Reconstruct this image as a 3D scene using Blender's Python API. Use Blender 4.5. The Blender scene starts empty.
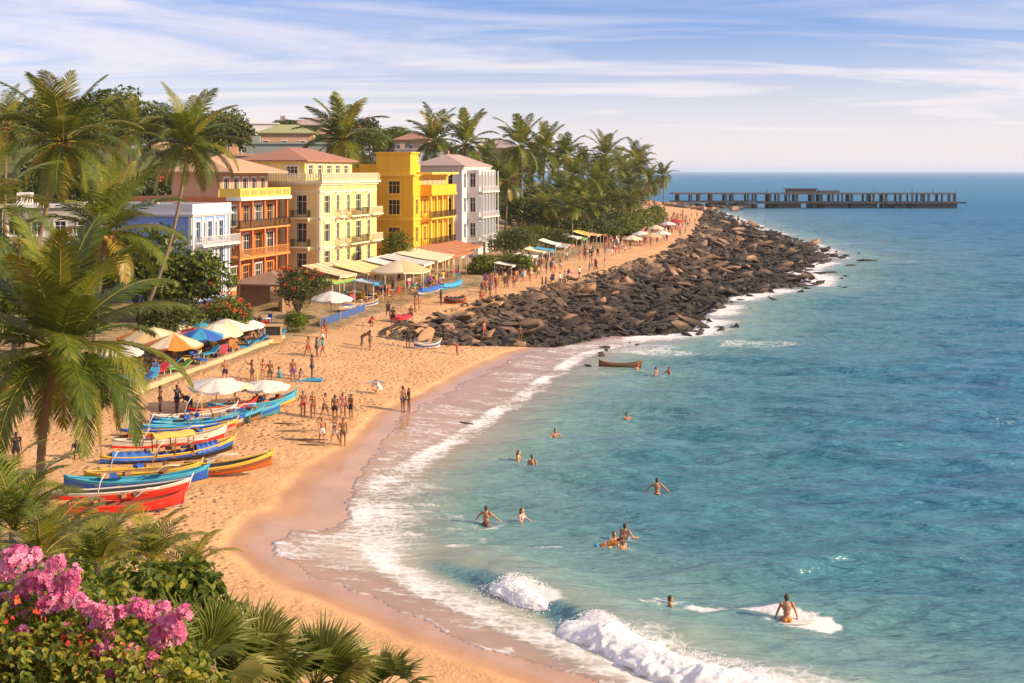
import bpy, math, random
import numpy as np
from mathutils import Vector, Matrix

SC = bpy.context.scene
COL = SC.collection
R = math.radians
PI = math.pi
HC, FP, HY = 17.0, 1200.0, 171.0      # eye height, focal length and horizon row used to survey the place
rng = random.Random(7)

# ------------------------------------------------------------------ helpers
def P(px, py, d):
    return Vector(((px - 512.0) * d / FP, d, HC - (py - HY) * d / FP))

def W0(px, py, z=0.0):
    d = (HC - z) * FP / (py - HY)
    return ((px - 512.0) * d / FP, d)

class MB:
    """collects faces of one mesh"""
    def __init__(s): s.v = []; s.f = []; s.m = []; s.sm = []; s.c = []
    def add(s, vs, fs, mi=0, smooth=False, col=None):
        b = len(s.v); s.v.extend([tuple(p) for p in vs])
        for f in fs:
            s.f.append(tuple(i + b for i in f)); s.m.append(mi); s.sm.append(smooth)
        s.c.extend([col if col is not None else 0.5] * len(vs))
        return s
    def box(s, c, d, rz=0.0, mi=0, M=None):
        x, y, z = d[0] / 2, d[1] / 2, d[2] / 2
        pts = [Vector((sx * x, sy * y, sz * z)) for sz in (-1, 1) for sy in (-1, 1) for sx in (-1, 1)]
        if rz: 
            r = Matrix.Rotation(rz, 3, 'Z'); pts = [r @ p for p in pts]
        if M is not None: pts = [M @ p for p in pts]
        c = Vector(c); pts = [p + c for p in pts]
        return s.add(pts, [(0, 2, 3, 1), (4, 5, 7, 6), (0, 1, 5, 4), (2, 6, 7, 3), (0, 4, 6, 2), (1, 3, 7, 5)], mi)
    def b2(s, x0, x1, y0, y1, z0, z1, mi=0):
        return s.box(((x0 + x1) / 2, (y0 + y1) / 2, (z0 + z1) / 2), (x1 - x0, y1 - y0, z1 - z0), 0, mi)
    def tube(s, pts, rad, n=6, mi=0, smooth=True, cap=True, sx=1.0, col=None):
        pts = [Vector(p) for p in pts]
        if not hasattr(rad, '__len__'): rad = [rad] * len(pts)
        vs = []; fs = []
        up = Vector((0, 0, 1)); prev = None
        for i, p in enumerate(pts):
            t = (pts[min(i + 1, len(pts) - 1)] - pts[max(i - 1, 0)])
            if t.length < 1e-9: t = Vector((0, 0, 1))
            t.normalize()
            if prev is None:
                a = Vector((1, 0, 0)) if abs(t.x) < .9 else Vector((0, 1, 0))
            else: a = prev
            a = (a - t * a.dot(t))
            if a.length < 1e-6: a = t.orthogonal()
            a.normalize(); prev = a; b = t.cross(a)
            for k in range(n):
                w = 2 * PI * k / n
                vs.append(p + (a * math.cos(w) * sx + b * math.sin(w)) * rad[i])
        for i in range(len(pts) - 1):
            for k in range(n):
                k2 = (k + 1) % n
                fs.append((i * n + k, i * n + k2, (i + 1) * n + k2, (i + 1) * n + k))
        if cap:
            fs.append(tuple(range(n - 1, -1, -1))); fs.append(tuple((len(pts) - 1) * n + k for k in range(n)))
        return s.add(vs, fs, mi, smooth, col)
    def lathe(s, prof, n=10, c=(0, 0, 0), mi=0, smooth=True):
        vs = []; fs = []
        for r, z in prof:
            for k in range(n):
                w = 2 * PI * k / n
                vs.append((c[0] + r * math.cos(w), c[1] + r * math.sin(w), c[2] + z))
        for i in range(len(prof) - 1):
            for k in range(n):
                k2 = (k + 1) % n
                fs.append((i * n + k, i * n + k2, (i + 1) * n + k2, (i + 1) * n + k))
        fs.append(tuple(range(n - 1, -1, -1))); fs.append(tuple((len(prof) - 1) * n + k for k in range(n)))
        return s.add(vs, fs, mi, smooth)
    def ell(s, c, r, n=10, m=7, mi=0, M=None):
        vs = []; fs = []
        for i in range(m + 1):
            th = PI * i / m
            for k in range(n):
                w = 2 * PI * k / n
                p = Vector((r[0] * math.sin(th) * math.cos(w), r[1] * math.sin(th) * math.sin(w), r[2] * math.cos(th)))
                if M is not None: p = M @ p
                vs.append(p + Vector(c))
        for i in range(m):
            for k in range(n):
                k2 = (k + 1) % n
                fs.append((i * n + k, (i + 1) * n + k, (i + 1) * n + k2, i * n + k2))
        return s.add(vs, fs, mi, True)
    def mesh(s, name, mats, tint=False):
        me = bpy.data.meshes.new(name)
        me.from_pydata(s.v, [], s.f)
        for m in (mats if isinstance(mats, (list, tuple)) else [mats]): me.materials.append(m)
        me.polygons.foreach_set('material_index', s.m)
        me.polygons.foreach_set('use_smooth', s.sm)
        if tint:
            a = me.attributes.new('tint', 'FLOAT', 'POINT'); a.data.foreach_set('value', [float(c) for c in s.c])
        me.update()
        return me
    def build(s, name, mats, parent=None, tint=False):
        return link(name, s.mesh(name, mats, tint), parent)

def link(name, me, parent=None):
    o = bpy.data.objects.new(name, me); COL.objects.link(o)
    if parent is not None: o.parent = parent
    return o

def thing(name, label, cat, loc=(0, 0, 0), rz=0.0, group=None, me=None):
    o = bpy.data.objects.new(name, me); COL.objects.link(o)
    o.location = loc; o.rotation_euler = (0, 0, rz)
    if me is None: o.empty_display_size = 0.3
    return tag(o, label, cat, group)

def tag(o, label, cat, group=None):
    o['label'] = label; o['category'] = cat
    if group: o['group'] = group
    return o

def kind(o, k): o['kind'] = k; return o

KIDS = {}
def copy_thing(root, loc, rz=0.0, sc=1.0, label=None, group=None, parent=None):
    def rec(o, par):
        c = o.copy(); COL.objects.link(c)
        if par is not None: c.parent = par
        for ch in o.children: rec(ch, c)
        return c
    c = rec(root, None)
    c.location = loc; c.rotation_euler = (0, 0, rz); c.scale = (sc, sc, sc)
    if label: c['label'] = label
    if group: c['group'] = group
    return c

# ---- value noise (numpy)
def _h(ix, iy, seed):
    n = (ix.astype(np.int64) * 374761393 + iy.astype(np.int64) * 668265263 + seed * 1442695041) & 0x7fffffff
    n = ((n ^ (n >> 13)) * 1274126177) & 0x7fffffff
    return ((n ^ (n >> 16)) & 0xffff) / 65535.0
def vnoise(x, y, seed=0):
    ix = np.floor(x); iy = np.floor(y); fx = x - ix; fy = y - iy
    fx = fx * fx * (3 - 2 * fx); fy = fy * fy * (3 - 2 * fy)
    a = _h(ix, iy, seed); b = _h(ix + 1, iy, seed); c = _h(ix, iy + 1, seed); d = _h(ix + 1, iy + 1, seed)
    return (a * (1 - fx) + b * fx) * (1 - fy) + (c * (1 - fx) + d * fx) * fy
def fbm(x, y, seed=0, o=4):
    s = 0; a = 1; t = 0
    for i in range(o):
        s = s + a * vnoise(x, y, seed + i); t += a; a *= .5; x = x * 2.03; y = y * 2.03
    return s / t
def sstep(a, b, x):
    t = np.clip((x - a) / (b - a), 0, 1); return t * t * (3 - 2 * t)

# ---- signed distance to polygon (positive inside)
def sd_poly(px, py, poly):
    px = np.asarray(px, float); py = np.asarray(py, float)
    best = np.full(px.shape, 1e18); ins = np.zeros(px.shape, bool)
    n = len(poly)
    for i in range(n):
        ax, ay = poly[i]; bx, by = poly[(i + 1) % n]
        dx, dy = bx - ax, by - ay
        t = np.clip(((px - ax) * dx + (py - ay) * dy) / (dx * dx + dy * dy + 1e-12), 0, 1)
        best = np.minimum(best, (px - ax - t * dx) ** 2 + (py - ay - t * dy) ** 2)
        c = ((ay > py) != (by > py)) & (px < (bx - ax) * (py - ay) / ((by - ay) if by != ay else 1e-12) + ax)
        ins ^= c
    return np.where(ins, 1, -1) * np.sqrt(best)
def sd_line(px, py, line):
    best = np.full(np.shape(px), 1e18)
    for (ax, ay), (bx, by) in zip(line[:-1], line[1:]):
        dx, dy = bx - ax, by - ay
        t = np.clip(((px - ax) * dx + (py - ay) * dy) / (dx * dx + dy * dy + 1e-12), 0, 1)
        best = np.minimum(best, (px - ax - t * dx) ** 2 + (py - ay - t * dy) ** 2)
    return np.sqrt(best)

# ------------------------------------------------------------------ materials
MATS = {}
def nodes_of(m):
    m.use_nodes = True
    return m.node_tree.nodes, m.node_tree.links
def mat(name, col, rough=.7, var=.12, scale=3.0, bump=0.0, bscale=20.0, metal=0.0, spec=.5, trans=0.0, obj=False, stretch=None):
    """plain surface with weathering variation"""
    if name in MATS: return MATS[name]
    m = bpy.data.materials.new(name); N, L = nodes_of(m)
    b = N['Principled BSDF']
    b.inputs['Roughness'].default_value = rough; b.inputs['Metallic'].default_value = metal
    b.inputs['Specular IOR Level'].default_value = spec
    tc = N.new('ShaderNodeTexCoord')
    vec = tc.outputs['Object']
    if stretch:
        mp = N.new('ShaderNodeMapping'); mp.inputs['Scale'].default_value = stretch
        L.new(vec, mp.inputs['Vector']); vec = mp.outputs['Vector']
    nz = N.new('ShaderNodeTexNoise'); nz.inputs['Scale'].default_value = scale; nz.inputs['Detail'].default_value = 5
    nz.inputs['Roughness'].default_value = .65
    L.new(vec, nz.inputs['Vector'])
    mx = N.new('ShaderNodeMix'); mx.data_type = 'RGBA'
    mx.inputs['A'].default_value = (*[c * (1 - var * 1.6) for c in col], 1)
    mx.inputs['B'].default_value = (*[min(1, c * (1 + var * 1.3)) for c in col], 1)
    L.new(nz.outputs['Fac'], mx.inputs['Factor'])
    out = mx.outputs['Result']
    if obj:
        oi = N.new('ShaderNodeObjectInfo'); hs = N.new('ShaderNodeHueSaturation')
        mr = N.new('ShaderNodeMapRange'); mr.inputs['To Min'].default_value = .72; mr.inputs['To Max'].default_value = 1.3
        L.new(oi.outputs['Random'], mr.inputs['Value']); L.new(mr.outputs['Result'], hs.inputs['Value'])
        L.new(out, hs.inputs['Color']); out = hs.outputs['Color']
    L.new(out, b.inputs['Base Color'])
    if bump:
        n2 = N.new('ShaderNodeTexNoise'); n2.inputs['Scale'].default_value = bscale; n2.inputs['Detail'].default_value = 4
        L.new(vec, n2.inputs['Vector'])
        bp = N.new('ShaderNodeBump'); bp.inputs['Strength'].default_value = bump; bp.inputs['Distance'].default_value = .05
        L.new(n2.outputs['Fac'], bp.inputs['Height']); L.new(bp.outputs['Normal'], b.inputs['Normal'])
    if trans:
        tr = N.new('ShaderNodeBsdfTranslucent'); L.new(out, tr.inputs['Color'])
        ms = N.new('ShaderNodeMixShader'); ms.inputs['Fac'].default_value = trans
        L.new(b.outputs['BSDF'], ms.inputs[1]); L.new(tr.outputs['BSDF'], ms.inputs[2])
        L.new(ms.outputs['Shader'], N['Material Output'].inputs['Surface'])
    MATS[name] = m
    return m

def leafmat(name, ramp, trans=.35, rough=.45):
    """foliage coloured by the per-leaf 'tint' value"""
    if name in MATS: return MATS[name]
    m = bpy.data.materials.new(name); N, L = nodes_of(m)
    b = N['Principled BSDF']; b.inputs['Roughness'].default_value = rough; b.inputs['Specular IOR Level'].default_value = .35
    at = N.new('ShaderNodeAttribute'); at.attribute_name = 'tint'
    tc = N.new('ShaderNodeTexCoord'); nz = N.new('ShaderNodeTexNoise'); nz.inputs['Scale'].default_value = 1.3; nz.inputs['Detail'].default_value = 3
    L.new(tc.outputs['Object'], nz.inputs['Vector'])
    ma = N.new('ShaderNodeMath'); ma.operation = 'MULTIPLY_ADD'; ma.inputs[1].default_value = .3
    L.new(nz.outputs['Fac'], ma.inputs[0])
    sb = N.new('ShaderNodeMath'); sb.operation = 'SUBTRACT'; sb.inputs[1].default_value = .15
    L.new(at.outputs['Fac'], sb.inputs[0]); L.new(sb.outputs[0], ma.inputs[2])
    cr = N.new('ShaderNodeValToRGB'); e = cr.color_ramp.elements
    e[0].position = ramp[0][0]; e[0].color = (*ramp[0][1], 1); e[1].position = ramp[-1][0]; e[1].color = (*ramp[-1][1], 1)
    for p, c in ramp[1:-1]:
        q = e.new(p); q.color = (*c, 1)
    L.new(ma.outputs[0], cr.inputs['Fac'])
    L.new(cr.outputs['Color'], b.inputs['Base Color'])
    tr = N.new('ShaderNodeBsdfTranslucent'); L.new(cr.outputs['Color'], tr.inputs['Color'])
    ms = N.new('ShaderNodeMixShader'); ms.inputs['Fac'].default_value = trans
    L.new(b.outputs['BSDF'], ms.inputs[1]); L.new(tr.outputs['BSDF'], ms.inputs[2])
    L.new(ms.outputs['Shader'], N['Material Output'].inputs['Surface'])
    MATS[name] = m
    return m

# ------------------------------------------------------------------ camera, sun, sky
cam = bpy.data.cameras.new('camera'); camo = bpy.data.objects.new('camera', cam); COL.objects.link(camo)
camo.location = (0, 0, HC); camo.rotation_euler = (R(90), 0, 0)
cam.sensor_width = 36; cam.lens = 36 * FP / 1024; cam.shift_y = -(341.5 - HY) / 1024
cam.clip_start = .1; cam.clip_end = 90000
SC.camera = camo

SUN_EL, SUN_AZ = 25.0, 103.0           # azimuth clockwise from +Y
sun = bpy.data.lights.new('sun', 'SUN'); suno = bpy.data.objects.new('sun', sun); COL.objects.link(suno)
sun.energy = 5.0; sun.angle = R(.6); sun.color = (1.0, .77, .46)
sd = Vector((math.sin(R(SUN_AZ)) * math.cos(R(SUN_EL)), math.cos(R(SUN_AZ)) * math.cos(R(SUN_EL)), math.sin(R(SUN_EL))))
suno.rotation_euler = sd.to_track_quat('Z', 'Y').to_euler(); suno.location = (60, 0, 60)

w = bpy.data.worlds.new('World'); SC.world = w; w.use_nodes = True
N, L = w.node_tree.nodes, w.node_tree.links
bg = N['Background']; bg.inputs['Strength'].default_value = .088
sky = N.new('ShaderNodeTexSky'); sky.sky_type = 'NISHITA'; sky.sun_disc = False
sky.sun_elevation = R(SUN_EL); sky.sun_rotation = R(SUN_AZ); sky.altitude = 20
sky.air_density = 1.0; sky.dust_density = .6; sky.ozone_density = 2.5
# wispy high cloud: noise on a plane overhead (direction / height), real sky light
tc = N.new('ShaderNodeTexCoord')
sx = N.new('ShaderNodeSeparateXYZ'); L.new(tc.outputs['Generated'], sx.inputs[0])
mz = N.new('ShaderNodeMath'); mz.operation = 'MAXIMUM'; mz.inputs[1].default_value = 0.0; L.new(sx.outputs['Z'], mz.inputs[0])
az = N.new('ShaderNodeMath'); az.operation = 'ADD'; az.inputs[1].default_value = .06; L.new(mz.outputs[0], az.inputs[0])
dx = N.new('ShaderNodeMath'); dx.operation = 'DIVIDE'; L.new(sx.outputs['X'], dx.inputs[0]); L.new(az.outputs[0], dx.inputs[1])
dy = N.new('ShaderNodeMath'); dy.operation = 'DIVIDE'; L.new(sx.outputs['Y'], dy.inputs[0]); L.new(az.outputs[0], dy.inputs[1])
cb = N.new('ShaderNodeCombineXYZ'); L.new(dx.outputs[0], cb.inputs[0]); L.new(dy.outputs[0], cb.inputs[1])
mp = N.new('ShaderNodeMapping'); mp.inputs['Rotation'].default_value = (0, 0, R(-24)); mp.inputs['Scale'].default_value = (.20, .42, 1)
mp.inputs['Location'].default_value = (1.3, 2.2, 0)
L.new(cb.outputs[0], mp.inputs['Vector'])
nz = N.new('ShaderNodeTexNoise'); nz.inputs['Scale'].default_value = 1.0; nz.inputs['Detail'].default_value = 9; nz.inputs['Roughness'].default_value = .6
nz.inputs['Distortion'].default_value = 1.3
L.new(mp.outputs[0], nz.inputs['Vector'])
mr = N.new('ShaderNodeMapRange'); mr.interpolation_type = 'SMOOTHSTEP'
mr.inputs['From Min'].default_value = .35; mr.inputs['From Max'].default_value = .63
mr.inputs['To Min'].default_value = 0; mr.inputs['To Max'].default_value = .74
L.new(nz.outputs['Fac'], mr.inputs['Value'])
lw = N.new('ShaderNodeMapRange'); lw.interpolation_type = 'SMOOTHSTEP'     # thin veil low over the sea
lw.inputs['From Min'].default_value = 0; lw.inputs['From Max'].default_value = .15
lw.inputs['To Min'].default_value = .75; lw.inputs['To Max'].default_value = 0
L.new(mz.outputs[0], lw.inputs['Value'])
mxf = N.new('ShaderNodeMath'); mxf.operation = 'MAXIMUM'; L.new(mr.outputs[0], mxf.inputs[0]); L.new(lw.outputs[0], mxf.inputs[1])
tintb = N.new('ShaderNodeMix'); tintb.data_type = 'RGBA'; tintb.blend_type = 'MULTIPLY'; tintb.inputs['Factor'].default_value = 1
tintb.inputs['B'].default_value = (.60, .83, 1.40, 1)
L.new(sky.outputs[0], tintb.inputs['A'])
mc = N.new('ShaderNodeMix'); mc.data_type = 'RGBA'
mc.inputs['B'].default_value = (9.8, 8.6, 8.2, 1)
L.new(mxf.outputs[0], mc.inputs['Factor']); L.new(tintb.outputs['Result'], mc.inputs['A'])
L.new(mc.outputs['Result'], bg.inputs['Color'])

SC.view_settings.view_transform = 'Standard'; SC.view_settings.look = 'None'
SC.view_settings.exposure = 0.42; SC.view_settings.gamma = 1.0; SC.view_settings.use_curve_mapping = False
SC.render.engine = 'CYCLES'
SC.cycles.use_denoising = True
SC.cycles.max_bounces = 6; SC.cycles.transparent_max_bounces = 8

# thin sea air: far things fade a little
hz = bpy.data.meshes.new('haze')
x0, x1, y0, y1, z0, z1 = -41000, 41000, -400, 61000, -12, 60
hz.from_pydata([(x, y, z) for z in (z0, z1) for y in (y0, y1) for x in (x0, x1)], [], [(0, 2, 3, 1), (4, 5, 7, 6), (0, 1, 5, 4), (2, 6, 7, 3), (0, 4, 6, 2), (1, 3, 7, 5)])
hm = bpy.data.materials.new('sea_air'); hm.use_nodes = True
N, L = hm.node_tree.nodes, hm.node_tree.links
N.remove(N['Principled BSDF'])
pv = N.new('ShaderNodeVolumePrincipled'); pv.inputs['Color'].default_value = (.86, .92, 1.0, 1); pv.inputs['Density'].default_value = .00008; pv.inputs['Anisotropy'].default_value = .2
L.new(pv.outputs[0], N['Material Output'].inputs['Volume'])
hz.materials.append(hm)
kind(link('haze', hz), 'stuff')
SC.cycles.volume_bounces = 1
# ------------------------------------------------------------------ the lie of the land (surveyed outlines)
SHORE = [(40, -60), (28, 0), (15, 25), (8.5, 35)] + [W0(*p) for p in [
    (620, 672), (545, 645), (480, 617), (425, 596), (392, 574), (370, 550), (364, 520), (374, 490), (402, 466), (442, 446),
    (482, 421), (517, 398), (547, 377), (577, 357), (612, 346), (690, 331), (712, 308), (730, 297), (765, 291), (805, 284), (812, 277), (790, 272),
    (812, 266), (835, 257), (800, 243), (770, 233), (740, 222), (720, 214), (700, 208)]] + [(78, 590), (40, 625), (-60, 660), (-300, 720), (-900, 800), (-900, -60)]
SWASH = [(36, -60), (24, 0), (12, 25), (5.5, 33)] + [W0(*p, .25) for p in [
    (655, 703), (560, 670), (480, 643), (420, 619), (360, 595), (312, 578), (284, 561), (272, 546), (290, 530), (338, 525),
    (346, 503), (354, 478), (378, 446), (398, 420), (442, 398), (482, 375), (520, 357), (560, 345), (605, 338), (690, 329), (712, 306), (730, 295), (765, 289), (800, 282), (805, 276), (785, 271),
    (808, 264), (825, 256), (795, 242), (765, 232), (735, 221), (715, 213), (696, 206)]] + [(76, 590), (38, 625), (-62, 660), (-300, 722), (-900, 802), (-900, -60)]
PROM = [W0(*p, 2.6) for p in [(-160, 430), (40, 404), (140, 386), (200, 365), (262, 344), (300, 331), (338, 322), (370, 310), (445, 291), (500, 279), (560, 262), (620, 241), (668, 222)]]
LAND = PROM + [(30, 420), (10, 600), (-500, 640), (-500, -20), (-60, 20)]
ROCKS = [W0(*p, 1.5) for p in [(375, 338), (420, 322), (470, 308), (520, 297), (575, 282), (625, 268), (664, 256), (692, 242), (700, 226)]] + \
        [W0(*p, 0) for p in [(706, 209), (726, 214), (745, 222), (778, 233), (808, 243), (845, 256), (826, 262), (805, 268), (824, 276), (822, 285), (765, 293), (735, 299), (716, 309), (708, 322), (694, 333), (610, 338)]] + \
        [W0(*p, .8) for p in [(560, 341), (500, 344), (430, 349)]]
BA, BB = Vector((.2588, .9659, 0)), Vector((-.9659, .2588, 0))       # along the seafront, inland

def terr(x, y, s=None, detail=True):
    x = np.asarray(x, float); y = np.asarray(y, float)
    if s is None: s = sd_poly(x, y, SHORE)
    z = np.interp(s, [-200, -60, -8, 0, 5, 12, 20, 34, 60], [-9, -5, -.9, 0, .42, 1.15, 1.8, 2.5, 3.0])
    q = (x + 34) * BB.x + (y - 128) * BB.y
    hill = np.interp(q, [10, 30, 50, 70, 120], [0, 4, 17, 21, 16]) * sstep(90, 190, y) * (1 - sstep(330, 520, y)) * (.8 + .4 * vnoise(x / 60, y / 60, 5))
    z = z + np.where(s > 0, hill, 0)
    b = (x + 3) * -.67 + (y - 28) * -.74                                # the bluff the photographer stands on
    z = z + np.where(b > 0, np.minimum(b * b / (b + 2.2) * .9, np.maximum(0, 15.6 - .44 * np.maximum(y, 0) - z)), 0) * sstep(-1, 8, s)
    z = z - 1.3 * sstep(-1, 5, sd_poly(x, y, ROCKS)) * (s > 0)
    if detail:
        z = z + (fbm(x / 6, y / 6, 3, 3) - .5) * .22 * sstep(6, 14, s)
    return z

def tz(x, y):
    return float(terr(np.array([x]), np.array([y]))[0])

def ground(px, py, lo=0.0):
    """the spot of ground a surveyed bearing meets"""
    z = 1.5
    for i in range(25):
        d = (HC - z) * FP / (py - HY); x = (px - 512) * d / FP
        z = z * .5 + .5 * max(lo, tz(x, d))
    return Vector((x, d, max(lo, tz(x, d))))

def axis(spec):
    out = [spec[0][0]]
    for a, b, st in spec:
        n = max(1, int(round((b - a) / st)))
        out += [a + (b - a) * (i + 1) / n for i in range(n)]
    return np.array(out)

def grid_mesh(name, xs, ys, zf):
    X, Y = np.meshgrid(xs, ys); nx, ny = len(xs), len(ys)
    Z = zf(X.ravel(), Y.ravel())
    V = np.stack([X.ravel(), Y.ravel(), Z], 1)
    i = np.arange(nx - 1)[None, :] + (np.arange(ny - 1) * nx)[:, None]; i = i.ravel()
    Fq = np.stack([i, i + 1, i + nx + 1, i + nx], 1)
    return V, Fq

def np_mesh(name, V, Fq, m, attrs={}, smooth=True):
    me = bpy.data.meshes.new(name)
    me.vertices.add(len(V)); me.vertices.foreach_set('co', V.astype(np.float32).ravel())
    me.loops.add(len(Fq) * 4); me.loops.foreach_set('vertex_index', Fq.astype(np.int32).ravel())
    me.polygons.add(len(Fq)); me.polygons.foreach_set('loop_start', np.arange(0, len(Fq) * 4, 4, dtype=np.int32))
    me.materials.append(m)
    for k, a in attrs.items():
        at = me.attributes.new(k, 'FLOAT', 'POINT'); at.data.foreach_set('value', a.astype(np.float32))
    me.update(calc_edges=True); me.validate()
    me.polygons.foreach_set('use_smooth', [smooth] * len(me.polygons))
    return me

# ---- ground material
def ground_material():
    m = bpy.data.materials.new('sand_and_soil'); N, L = nodes_of(m); b = N['Principled BSDF']
    tc = N.new('ShaderNodeTexCoord')
    def noise(sc, det=5, ro=.6, dist=0, stretch=None):
        v = tc.outputs['Object']
        if stretch:
            mp = N.new('ShaderNodeMapping'); mp.inputs['Scale'].default_value = stretch; L.new(v, mp.inputs['Vector']); v = mp.outputs[0]
        n = N.new('ShaderNodeTexNoise'); n.inputs['Scale'].default_value = sc; n.inputs['Detail'].default_value = det; n.inputs['Roughness'].default_value = ro
        n.inputs['Distortion'].default_value = dist
        L.new(v, n.inputs['Vector']); return n.outputs['Fac']
    def mixc(f, a, bb):
        x = N.new('ShaderNodeMix'); x.data_type = 'RGBA'
        if hasattr(f, 'links'): L.new(f, x.inputs['Factor'])
        else: x.inputs['Factor'].default_value = f
        for k, v in (('A', a), ('B', bb)):
            if hasattr(v, 'links'): L.new(v, x.inputs[k])
            else: x.inputs[k].default_value = (*v, 1)
        return x.outputs['Result']
    def mr(v, a, bb, c=0., d=1., sm=True):
        r = N.new('ShaderNodeMapRange'); r.interpolation_type = 'SMOOTHSTEP' if sm else 'LINEAR'
        for k, q in zip(('From Min', 'From Max', 'To Min', 'To Max'), (a, bb, c, d)): r.inputs[k].default_value = q
        L.new(v, r.inputs['Value']); return r.outputs['Result']
    def at(n):
        a = N.new('ShaderNodeAttribute'); a.attribute_name = n; return a.outputs['Fac']
    def mth(op, a, bb):
        x = N.new('ShaderNodeMath'); x.operation = op
        for i, v in enumerate((a, bb)):
            if hasattr(v, 'links'): L.new(v, x.inputs[i])
            else: x.inputs[i].default_value = v
        return x.outputs[0]
    sand = mixc(mr(noise(.35), .3, .7), (.60, .325, .145), (.74, .43, .21))
    sand = mixc(mr(noise(9, 3), .45, .75), sand, (.50, .29, .14))
    litter = mr(noise(2.2, 6, .75), .66, .70)
    sand = mixc(mth('MULTIPLY', mth('MULTIPLY', litter, at('trodden')), .75), sand, (.16, .085, .045))
    wetc = mixc(mr(noise(.6, 4, .6, 0, (1, .5, 1)), .35, .65), (.45, .245, .14), (.53, .30, .17))
    wetn = mth('ADD', at('wet'), mth('MULTIPLY', mth('SUBTRACT', noise(.5), .5), .5))
    wet = mr(wetn, .35, .6)
    col = mixc(wet, sand, wetc)
    soil = mixc(mr(noise(.5), .4, .62), (.46, .30, .155), (.27, .19, .085))
    soil = mixc(mr(noise(4), .5, .72), soil, (.08, .085, .024))
    gp = N.new('ShaderNodeNewGeometry'); sp = N.new('ShaderNodeSeparateXYZ'); L.new(gp.outputs['Position'], sp.inputs[0])
    soil = mixc(mr(sp.outputs['Z'], 3.6, 5.5), soil, mixc(mr(noise(.9, 6, .7), .35, .65), (.035, .055, .012), (.12, .12, .03)))
    col = mixc(at('land'), col, soil)
    col = mixc(at('crevice_shade'), col, mixc(noise(2), (.05, .036, .028), (.16, .10, .065)))  # shade of the gaps between boulders, painted dark into the ground colour
    L.new(col, b.inputs['Base Color'])
    wet2 = mr(at('wet'), .6, .95)
    rg = N.new('ShaderNodeMix'); rg.data_type = 'FLOAT'; L.new(wet2, rg.inputs['Factor']); rg.inputs['A'].default_value = .9; rg.inputs['B'].default_value = .13
    L.new(rg.outputs['Result'], b.inputs['Roughness'])
    b.inputs['Specular IOR Level'].default_value = .5
    # footprints and ripples
    vo = N.new('ShaderNodeTexVoronoi'); vo.inputs['Scale'].default_value = 1.9; vo.inputs['Randomness'].default_value = 1
    L.new(tc.outputs['Object'], vo.inputs['Vector'])
    pit = mr(vo.outputs['Distance'], .05, .42)
    h = mth('ADD', mth('MULTIPLY', mth('MULTIPLY', pit, at('trodden')), 1.0), mth('MULTIPLY', noise(1.4, 6, .7), 1.3))
    h = mth('MULTIPLY', h, mr(at('wet'), .2, .6, 1, .05))
    bp = N.new('ShaderNodeBump'); bp.inputs['Strength'].default_value = .85; bp.inputs['Distance'].default_value = .2
    L.new(h, bp.inputs['Height']); L.new(bp.outputs['Normal'], b.inputs['Normal'])
    return m

GX = axis([(-900, -300, 60), (-300, -120, 9), (-120, -60, 3), (-60, -30, 1), (-30, 26, .45), (26, 90, 1.6), (90, 200, 20)])
GY = axis([(-60, 0, 6), (0, 34, 1.2), (34, 122, .5), (122, 200, 1.3), (200, 420, 3.5), (420, 700, 9)])
V, Fq = grid_mesh('ground', GX, GY, lambda x, y: terr(x, y))
s0 = sd_poly(V[:, 0], V[:, 1], SHORE); sw0 = sd_poly(V[:, 0], V[:, 1], SWASH); ld0 = sd_poly(V[:, 0], V[:, 1], LAND)
wetw = 3.2 + 5.0 * np.exp(-((V[:, 0] + 9.5) ** 2 / 16 + (V[:, 1] - 62) ** 2 / 55))
wet = 1 - sstep(0, 1, (sw0 / wetw))
b0 = (V[:, 0] + 3) * -.67 + (V[:, 1] - 28) * -.74
land = np.maximum(sstep(-.3, .8, ld0), sstep(2.5, 6.5, b0))
trod = sstep(4, 9, s0) * (1 - land) * sstep(.33, .6, fbm(V[:, 0] / 9, V[:, 1] / 9, 11, 3) + .26 * sstep(54, 44, V[:, 1]) + .16 * np.exp(-((V[:, 1] - 88) / 12) ** 2))
G = link('ground', np_mesh('ground', V, Fq, ground_material(), {'wet': wet, 'land': land, 'trodden': trod, 'crevice_shade': sstep(-.2, 1.2, sd_poly(V[:, 0], V[:, 1], ROCKS))}))
kind(G, 'structure')

# ---- the sea
CREST = [W0(*p, .3) for p in [(366, 546), (430, 556), (500, 577), (560, 601), (605, 626), (655, 650), (720, 672), (800, 688), (880, 700)]]
def crest_field(x, y):
    """signed distance to the breaking crest (positive = shore side) and position along it"""
    best = np.full(x.shape, 1e9); sg = np.ones(x.shape); u = np.zeros(x.shape); acc = 0
    for (ax, ay), (bx, by) in zip(CREST[:-1], CREST[1:]):
        dx, dy = bx - ax, by - ay; l = math.hypot(dx, dy)
        t = np.clip(((x - ax) * dx + (y - ay) * dy) / (l * l), 0, 1)
        ex, ey = x - ax - t * dx, y - ay - t * dy
        d = np.hypot(ex, ey); c = dx * (y - ay) - dy * (x - ax)
        k = d < best
        best = np.where(k, d, best); sg = np.where(k, np.where(c > 0, -1, 1), sg); u = np.where(k, acc + t * l, u)
        acc += l
    return best * sg, u, acc

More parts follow.
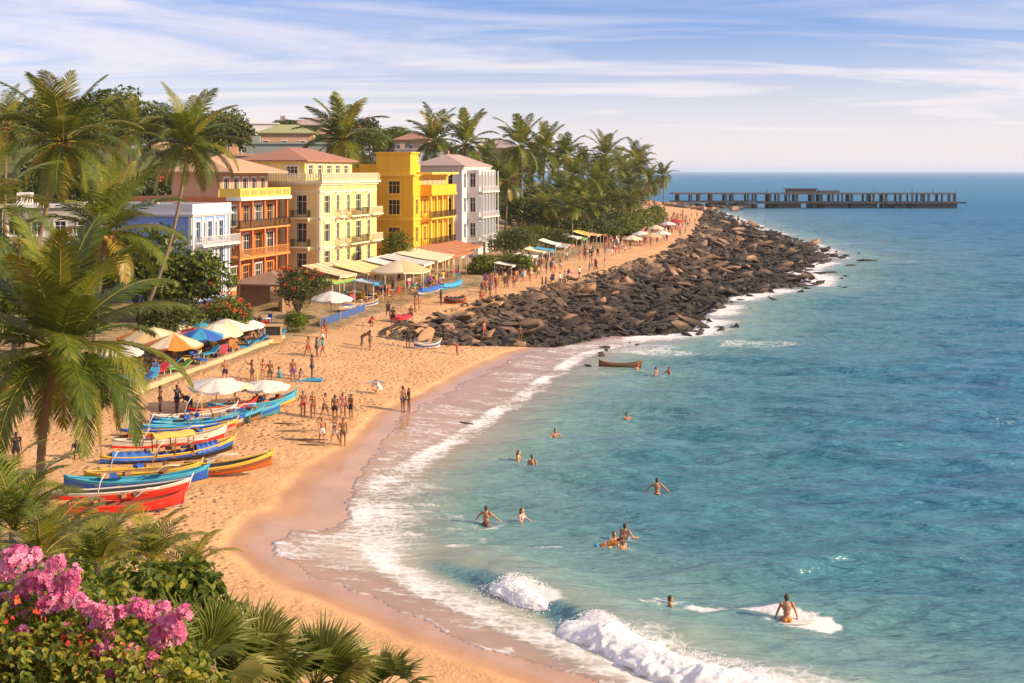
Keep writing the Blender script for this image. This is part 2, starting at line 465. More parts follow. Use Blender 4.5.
WV = []
_r = random.Random(64)
for _i in range(22):
    lam = 1.1 * (7.5 / 1.1) ** (_i / 21.0); th = R(-102) + _r.gauss(0, .24)
    WV.append((2 * PI / lam * math.cos(th), 2 * PI / lam * math.sin(th), _r.uniform(0, 6.28), .0125 * lam ** .72, lam))
def chop(x, y, st):
    z = 0
    wx = (fbm(x / 9, y / 9, 5, 2) - .5) * 3.0; wy = (fbm(x / 9, y / 9, 8, 2) - .5) * 3.0
    for kx, ky, ph, a, lam in WV:
        g = np.clip((lam / st - 2.2) / 2.0, 0, 1)                       # only what the sheet can carry
        c = np.sin(kx * (x + wx) + ky * (y + wy) + ph)
        z = z + 1.0 * a * g * (np.exp(1.1 * (c - 1)) * 2.2 - 1.0)
    gust = .55 + .9 * fbm(x / 28, y / 14, 77, 3)
    return z * gust
def sea_height(x, y):
    d = np.hypot(x, y)
    near = 1 - sstep(380, 430, y)
    z = (fbm(x / 5.5 + 3, y / 3.2, 21, 3) - .5) * .34 + (fbm(x / 17, y / 9, 31, 2) - .5) * .36
    st = np.interp(y, [34, 62, 130, 131, 250, 252, 418, 424], [.22, .24, .36, .6, .7, 1.2, 1.25, 4]); st = np.maximum(st, np.interp(x, [-14, 20, 22, 64, 66, 120], [.22, .22, .36, .36, .8, 1.2]))
    z = z * near * .8 + 1.55 * chop(x, y, st)
    cs, u, tot = crest_field(x, y)
    amp = .78 * sstep(0, 4.5, u) * (1 - .55 * sstep(tot - 6, tot, u)) * (.8 + .4 * vnoise(u / 1.7, u * 0 + 3.3, 9))
    prof = np.where(cs > 0, np.exp(-(cs / .55) ** 2), np.exp(-(cs / 2.4) ** 2))
    trough = -.30 * np.exp(-((cs - 1.7) / 1.1) ** 2)
    z = z + amp * (prof + trough)
    return z

def surf(x, y):
    return float(sea_height(np.array([x]), np.array([y]))[0])
EY = {}
def sea_z(x, y):
    s = sd_poly(x, y, SHORE); sw = sd_poly(x, y, SWASH); t = terr(x, y, s)
    z = sea_height(x, y) * sstep(-.5, -6, s)
    z = np.where(s > -8, np.maximum(z, t + .025), z)
    edge = sw + (fbm(x / 1.3, y / 1.3, 41, 3) - .5) * 1.1                # ragged lip of the swash
    z = np.where(edge > 0, t - .5, z)
    EY['s'] = s; EY['edge'] = edge
    return z

def sea_material():
    m = bpy.data.materials.new('sea_water'); N, L = nodes_of(m); b = N['Principled BSDF']
    tc = N.new('ShaderNodeTexCoord')
    def noise(sc, det=4, ro=.6, stretch=None, dist=0):
        v = tc.outputs['Object']
        if stretch:
            mp = N.new('ShaderNodeMapping'); mp.inputs['Scale'].default_value = stretch; L.new(v, mp.inputs['Vector']); v = mp.outputs[0]
        n = N.new('ShaderNodeTexNoise'); n.inputs['Scale'].default_value = sc; n.inputs['Detail'].default_value = det; n.inputs['Roughness'].default_value = ro
        n.inputs['Distortion'].default_value = dist
        L.new(v, n.inputs['Vector']); return n.outputs['Fac']
    def at(n):
        a = N.new('ShaderNodeAttribute'); a.attribute_name = n; return a.outputs['Fac']
    def mth(op, a, bb, clamp=False):
        x = N.new('ShaderNodeMath'); x.operation = op; x.use_clamp = clamp
        for i, v in enumerate((a, bb)):
            if hasattr(v, 'links'): L.new(v, x.inputs[i])
            else: x.inputs[i].default_value = v
        return x.outputs[0]
    def mr(v, a, bb, c=0., d=1.):
        r = N.new('ShaderNodeMapRange'); r.interpolation_type = 'SMOOTHSTEP'
        for k, q in zip(('From Min', 'From Max', 'To Min', 'To Max'), (a, bb, c, d)): r.inputs[k].default_value = q
        L.new(v, r.inputs['Value']); return r.outputs['Result']
    cr = N.new('ShaderNodeValToRGB'); e = cr.color_ramp.elements
    e[0].position = 0; e[0].color = (.50, .38, .27, 1); e[1].position = 1; e[1].color = (.06, .255, .46, 1)
    for p, c in ((.10, (.36, .37, .28)), (.24, (.17, .30, .285)), (.42, (.062, .215, .28)), (.62, (.034, .195, .345)), (.8, (.032, .195, .39))):
        q = e.new(p); q.color = (*c, 1)
    dv = mth('ADD', at('depth'), mth('MULTIPLY', mth('SUBTRACT', noise(.11, 4, .55, (.5, 1, 1)), .5), .16))
    L.new(dv, cr.inputs['Fac'])
    mx = N.new('ShaderNodeMix'); mx.data_type = 'RGBA'; mx.blend_type = 'MULTIPLY'; mx.inputs['B'].default_value = (.50, .66, .74, 1)
    L.new(mth('MULTIPLY', mr(noise(.5, 5, .6, (.35, 1, 1)), .42, .66), mr(at('depth'), .2, .5)), mx.inputs['Factor']); L.new(cr.outputs['Color'], mx.inputs['A'])
    L.new(mx.outputs['Result'], b.inputs['Base Color'])
    L.new(mr(at('depth'), .2, .9, .20, .55), b.inputs['Roughness']); b.inputs['IOR'].default_value = 1.42; L.new(mr(at('depth'), .70, .88, .5, .12), b.inputs['Specular IOR Level'])
    h = mth('ADD', mth('MULTIPLY', noise(.55, 3, .5, (.24, 1, 1), .5), mr(at('depth'), .7, .95, .12, .9)), mth('MULTIPLY', noise(2.4, 3, .5, (.22, 1, 1), 0), .26))
    bp = N.new('ShaderNodeBump'); bp.inputs['Distance'].default_value = 2.3
    L.new(mr(at('depth'), .04, .42, .08, 1.0), bp.inputs['Strength'])
    L.new(h, bp.inputs['Height']); L.new(bp.outputs['Normal'], b.inputs['Normal'])
    # foam
    vo = N.new('ShaderNodeTexVoronoi'); vo.feature = 'DISTANCE_TO_EDGE'; vo.inputs['Scale'].default_value = 1.7
    nv = N.new('ShaderNodeTexNoise'); nv.inputs['Scale'].default_value = 1.1; nv.inputs['Detail'].default_value = 4; L.new(tc.outputs['Object'], nv.inputs['Vector'])
    vm = N.new('ShaderNodeMix'); vm.data_type = 'VECTOR'; vm.inputs['Factor'].default_value = .6
    L.new(tc.outputs['Object'], vm.inputs['A']); 
    va = N.new('ShaderNodeVectorMath'); va.operation = 'MULTIPLY_ADD'; va.inputs[1].default_value = (1.2, 1.2, 1.2)
    L.new(nv.outputs['Color'], va.inputs[0]); L.new(tc.outputs['Object'], va.inputs[2])
    L.new(va.outputs[0], vo.inputs['Vector'])
    lace = mr(vo.outputs['Distance'], .0, .25, .09, -.07)
    fv = mth('ADD', at('foam'), mth('ADD', lace, mth('MULTIPLY', mth('SUBTRACT', noise(1.25, 8, .74, (.42, 1.5, 1), .5), .5), 1.3)))
    fac = mr(fv, .30, .82)
    fac = mth('MULTIPLY', fac, mr(at('foam'), .02, .12))
    fo = N.new('ShaderNodeBsdfPrincipled'); fo.inputs['Base Color'].default_value = (.84, .80, .80, 1); fo.inputs['Roughness'].default_value = .75
    fb = N.new('ShaderNodeBump'); fb.inputs['Strength'].default_value = .5; fb.inputs['Distance'].default_value = .12; L.new(fv, fb.inputs['Height']); L.new(fb.outputs['Normal'], fo.inputs['Normal'])
    tr = N.new('ShaderNodeBsdfTransparent')
    m0 = N.new('ShaderNodeMixShader'); L.new(at('clear'), m0.inputs['Fac']); L.new(b.outputs['BSDF'], m0.inputs[1]); L.new(tr.outputs['BSDF'], m0.inputs[2])
    m1 = N.new('ShaderNodeMixShader'); L.new(fac, m1.inputs['Fac']); L.new(m0.outputs[0], m1.inputs[1]); L.new(fo.outputs['BSDF'], m1.inputs[2])
    L.new(m1.outputs[0], N['Material Output'].inputs['Surface'])
    return m

SX = axis([(-40000, -4000, 9000), (-4000, -400, 600), (-400, -30, 37), (-30, -14, 1), (-14, 20, .22), (20, 65, .36), (65, 120, .9), (120, 400, 6), (400, 4000, 300), (4000, 40000, 6000)])
SY = axis([(-60, 30, 6), (30, 36, .5), (36, 62, .22), (62, 130, .34), (130, 250, .65), (250, 424, 1.2), (424, 620, 6), (620, 3000, 120), (3000, 60000, 5700)])
V, Fq = grid_mesh('sea', SX, SY, sea_z)
s, edge = EY['s'], EY['edge']; o = -s
drop = (edge > 0.9)
keep = ~np.all(drop[Fq], axis=1); Fq = Fq[keep]
x, y = V[:, 0], V[:, 1]
depth = np.interp(o, [-4, 0, 2, 6, 14, 30, 70, 300], [0, .06, .12, .26, .40, .55, .8, 1.0])
clear = np.interp(o, [-6, -1.5, .2, 2.0, 5], [.80, .74, .5, .22, 0])
rockd = sd_poly(x, y, ROCKS)
nl = fbm(x / 3.5, y / 3.5, 51, 3)
beach = sstep(135, 118, y)
wide = np.exp(-((x + 8) ** 2 / 22 + (y - 61) ** 2 / 150)); low_ = sstep(62, 54, y)
main = sstep(-1.2, -.1, o) * sstep(1.9 + 1.7 * wide + .8 * low_, .4, o + (nl - .5) * (2.2 + 1.2 * wide))
main2 = sstep(-3, 0, o) * sstep(7.5, 2.5, o + (nl - .5) * 4) * wide
wob = edge + (fbm(x / 4, y / 4, 61, 2) - .5) * .9
lip = np.exp(-((edge + .12) / .16) ** 2) * .62
line2 = np.exp(-((wob + 1.5) / .22) ** 2) * .36 + np.exp(-((wob + 3.0) / .3) ** 2) * .32
sheet = sstep(0, -1, edge) * sstep(.8, -1.2, o) * (.26 * sstep(.35, .6, fbm(x / 4.5, y / 1.3, 71, 3)) + .17 + .08 * wide)
lace1 = np.exp(-((x + 11) ** 2 / 12 + (y - 52.5) ** 2 / 12)) * .66 * (edge < 0)
foam = beach * np.maximum.reduce([main * (.16 + .95 * nl), main2 * (.36 + .75 * nl), lip, line2 * (s > -2), sheet, lace1])
rf = sstep(-7, -.5, rockd) * sstep(-9, -1, s) * sstep(.34, .62, fbm(x / 7, y / 7, 81, 3) + .12)
foam = np.maximum(foam, np.where(y > 112, rf * .8 * sstep(105, 120, y), 0))
far_streak = (y > 112) & (o > 0)
foam = np.maximum(foam, np.where(far_streak, sstep(.72, .80, fbm(x / 26, y / 8, 91, 3)) * sstep(32, 6, o) * .45, 0))
cs, u, tot = crest_field(x, y)
u = u - 3.2
brk = sstep(3.4, 5, u) * sstep(8.2, 6.8, u) + sstep(8.6, 10.0, u)
foam = np.maximum(foam, brk * sstep(-1.1, -.1, cs) * sstep(1.3 + 1.2 * sstep(11, 16, u), .5, cs) * 1.15)
foam = np.maximum(foam, sstep(9, 12, u) * sstep(-3.2, 0, cs) * sstep(5, 1, cs) * .62)
foam = np.maximum(foam, sstep(4, 9, u) * sstep(-1.5, 0, cs) * sstep(3, 1, cs) * .25)
def streak(px0, py0, px1, py1, wd, a):
    ln = [W0(px0, py0), W0(px1, py1)]
    d = sd_line(x, y, ln) + (fbm(x / 1.5, y / 1.5, 17, 3) - .5) * wd * 1.6
    return sstep(wd, wd * .2, d) * a
for st in ((450, 547, 560, 549, .5, .55), (690, 603, 825, 619, .7, .85), (640, 600, 720, 603, .45, .5), (480, 490, 560, 500, .3, .2), (600, 372, 640, 374, .4, .4),
           (640, 425, 680, 428, .3, .25), (430, 500, 470, 540, 1.2, .3)):
    foam = np.maximum(foam, streak(*st))
for px_, py_ in ((657, 489), (486, 528), (521, 522), (555, 441), (518, 456), (532, 464), (627, 420), (656, 378), (669, 377), (637, 370), (625, 540), (622, 551), (614, 535), (606, 550), (787, 618), (670, 601)):
    ex, ey = W0(px_, py_); dd = np.hypot((x - ex) * .62, y - ey) + (fbm(x * 2.3, y * 2.3, 19, 2) - .5) * .35
    foam = np.maximum(foam, .42 * np.exp(-((dd - .42) / .2) ** 2))
face = np.exp(-((cs - .35) / .75) ** 2) * sstep(-2.5, 3.5, u) * (1 - .6 * sstep(14, 18, u))
depth = np.maximum(depth, .37 * face)  # shade of the wave face put into the water colour, not deeper water
foam = foam * (1 - .9 * face * (1 - np.clip(brk, 0, 1)))
clear = clear * (1 - sstep(-3.5, -1.5, -np.abs(cs)))
SEA = link('sea', np_mesh('sea', V, Fq, sea_material(), {'depth': depth, 'clear': clear, 'foam': foam}))
kind(SEA, 'structure')

# tumbling white water on the two broken lengths of the crest
def crest_at(uu):
    acc = 0
    for (ax, ay), (bx, by) in zip(CREST[:-1], CREST[1:]):
        l = math.hypot(bx - ax, by - ay)
        if uu <= acc + l or (bx, by) == CREST[-1]:
            t = (uu - acc) / l; nx, ny = (by - ay) / l, -(bx - ax) / l
            return ax + (bx - ax) * t, ay + (by - ay) * t, -abs(nx) if nx > 0 else nx, ny if nx <= 0 else -ny
        acc += l
def foam_material():
    m = bpy.data.materials.new('sea_foam'); N, L = nodes_of(m); b = N['Principled BSDF']
    b.inputs['Base Color'].default_value = (.86, .85, .86, 1); b.inputs['Roughness'].default_value = .8
    b.inputs['Subsurface Weight'].default_value = .55; b.inputs['Subsurface Radius'].default_value = (.25, .25, .25); b.inputs['Subsurface Scale'].default_value = .5
    tc = N.new('ShaderNodeTexCoord'); nz = N.new('ShaderNodeTexNoise'); nz.inputs['Scale'].default_value = 5; nz.inputs['Detail'].default_value = 8; nz.inputs['Roughness'].default_value = .72
    L.new(tc.outputs['Object'], nz.inputs['Vector'])
    bp = N.new('ShaderNodeBump'); bp.inputs['Strength'].default_value = .55; bp.inputs['Distance'].default_value = .12; L.new(nz.outputs['Fac'], bp.inputs['Height']); L.new(bp.outputs['Normal'], b.inputs['Normal'])
    a = N.new('ShaderNodeAttribute'); a.attribute_name = 'thick'
    ad = N.new('ShaderNodeMath'); ad.operation = 'ADD'; L.new(a.outputs['Fac'], ad.inputs[0]); L.new(nz.outputs['Fac'], ad.inputs[1])
    r_ = N.new('ShaderNodeMapRange'); r_.inputs['From Min'].default_value = .60; r_.inputs['From Max'].default_value = .78; L.new(ad.outputs[0], r_.inputs['Value'])
    tr = N.new('ShaderNodeBsdfTransparent'); ms = N.new('ShaderNodeMixShader'); L.new(r_.outputs[0], ms.inputs['Fac']); L.new(tr.outputs[0], ms.inputs[1]); L.new(b.outputs[0], ms.inputs[2])
    L.new(ms.outputs[0], N['Material Output'].inputs['Surface'])
    return m
FOAM = None
def foam_roll(u0, u1, h, wdt, seed):
    nu, nt = int((u1 - u0) / .06), 34
    V = []; TH = []
    U = np.linspace(u0, u1, nu)
    for uu in U:
        cx, cy, nx, ny = crest_at(uu)
        e = min(1, (uu - u0) / 1.3, (u1 - uu) / 1.6) ** .6 if u0 < uu < u1 else 0
        for k in range(nt):
            a = PI * (k / (nt - 1))
            rr = 1 + .62 * (float(fbm(np.array([uu * 1.1]), np.array([k * .11]), seed, 3)[0]) - .5) + .36 * (float(fbm(np.array([uu * 4.6]), np.array([k * .33]), seed + 9, 4)[0]) - .5)
            off = -math.cos(a) * wdt * e * rr + .35; hv = .55 + .9 * float(vnoise(np.array([uu / 1.6]), np.array([seed * 1.7]), 3)[0]); zz = math.sin(a) * h * e * rr * hv - .12
            V.append((cx + nx * off, cy + ny * off, zz)); TH.append(.62 * math.sin(a) ** .8 * min(1, e * 1.1) - .06 + .12 * (a > PI / 2))
    V = np.array(V); i = np.arange(nt - 1)[None, :] + (np.arange(nu - 1) * nt)[:, None]; i = i.ravel()
    F_ = np.stack([i, i + nt, i + nt + 1, i + 1], 1)
    return V, F_, np.array(TH)
for (u0, u1, h, wd, sdv) in ((6.9, 11.0, .56, .8, 3), (11.9, 22.6, .52, 1.1, 13)):
    FOAM = FOAM or foam_material()
    V, F_, TH = foam_roll(u0, u1, h, wd, sdv)
    r = random.Random(sdv); SV = []; SF = []
    for k in range(1500):                                   # spray and froth flung off the lip
        uu = r.uniform(u0, u1); cx, cy, nx, ny = crest_at(uu); e = min(1, (uu - u0) / 1.3, (u1 - uu) / 1.6)
        of = r.gauss(.1, .75); zz = max(.03, h * e * (1.05 * math.exp(-(of / .7) ** 2)) + abs(r.gauss(0, .13)) * e); s_ = r.uniform(.008, .03)
        c0 = np.array([cx + nx * of, cy + ny * of, zz]); b_ = len(SV)
        for dv in ((s_, 0, 0), (0, s_, 0), (0, 0, s_), (-s_, 0, 0), (0, -s_, 0), (0, 0, -s_)): SV.append(c0 + dv)
        for f in ((0, 1, 2, 2), (1, 3, 2, 2), (3, 4, 2, 2), (4, 0, 2, 2)): SF.append([b_ + q for q in f])
    me = np_mesh('breaking_foam', V, F_, FOAM, {'thick': TH})
    kind(link('breaking_foam', me), 'stuff')
    me = bpy.data.meshes.new('spray'); me.from_pydata([tuple(v) for v in SV], [], [tuple(f[:3]) for f in SF]); me.materials.append(mat('spray_water', (.85, .85, .86), .6, .02)); kind(link('spray', me), 'stuff')
# ------------------------------------------------------------------ palms
BARK = mat('palm_bark', (.23, .16, .105), .9, .25, 2.0, .6, 6, stretch=(1, 1, 6))
FROND = leafmat('palm_frond', [(0, (.018, .035, .006)), (.3, (.062, .104, .011)), (.55, (.18, .21, .022)), (.8, (.42, .31, .04)), (1, (.38, .17, .05))], .32, .34)
COCO = mat('coconut_husk', (.42, .22, .05), .6, .3, 6)
LEAF = leafmat('broad_leaf', [(0, (.014, .028, .006)), (.4, (.055, .085, .012)), (.7, (.13, .15, .018)), (1, (.24, .21, .026))], .3, .45)
LEAFY = leafmat('fresh_leaf', [(0, (.03, .055, .007)), (.45, (.10, .145, .014)), (.75, (.23, .25, .024)), (1, (.40, .32, .035))], .4, .4)
WOOD = mat('shrub_wood', (.13, .09, .06), .9, .2, 5, .4, 14)
PINK = leafmat('pink_petal', [(0, (.50, .06, .18)), (.5, (.76, .16, .36)), (1, (.90, .42, .58))], .3, .6)
REDF = leafmat('red_petal', [(0, (.45, .02, .03)), (.5, (.70, .06, .05)), (1, (.85, .22, .06))], .3, .6)

def frond(mb, base, az, e0, Lf, droop, nl, r, tint, wl=.30, wleaf=.045, side_curl=0.0, hang=.42):
    """one feather leaf: arching midrib with two rows of leaflets"""
    n = 12; pts = []; p = Vector(base); e = e0; a = az
    ds = Lf / n; tans = []
    for i in range(n + 1):
        t = i / n
        d = Vector((math.cos(a) * math.cos(e), math.sin(a) * math.cos(e), math.sin(e)))
        pts.append(p.copy()); tans.append(d)
        p = p + d * ds
        e -= droop / n * (.35 + 1.5 * t); e = max(e, -1.45); a += side_curl / n
    mb.tube(pts, [Lf * .0105 * (1 - .85 * i / n) + .004 for i in range(n + 1)], 4, 0, True, True, col=min(1, tint + .22))
    tw = r.uniform(-.35, .35)
    for k in range(nl):
        t = .13 + .86 * (k + .5) / nl
        f = t * n; i = min(n - 1, int(f)); q = pts[i].lerp(pts[i + 1], f - i); T = tans[i].lerp(tans[i + 1], f - i).normalized()
        side = T.cross(Vector((0, 0, 1)))
        if side.length < .05: side = Vector((-math.sin(az), math.cos(az), 0))
        side.normalize(); up = side.cross(T).normalized()
        ll = Lf * wl * (.84 if nl > 40 else .95) * (math.sin(PI * min(1, (t * .86 + .12))) ** .6) * r.uniform(.85, 1.12)
        for sg in (-1, 1):
            if r.random() < .04: continue
            ang = (1.05 - .55 * t) + r.uniform(-.12, .12)
            dr = side * sg * math.sin(ang) + T * math.cos(ang) + up * (.22 + tw * sg) * (1 - t)
            dr.normalize()
            m_ = q + dr * ll * .5 + Vector((0, 0, -.10 * ll * hang))
            d2 = (dr + Vector((0, 0, -hang * r.uniform(.6, 1.3)))).normalized()
            tip = m_ + d2 * ll * .52
            w = T * wleaf * Lf * (.20 if nl > 40 else .23)
            tt = min(1, max(0, tint + r.uniform(-.09, .09)))
            mb.add([q - w * .6, q + w * .6, m_ + w, m_ - w, tip], [(0, 1, 2, 3), (3, 2, 4)], 0, False, tt)

def sstep1(t): return max(0, min(1, t * 1.6))
def crown_specs(n, r, spread=1.0, seed_az=0.0):
    out = []
    for i in range(n):
        t = i / (n - 1)
        e0 = R(85 - 136 * t ** .95) + r.uniform(-.12, .12)
        az = seed_az + i * 2.39996 + r.uniform(-.25, .25)
        tint = .26 + .34 * r.random() + (.30 if t > .8 else 0) * r.random() + (.1 if t < .2 else 0)
        lf = (.78 + .3 * math.sin(PI * min(1, .25 + t * .8))) * r.uniform(.9, 1.08)
        dr = (.72 + .66 * sstep1(t)) * spread * r.uniform(.8, 1.2)
        out.append((az, e0, lf, dr, tint))
    return out

def trunk_mb(base, top, r0, r1, bow, r):
    mb = MB(); base = Vector(base); top = Vector(top); n = 26; pts = []; rad = []
    for i in range(n + 1):
        t = i / n
        p = base.lerp(top, t) + Vector(bow) * math.sin(PI * t) 
        pts.append(p)
        rad.append((r0 * (1 - t) + r1 * t) * (1 + .35 * max(0, .1 - t) * 10) * (1.05 if i % 2 else .96))
    mb.tube(pts, rad, 9)
    return mb

def palm(name, label, base, top, Lf, nf, nl, seed, fine=True, bow=(0, 0, 0), r0=.2, r1=.13, cat='palm tree', group='coconut palms', wleaf=.045, coco=True):
    r = random.Random(seed)
    t = thing(name, label, cat, base, 0, group)
    tp = Vector(top) - Vector(base)
    trunk_mb((0, 0, -.3), tp, r0, r1, bow, r).build('trunk', BARK, t)
    specs = crown_specs(nf, r, 1.0, r.uniform(0, 6))
    if fine:
        for az, e0, lf, dr, tint in specs:
            mb = MB(); frond(mb, tp + Vector((math.cos(az) * .12, math.sin(az) * .12, .05)), az, e0, Lf * lf, dr, nl, r, tint, wleaf=wleaf, side_curl=r.uniform(-.25, .25))
            mb.build('frond', FROND, t, True)
    else:
        mb = MB()
        for az, e0, lf, dr, tint in specs:
            frond(mb, tp + Vector((math.cos(az) * .12, math.sin(az) * .12, .05)), az, e0, Lf * lf, dr, nl, r, tint, wleaf=wleaf, side_curl=r.uniform(-.25, .25))
        mb.build('crown', FROND, t, True)
    if coco:
        mb = MB()
        for k in range(14):
            a = k * 2.4; rr = .30 + .16 * r.random()
            mb.ell(tp + Vector((math.cos(a) * rr, math.sin(a) * rr, -.18 - .22 * r.random())), (.13, .13, .16), 8, 5)
        mb.build('coconut_cluster', COCO, t)
    return t

def G0(px, py): 
    g = ground(px, py); return (g.x, g.y, g.z)
def on(px, d):
    x = (px - 512) * d / FP; return Vector((x, d, max(0, tz(x, d))))

# near palms, each unlike the others
def at_palm(label, bpx, bd, tpx, tpy, Lf, nf, nl, seed, dd=0, bow=(0, 0, 0), fine=True, wleaf=.045, r0=.2, r1=.13, coco=True):
    b = on(bpx, bd); tp = P(tpx, tpy, bd + dd)
    return palm('coconut_palm', label, b, tp, Lf, nf, nl, seed, fine, bow, r0, r1, wleaf=wleaf, coco=coco)
at_palm('big lush coconut palm leaning slightly over the beached boats, nearest of all', 40, 57, 58, 350, 6.6, 35, 84, 11, 0, (-.25, 0, 0), wleaf=.05, r0=.23, r1=.16)
at_palm('coconut palm with a brown dry skirt between the big palm and the blue house', 92, 74, 106, 234, 4.9, 27, 66, 12, 0, (-.2, 0, 0))
at_palm('tall coconut palm rising highest at the left, its trunk leaning right', 22, 84, 63, 142, 5.7, 31, 66, 13, 0, (-.5, 0, 0))
at_palm('tall slim coconut palm whose curved trunk crosses the blue house', 128, 100, 188, 145, 5.4, 31, 64, 14, 0, (.9, 0, 0), r0=.19, r1=.12)
at_palm('coconut palm cut by the left edge of the photo, its fronds reaching in', -38, 66, -20, 214, 5.2, 16, 60, 15)
at_palm('coconut palm rising behind the flat roof of the cream building', 352, 184, 342, 140, 8.0, 28, 56, 16, 0, (.3, 0, 0), r0=.26, r1=.17, wleaf=.055)
at_palm('pale yellowish palm with a clean stem behind the two tall palms', 128, 150, 130, 134, 5.4, 24, 32, 17, fine=False)
at_palm('small palm against the sky at the far left edge', 4, 118, 6, 126, 4.6, 22, 42, 18, fine=False)
at_palm('dark palm hidden low behind the tall palm at the left', 14, 96, 20, 240, 4.4, 16, 42, 19, fine=False)

# the far grove: four kinds copied
protos = []
for k in range(4):
    r = random.Random(40 + k)
    p = palm('coconut_palm', 'x', (0, 0, 0), (r.uniform(-.8, .8), r.uniform(-.5, .5), 13.0), 6.0, 25, 26, 50 + k, False, (r.uniform(-.6, .6), 0, 0), .24, .15, wleaf=.085)
    protos.append(p)
GROVE = [  # crown px, crown py, distance, label
    (437, 142, 262, 'coconut palm just behind the golden building, left of a taller twin'),
    (466, 146, 250, 'coconut palm standing over the roof of the white building'),
    (520, 147, 262, 'tallest coconut palm of the grove, just past the white building'),
    (503, 182, 236, 'yellow-green coconut palm beside the white building'),
    (546, 212, 240, 'low spreading coconut palm over the promenade stalls'),
    (545, 152, 300, 'coconut palm behind and right of the tallest grove palm'),
    (566, 158, 312, 'coconut palm in the middle of the grove skyline'),
    (596, 182, 286, 'coconut palm with a straight bare stem above the round bushes'),
    (574, 176, 275, 'coconut palm leaning out over the grove centre'),
    (604, 156, 345, 'slim coconut palm on the skyline past the grove centre'),
    (628, 186, 330, 'coconut palm above the last round bushes'),
    (619, 168, 372, 'coconut palm on the skyline before the end cluster'),
    (641, 168, 385, 'coconut palm in the end cluster, left of the last two'),
    (650, 180, 390, 'lower coconut palm tucked inside the end cluster'),
    (664, 176, 392, 'last coconut palm at the headland end, against the sea'),
    (634, 160, 420, 'coconut palm peeping over the end cluster'),
    (530, 176, 290, 'dense coconut palm low behind the tallest grove palm'),
    (486, 160, 320, 'coconut palm half hidden behind the white building'),
    (582, 196, 262, 'small coconut palm in front of the grove, over pale stalls'),
    (558, 190, 270, 'coconut palm filling the gap above the low spreading palm'),
    (612, 192, 300, 'small coconut palm left of the round bushes'),
    (592, 206, 246, 'low bushy coconut palm at the edge of the far stalls'),
    (572, 214, 232, 'low coconut palm right of the low spreading one'),
    (622, 200, 296, 'low coconut palm just before the round bushes'),
    (512, 204, 246, 'low coconut palm in the shade beside the white building'),
    (540, 196, 282, 'coconut palm half way up the dense grove front'),
    (606, 174, 320, 'leaning coconut palm in the right half of the grove'),
    (496, 172, 300, 'coconut palm close behind the right edge of the white building roof'),
    (512, 168, 330, 'far coconut palm between the two tallest of the grove'),
    (556, 170, 330, 'coconut palm in the second rank of the grove'),
    (582, 166, 350, 'coconut palm in the third rank right of the grove centre'),
    (590, 190, 300, 'coconut palm with a full crown over the grove centre stalls'),
    (626, 174, 360, 'coconut palm left of the end cluster'),
    (606, 186, 318, 'coconut palm crowded among the right-hand grove'),
    (640, 190, 350, 'low coconut palm in front of the end cluster'),
    (550, 200, 262, 'low coconut palm behind the low spreading one'),
    (534, 160, 330, 'coconut palm just right of the tallest grove palm'),
    (420, 150, 320, 'far coconut palm behind the raised golden block'),
    (566, 204, 248, 'short coconut palm between stalls and grove'),
    (628, 210, 290, 'stubby coconut palm rising from the domed bushes'),
    (600, 172, 380, 'faint coconut palm at the back of the grove'),
    (655, 188, 410, 'short coconut palm at the foot of the end cluster'),
]
for i, (px, py, d, lab) in enumerate(GROVE):
    g = on(px + rng.uniform(-6, 6), d); top = P(px, py, d); h = top.z - g.z
    pr = protos[i % 4]
    o = pr if i < 4 else copy_thing(pr, (0, 0, 0))
    sc = max(.55, h / 13.0); o.location = (top.x, d, g.z); o.rotation_euler = (0, 0, rng.uniform(0, 6.28)) 
    w_ = 1.0 if d < 330 else 1.05
    o.scale = (w_ * 1.12, w_ * 1.12, 1.0) if False else (max(sc * .86, .85), max(sc * .86, .85), sc)
    o['label'] = lab; o['group'] = 'coconut palms'

# ------------------------------------------------------------------ broad-leaved trees and bushes
def leaf_cloud(mb, blobs, n, size, r, shape='diamond', tint=(.25, .75), flat=.35):
    tot = [b[1][0] * b[1][1] + b[1][1] * b[1][2] for b in blobs]; S = sum(tot)
    for (c, rad), wgt in zip(blobs, tot):
        dark = r.uniform(-.12, .12)
        for k in range(int(n * wgt / S)):
            u = Vector((r.gauss(0, 1), r.gauss(0, 1), r.gauss(0, 1))).normalized()
            q = r.random() ** .33; q = .55 + .45 * q if r.random() < .85 else q
            lump = 1 + .22 * math.sin(u.x * 5 + c[0] * 3) * math.sin(u.y * 4.3 + c[1]) + .12 * math.sin(u.z * 9 + c[2])
            p = Vector(c) + Vector((u.x * rad[0], u.y * rad[1], u.z * rad[2])) * q * lump
            nrm = (u * .7 + Vector((r.uniform(-1, 1), r.uniform(-1, 1), r.uniform(-.3, 1))) * .8).normalized()
            a = nrm.orthogonal().normalized(); a = Matrix.Rotation(r.uniform(0, 6.28), 3, nrm) @ a; b = nrm.cross(a)
            s = size * r.uniform(.6, 1.25)
            t = min(1, max(0, r.uniform(*tint) + dark))
            if shape == 'diamond':
                mb.add([p - a * s, p + b * s * flat * 1.3 + nrm * s * .15, p + a * s, p - b * s * flat * 1.3 + nrm * s * .15], [(0, 1, 2), (0, 2, 3)], 0, False, t)
            else:
                mb.add([p - a * s, p - a * s * .3 + b * s * flat * 1.5 + nrm * s * .14, p + a * s * .5 + b * s * flat * 1.1 + nrm * s * .1, p + a * s - nrm * s * .15,
                        p + a * s * .5 - b * s * flat * 1.1 + nrm * s * .1, p - a * s * .3 - b * s * flat * 1.5 + nrm * s * .14, p + a * s * .1],
                       [(0, 1, 6), (1, 2, 6), (2, 3, 6), (3, 4, 6), (4, 5, 6), (5, 0, 6)], 0, False, t)

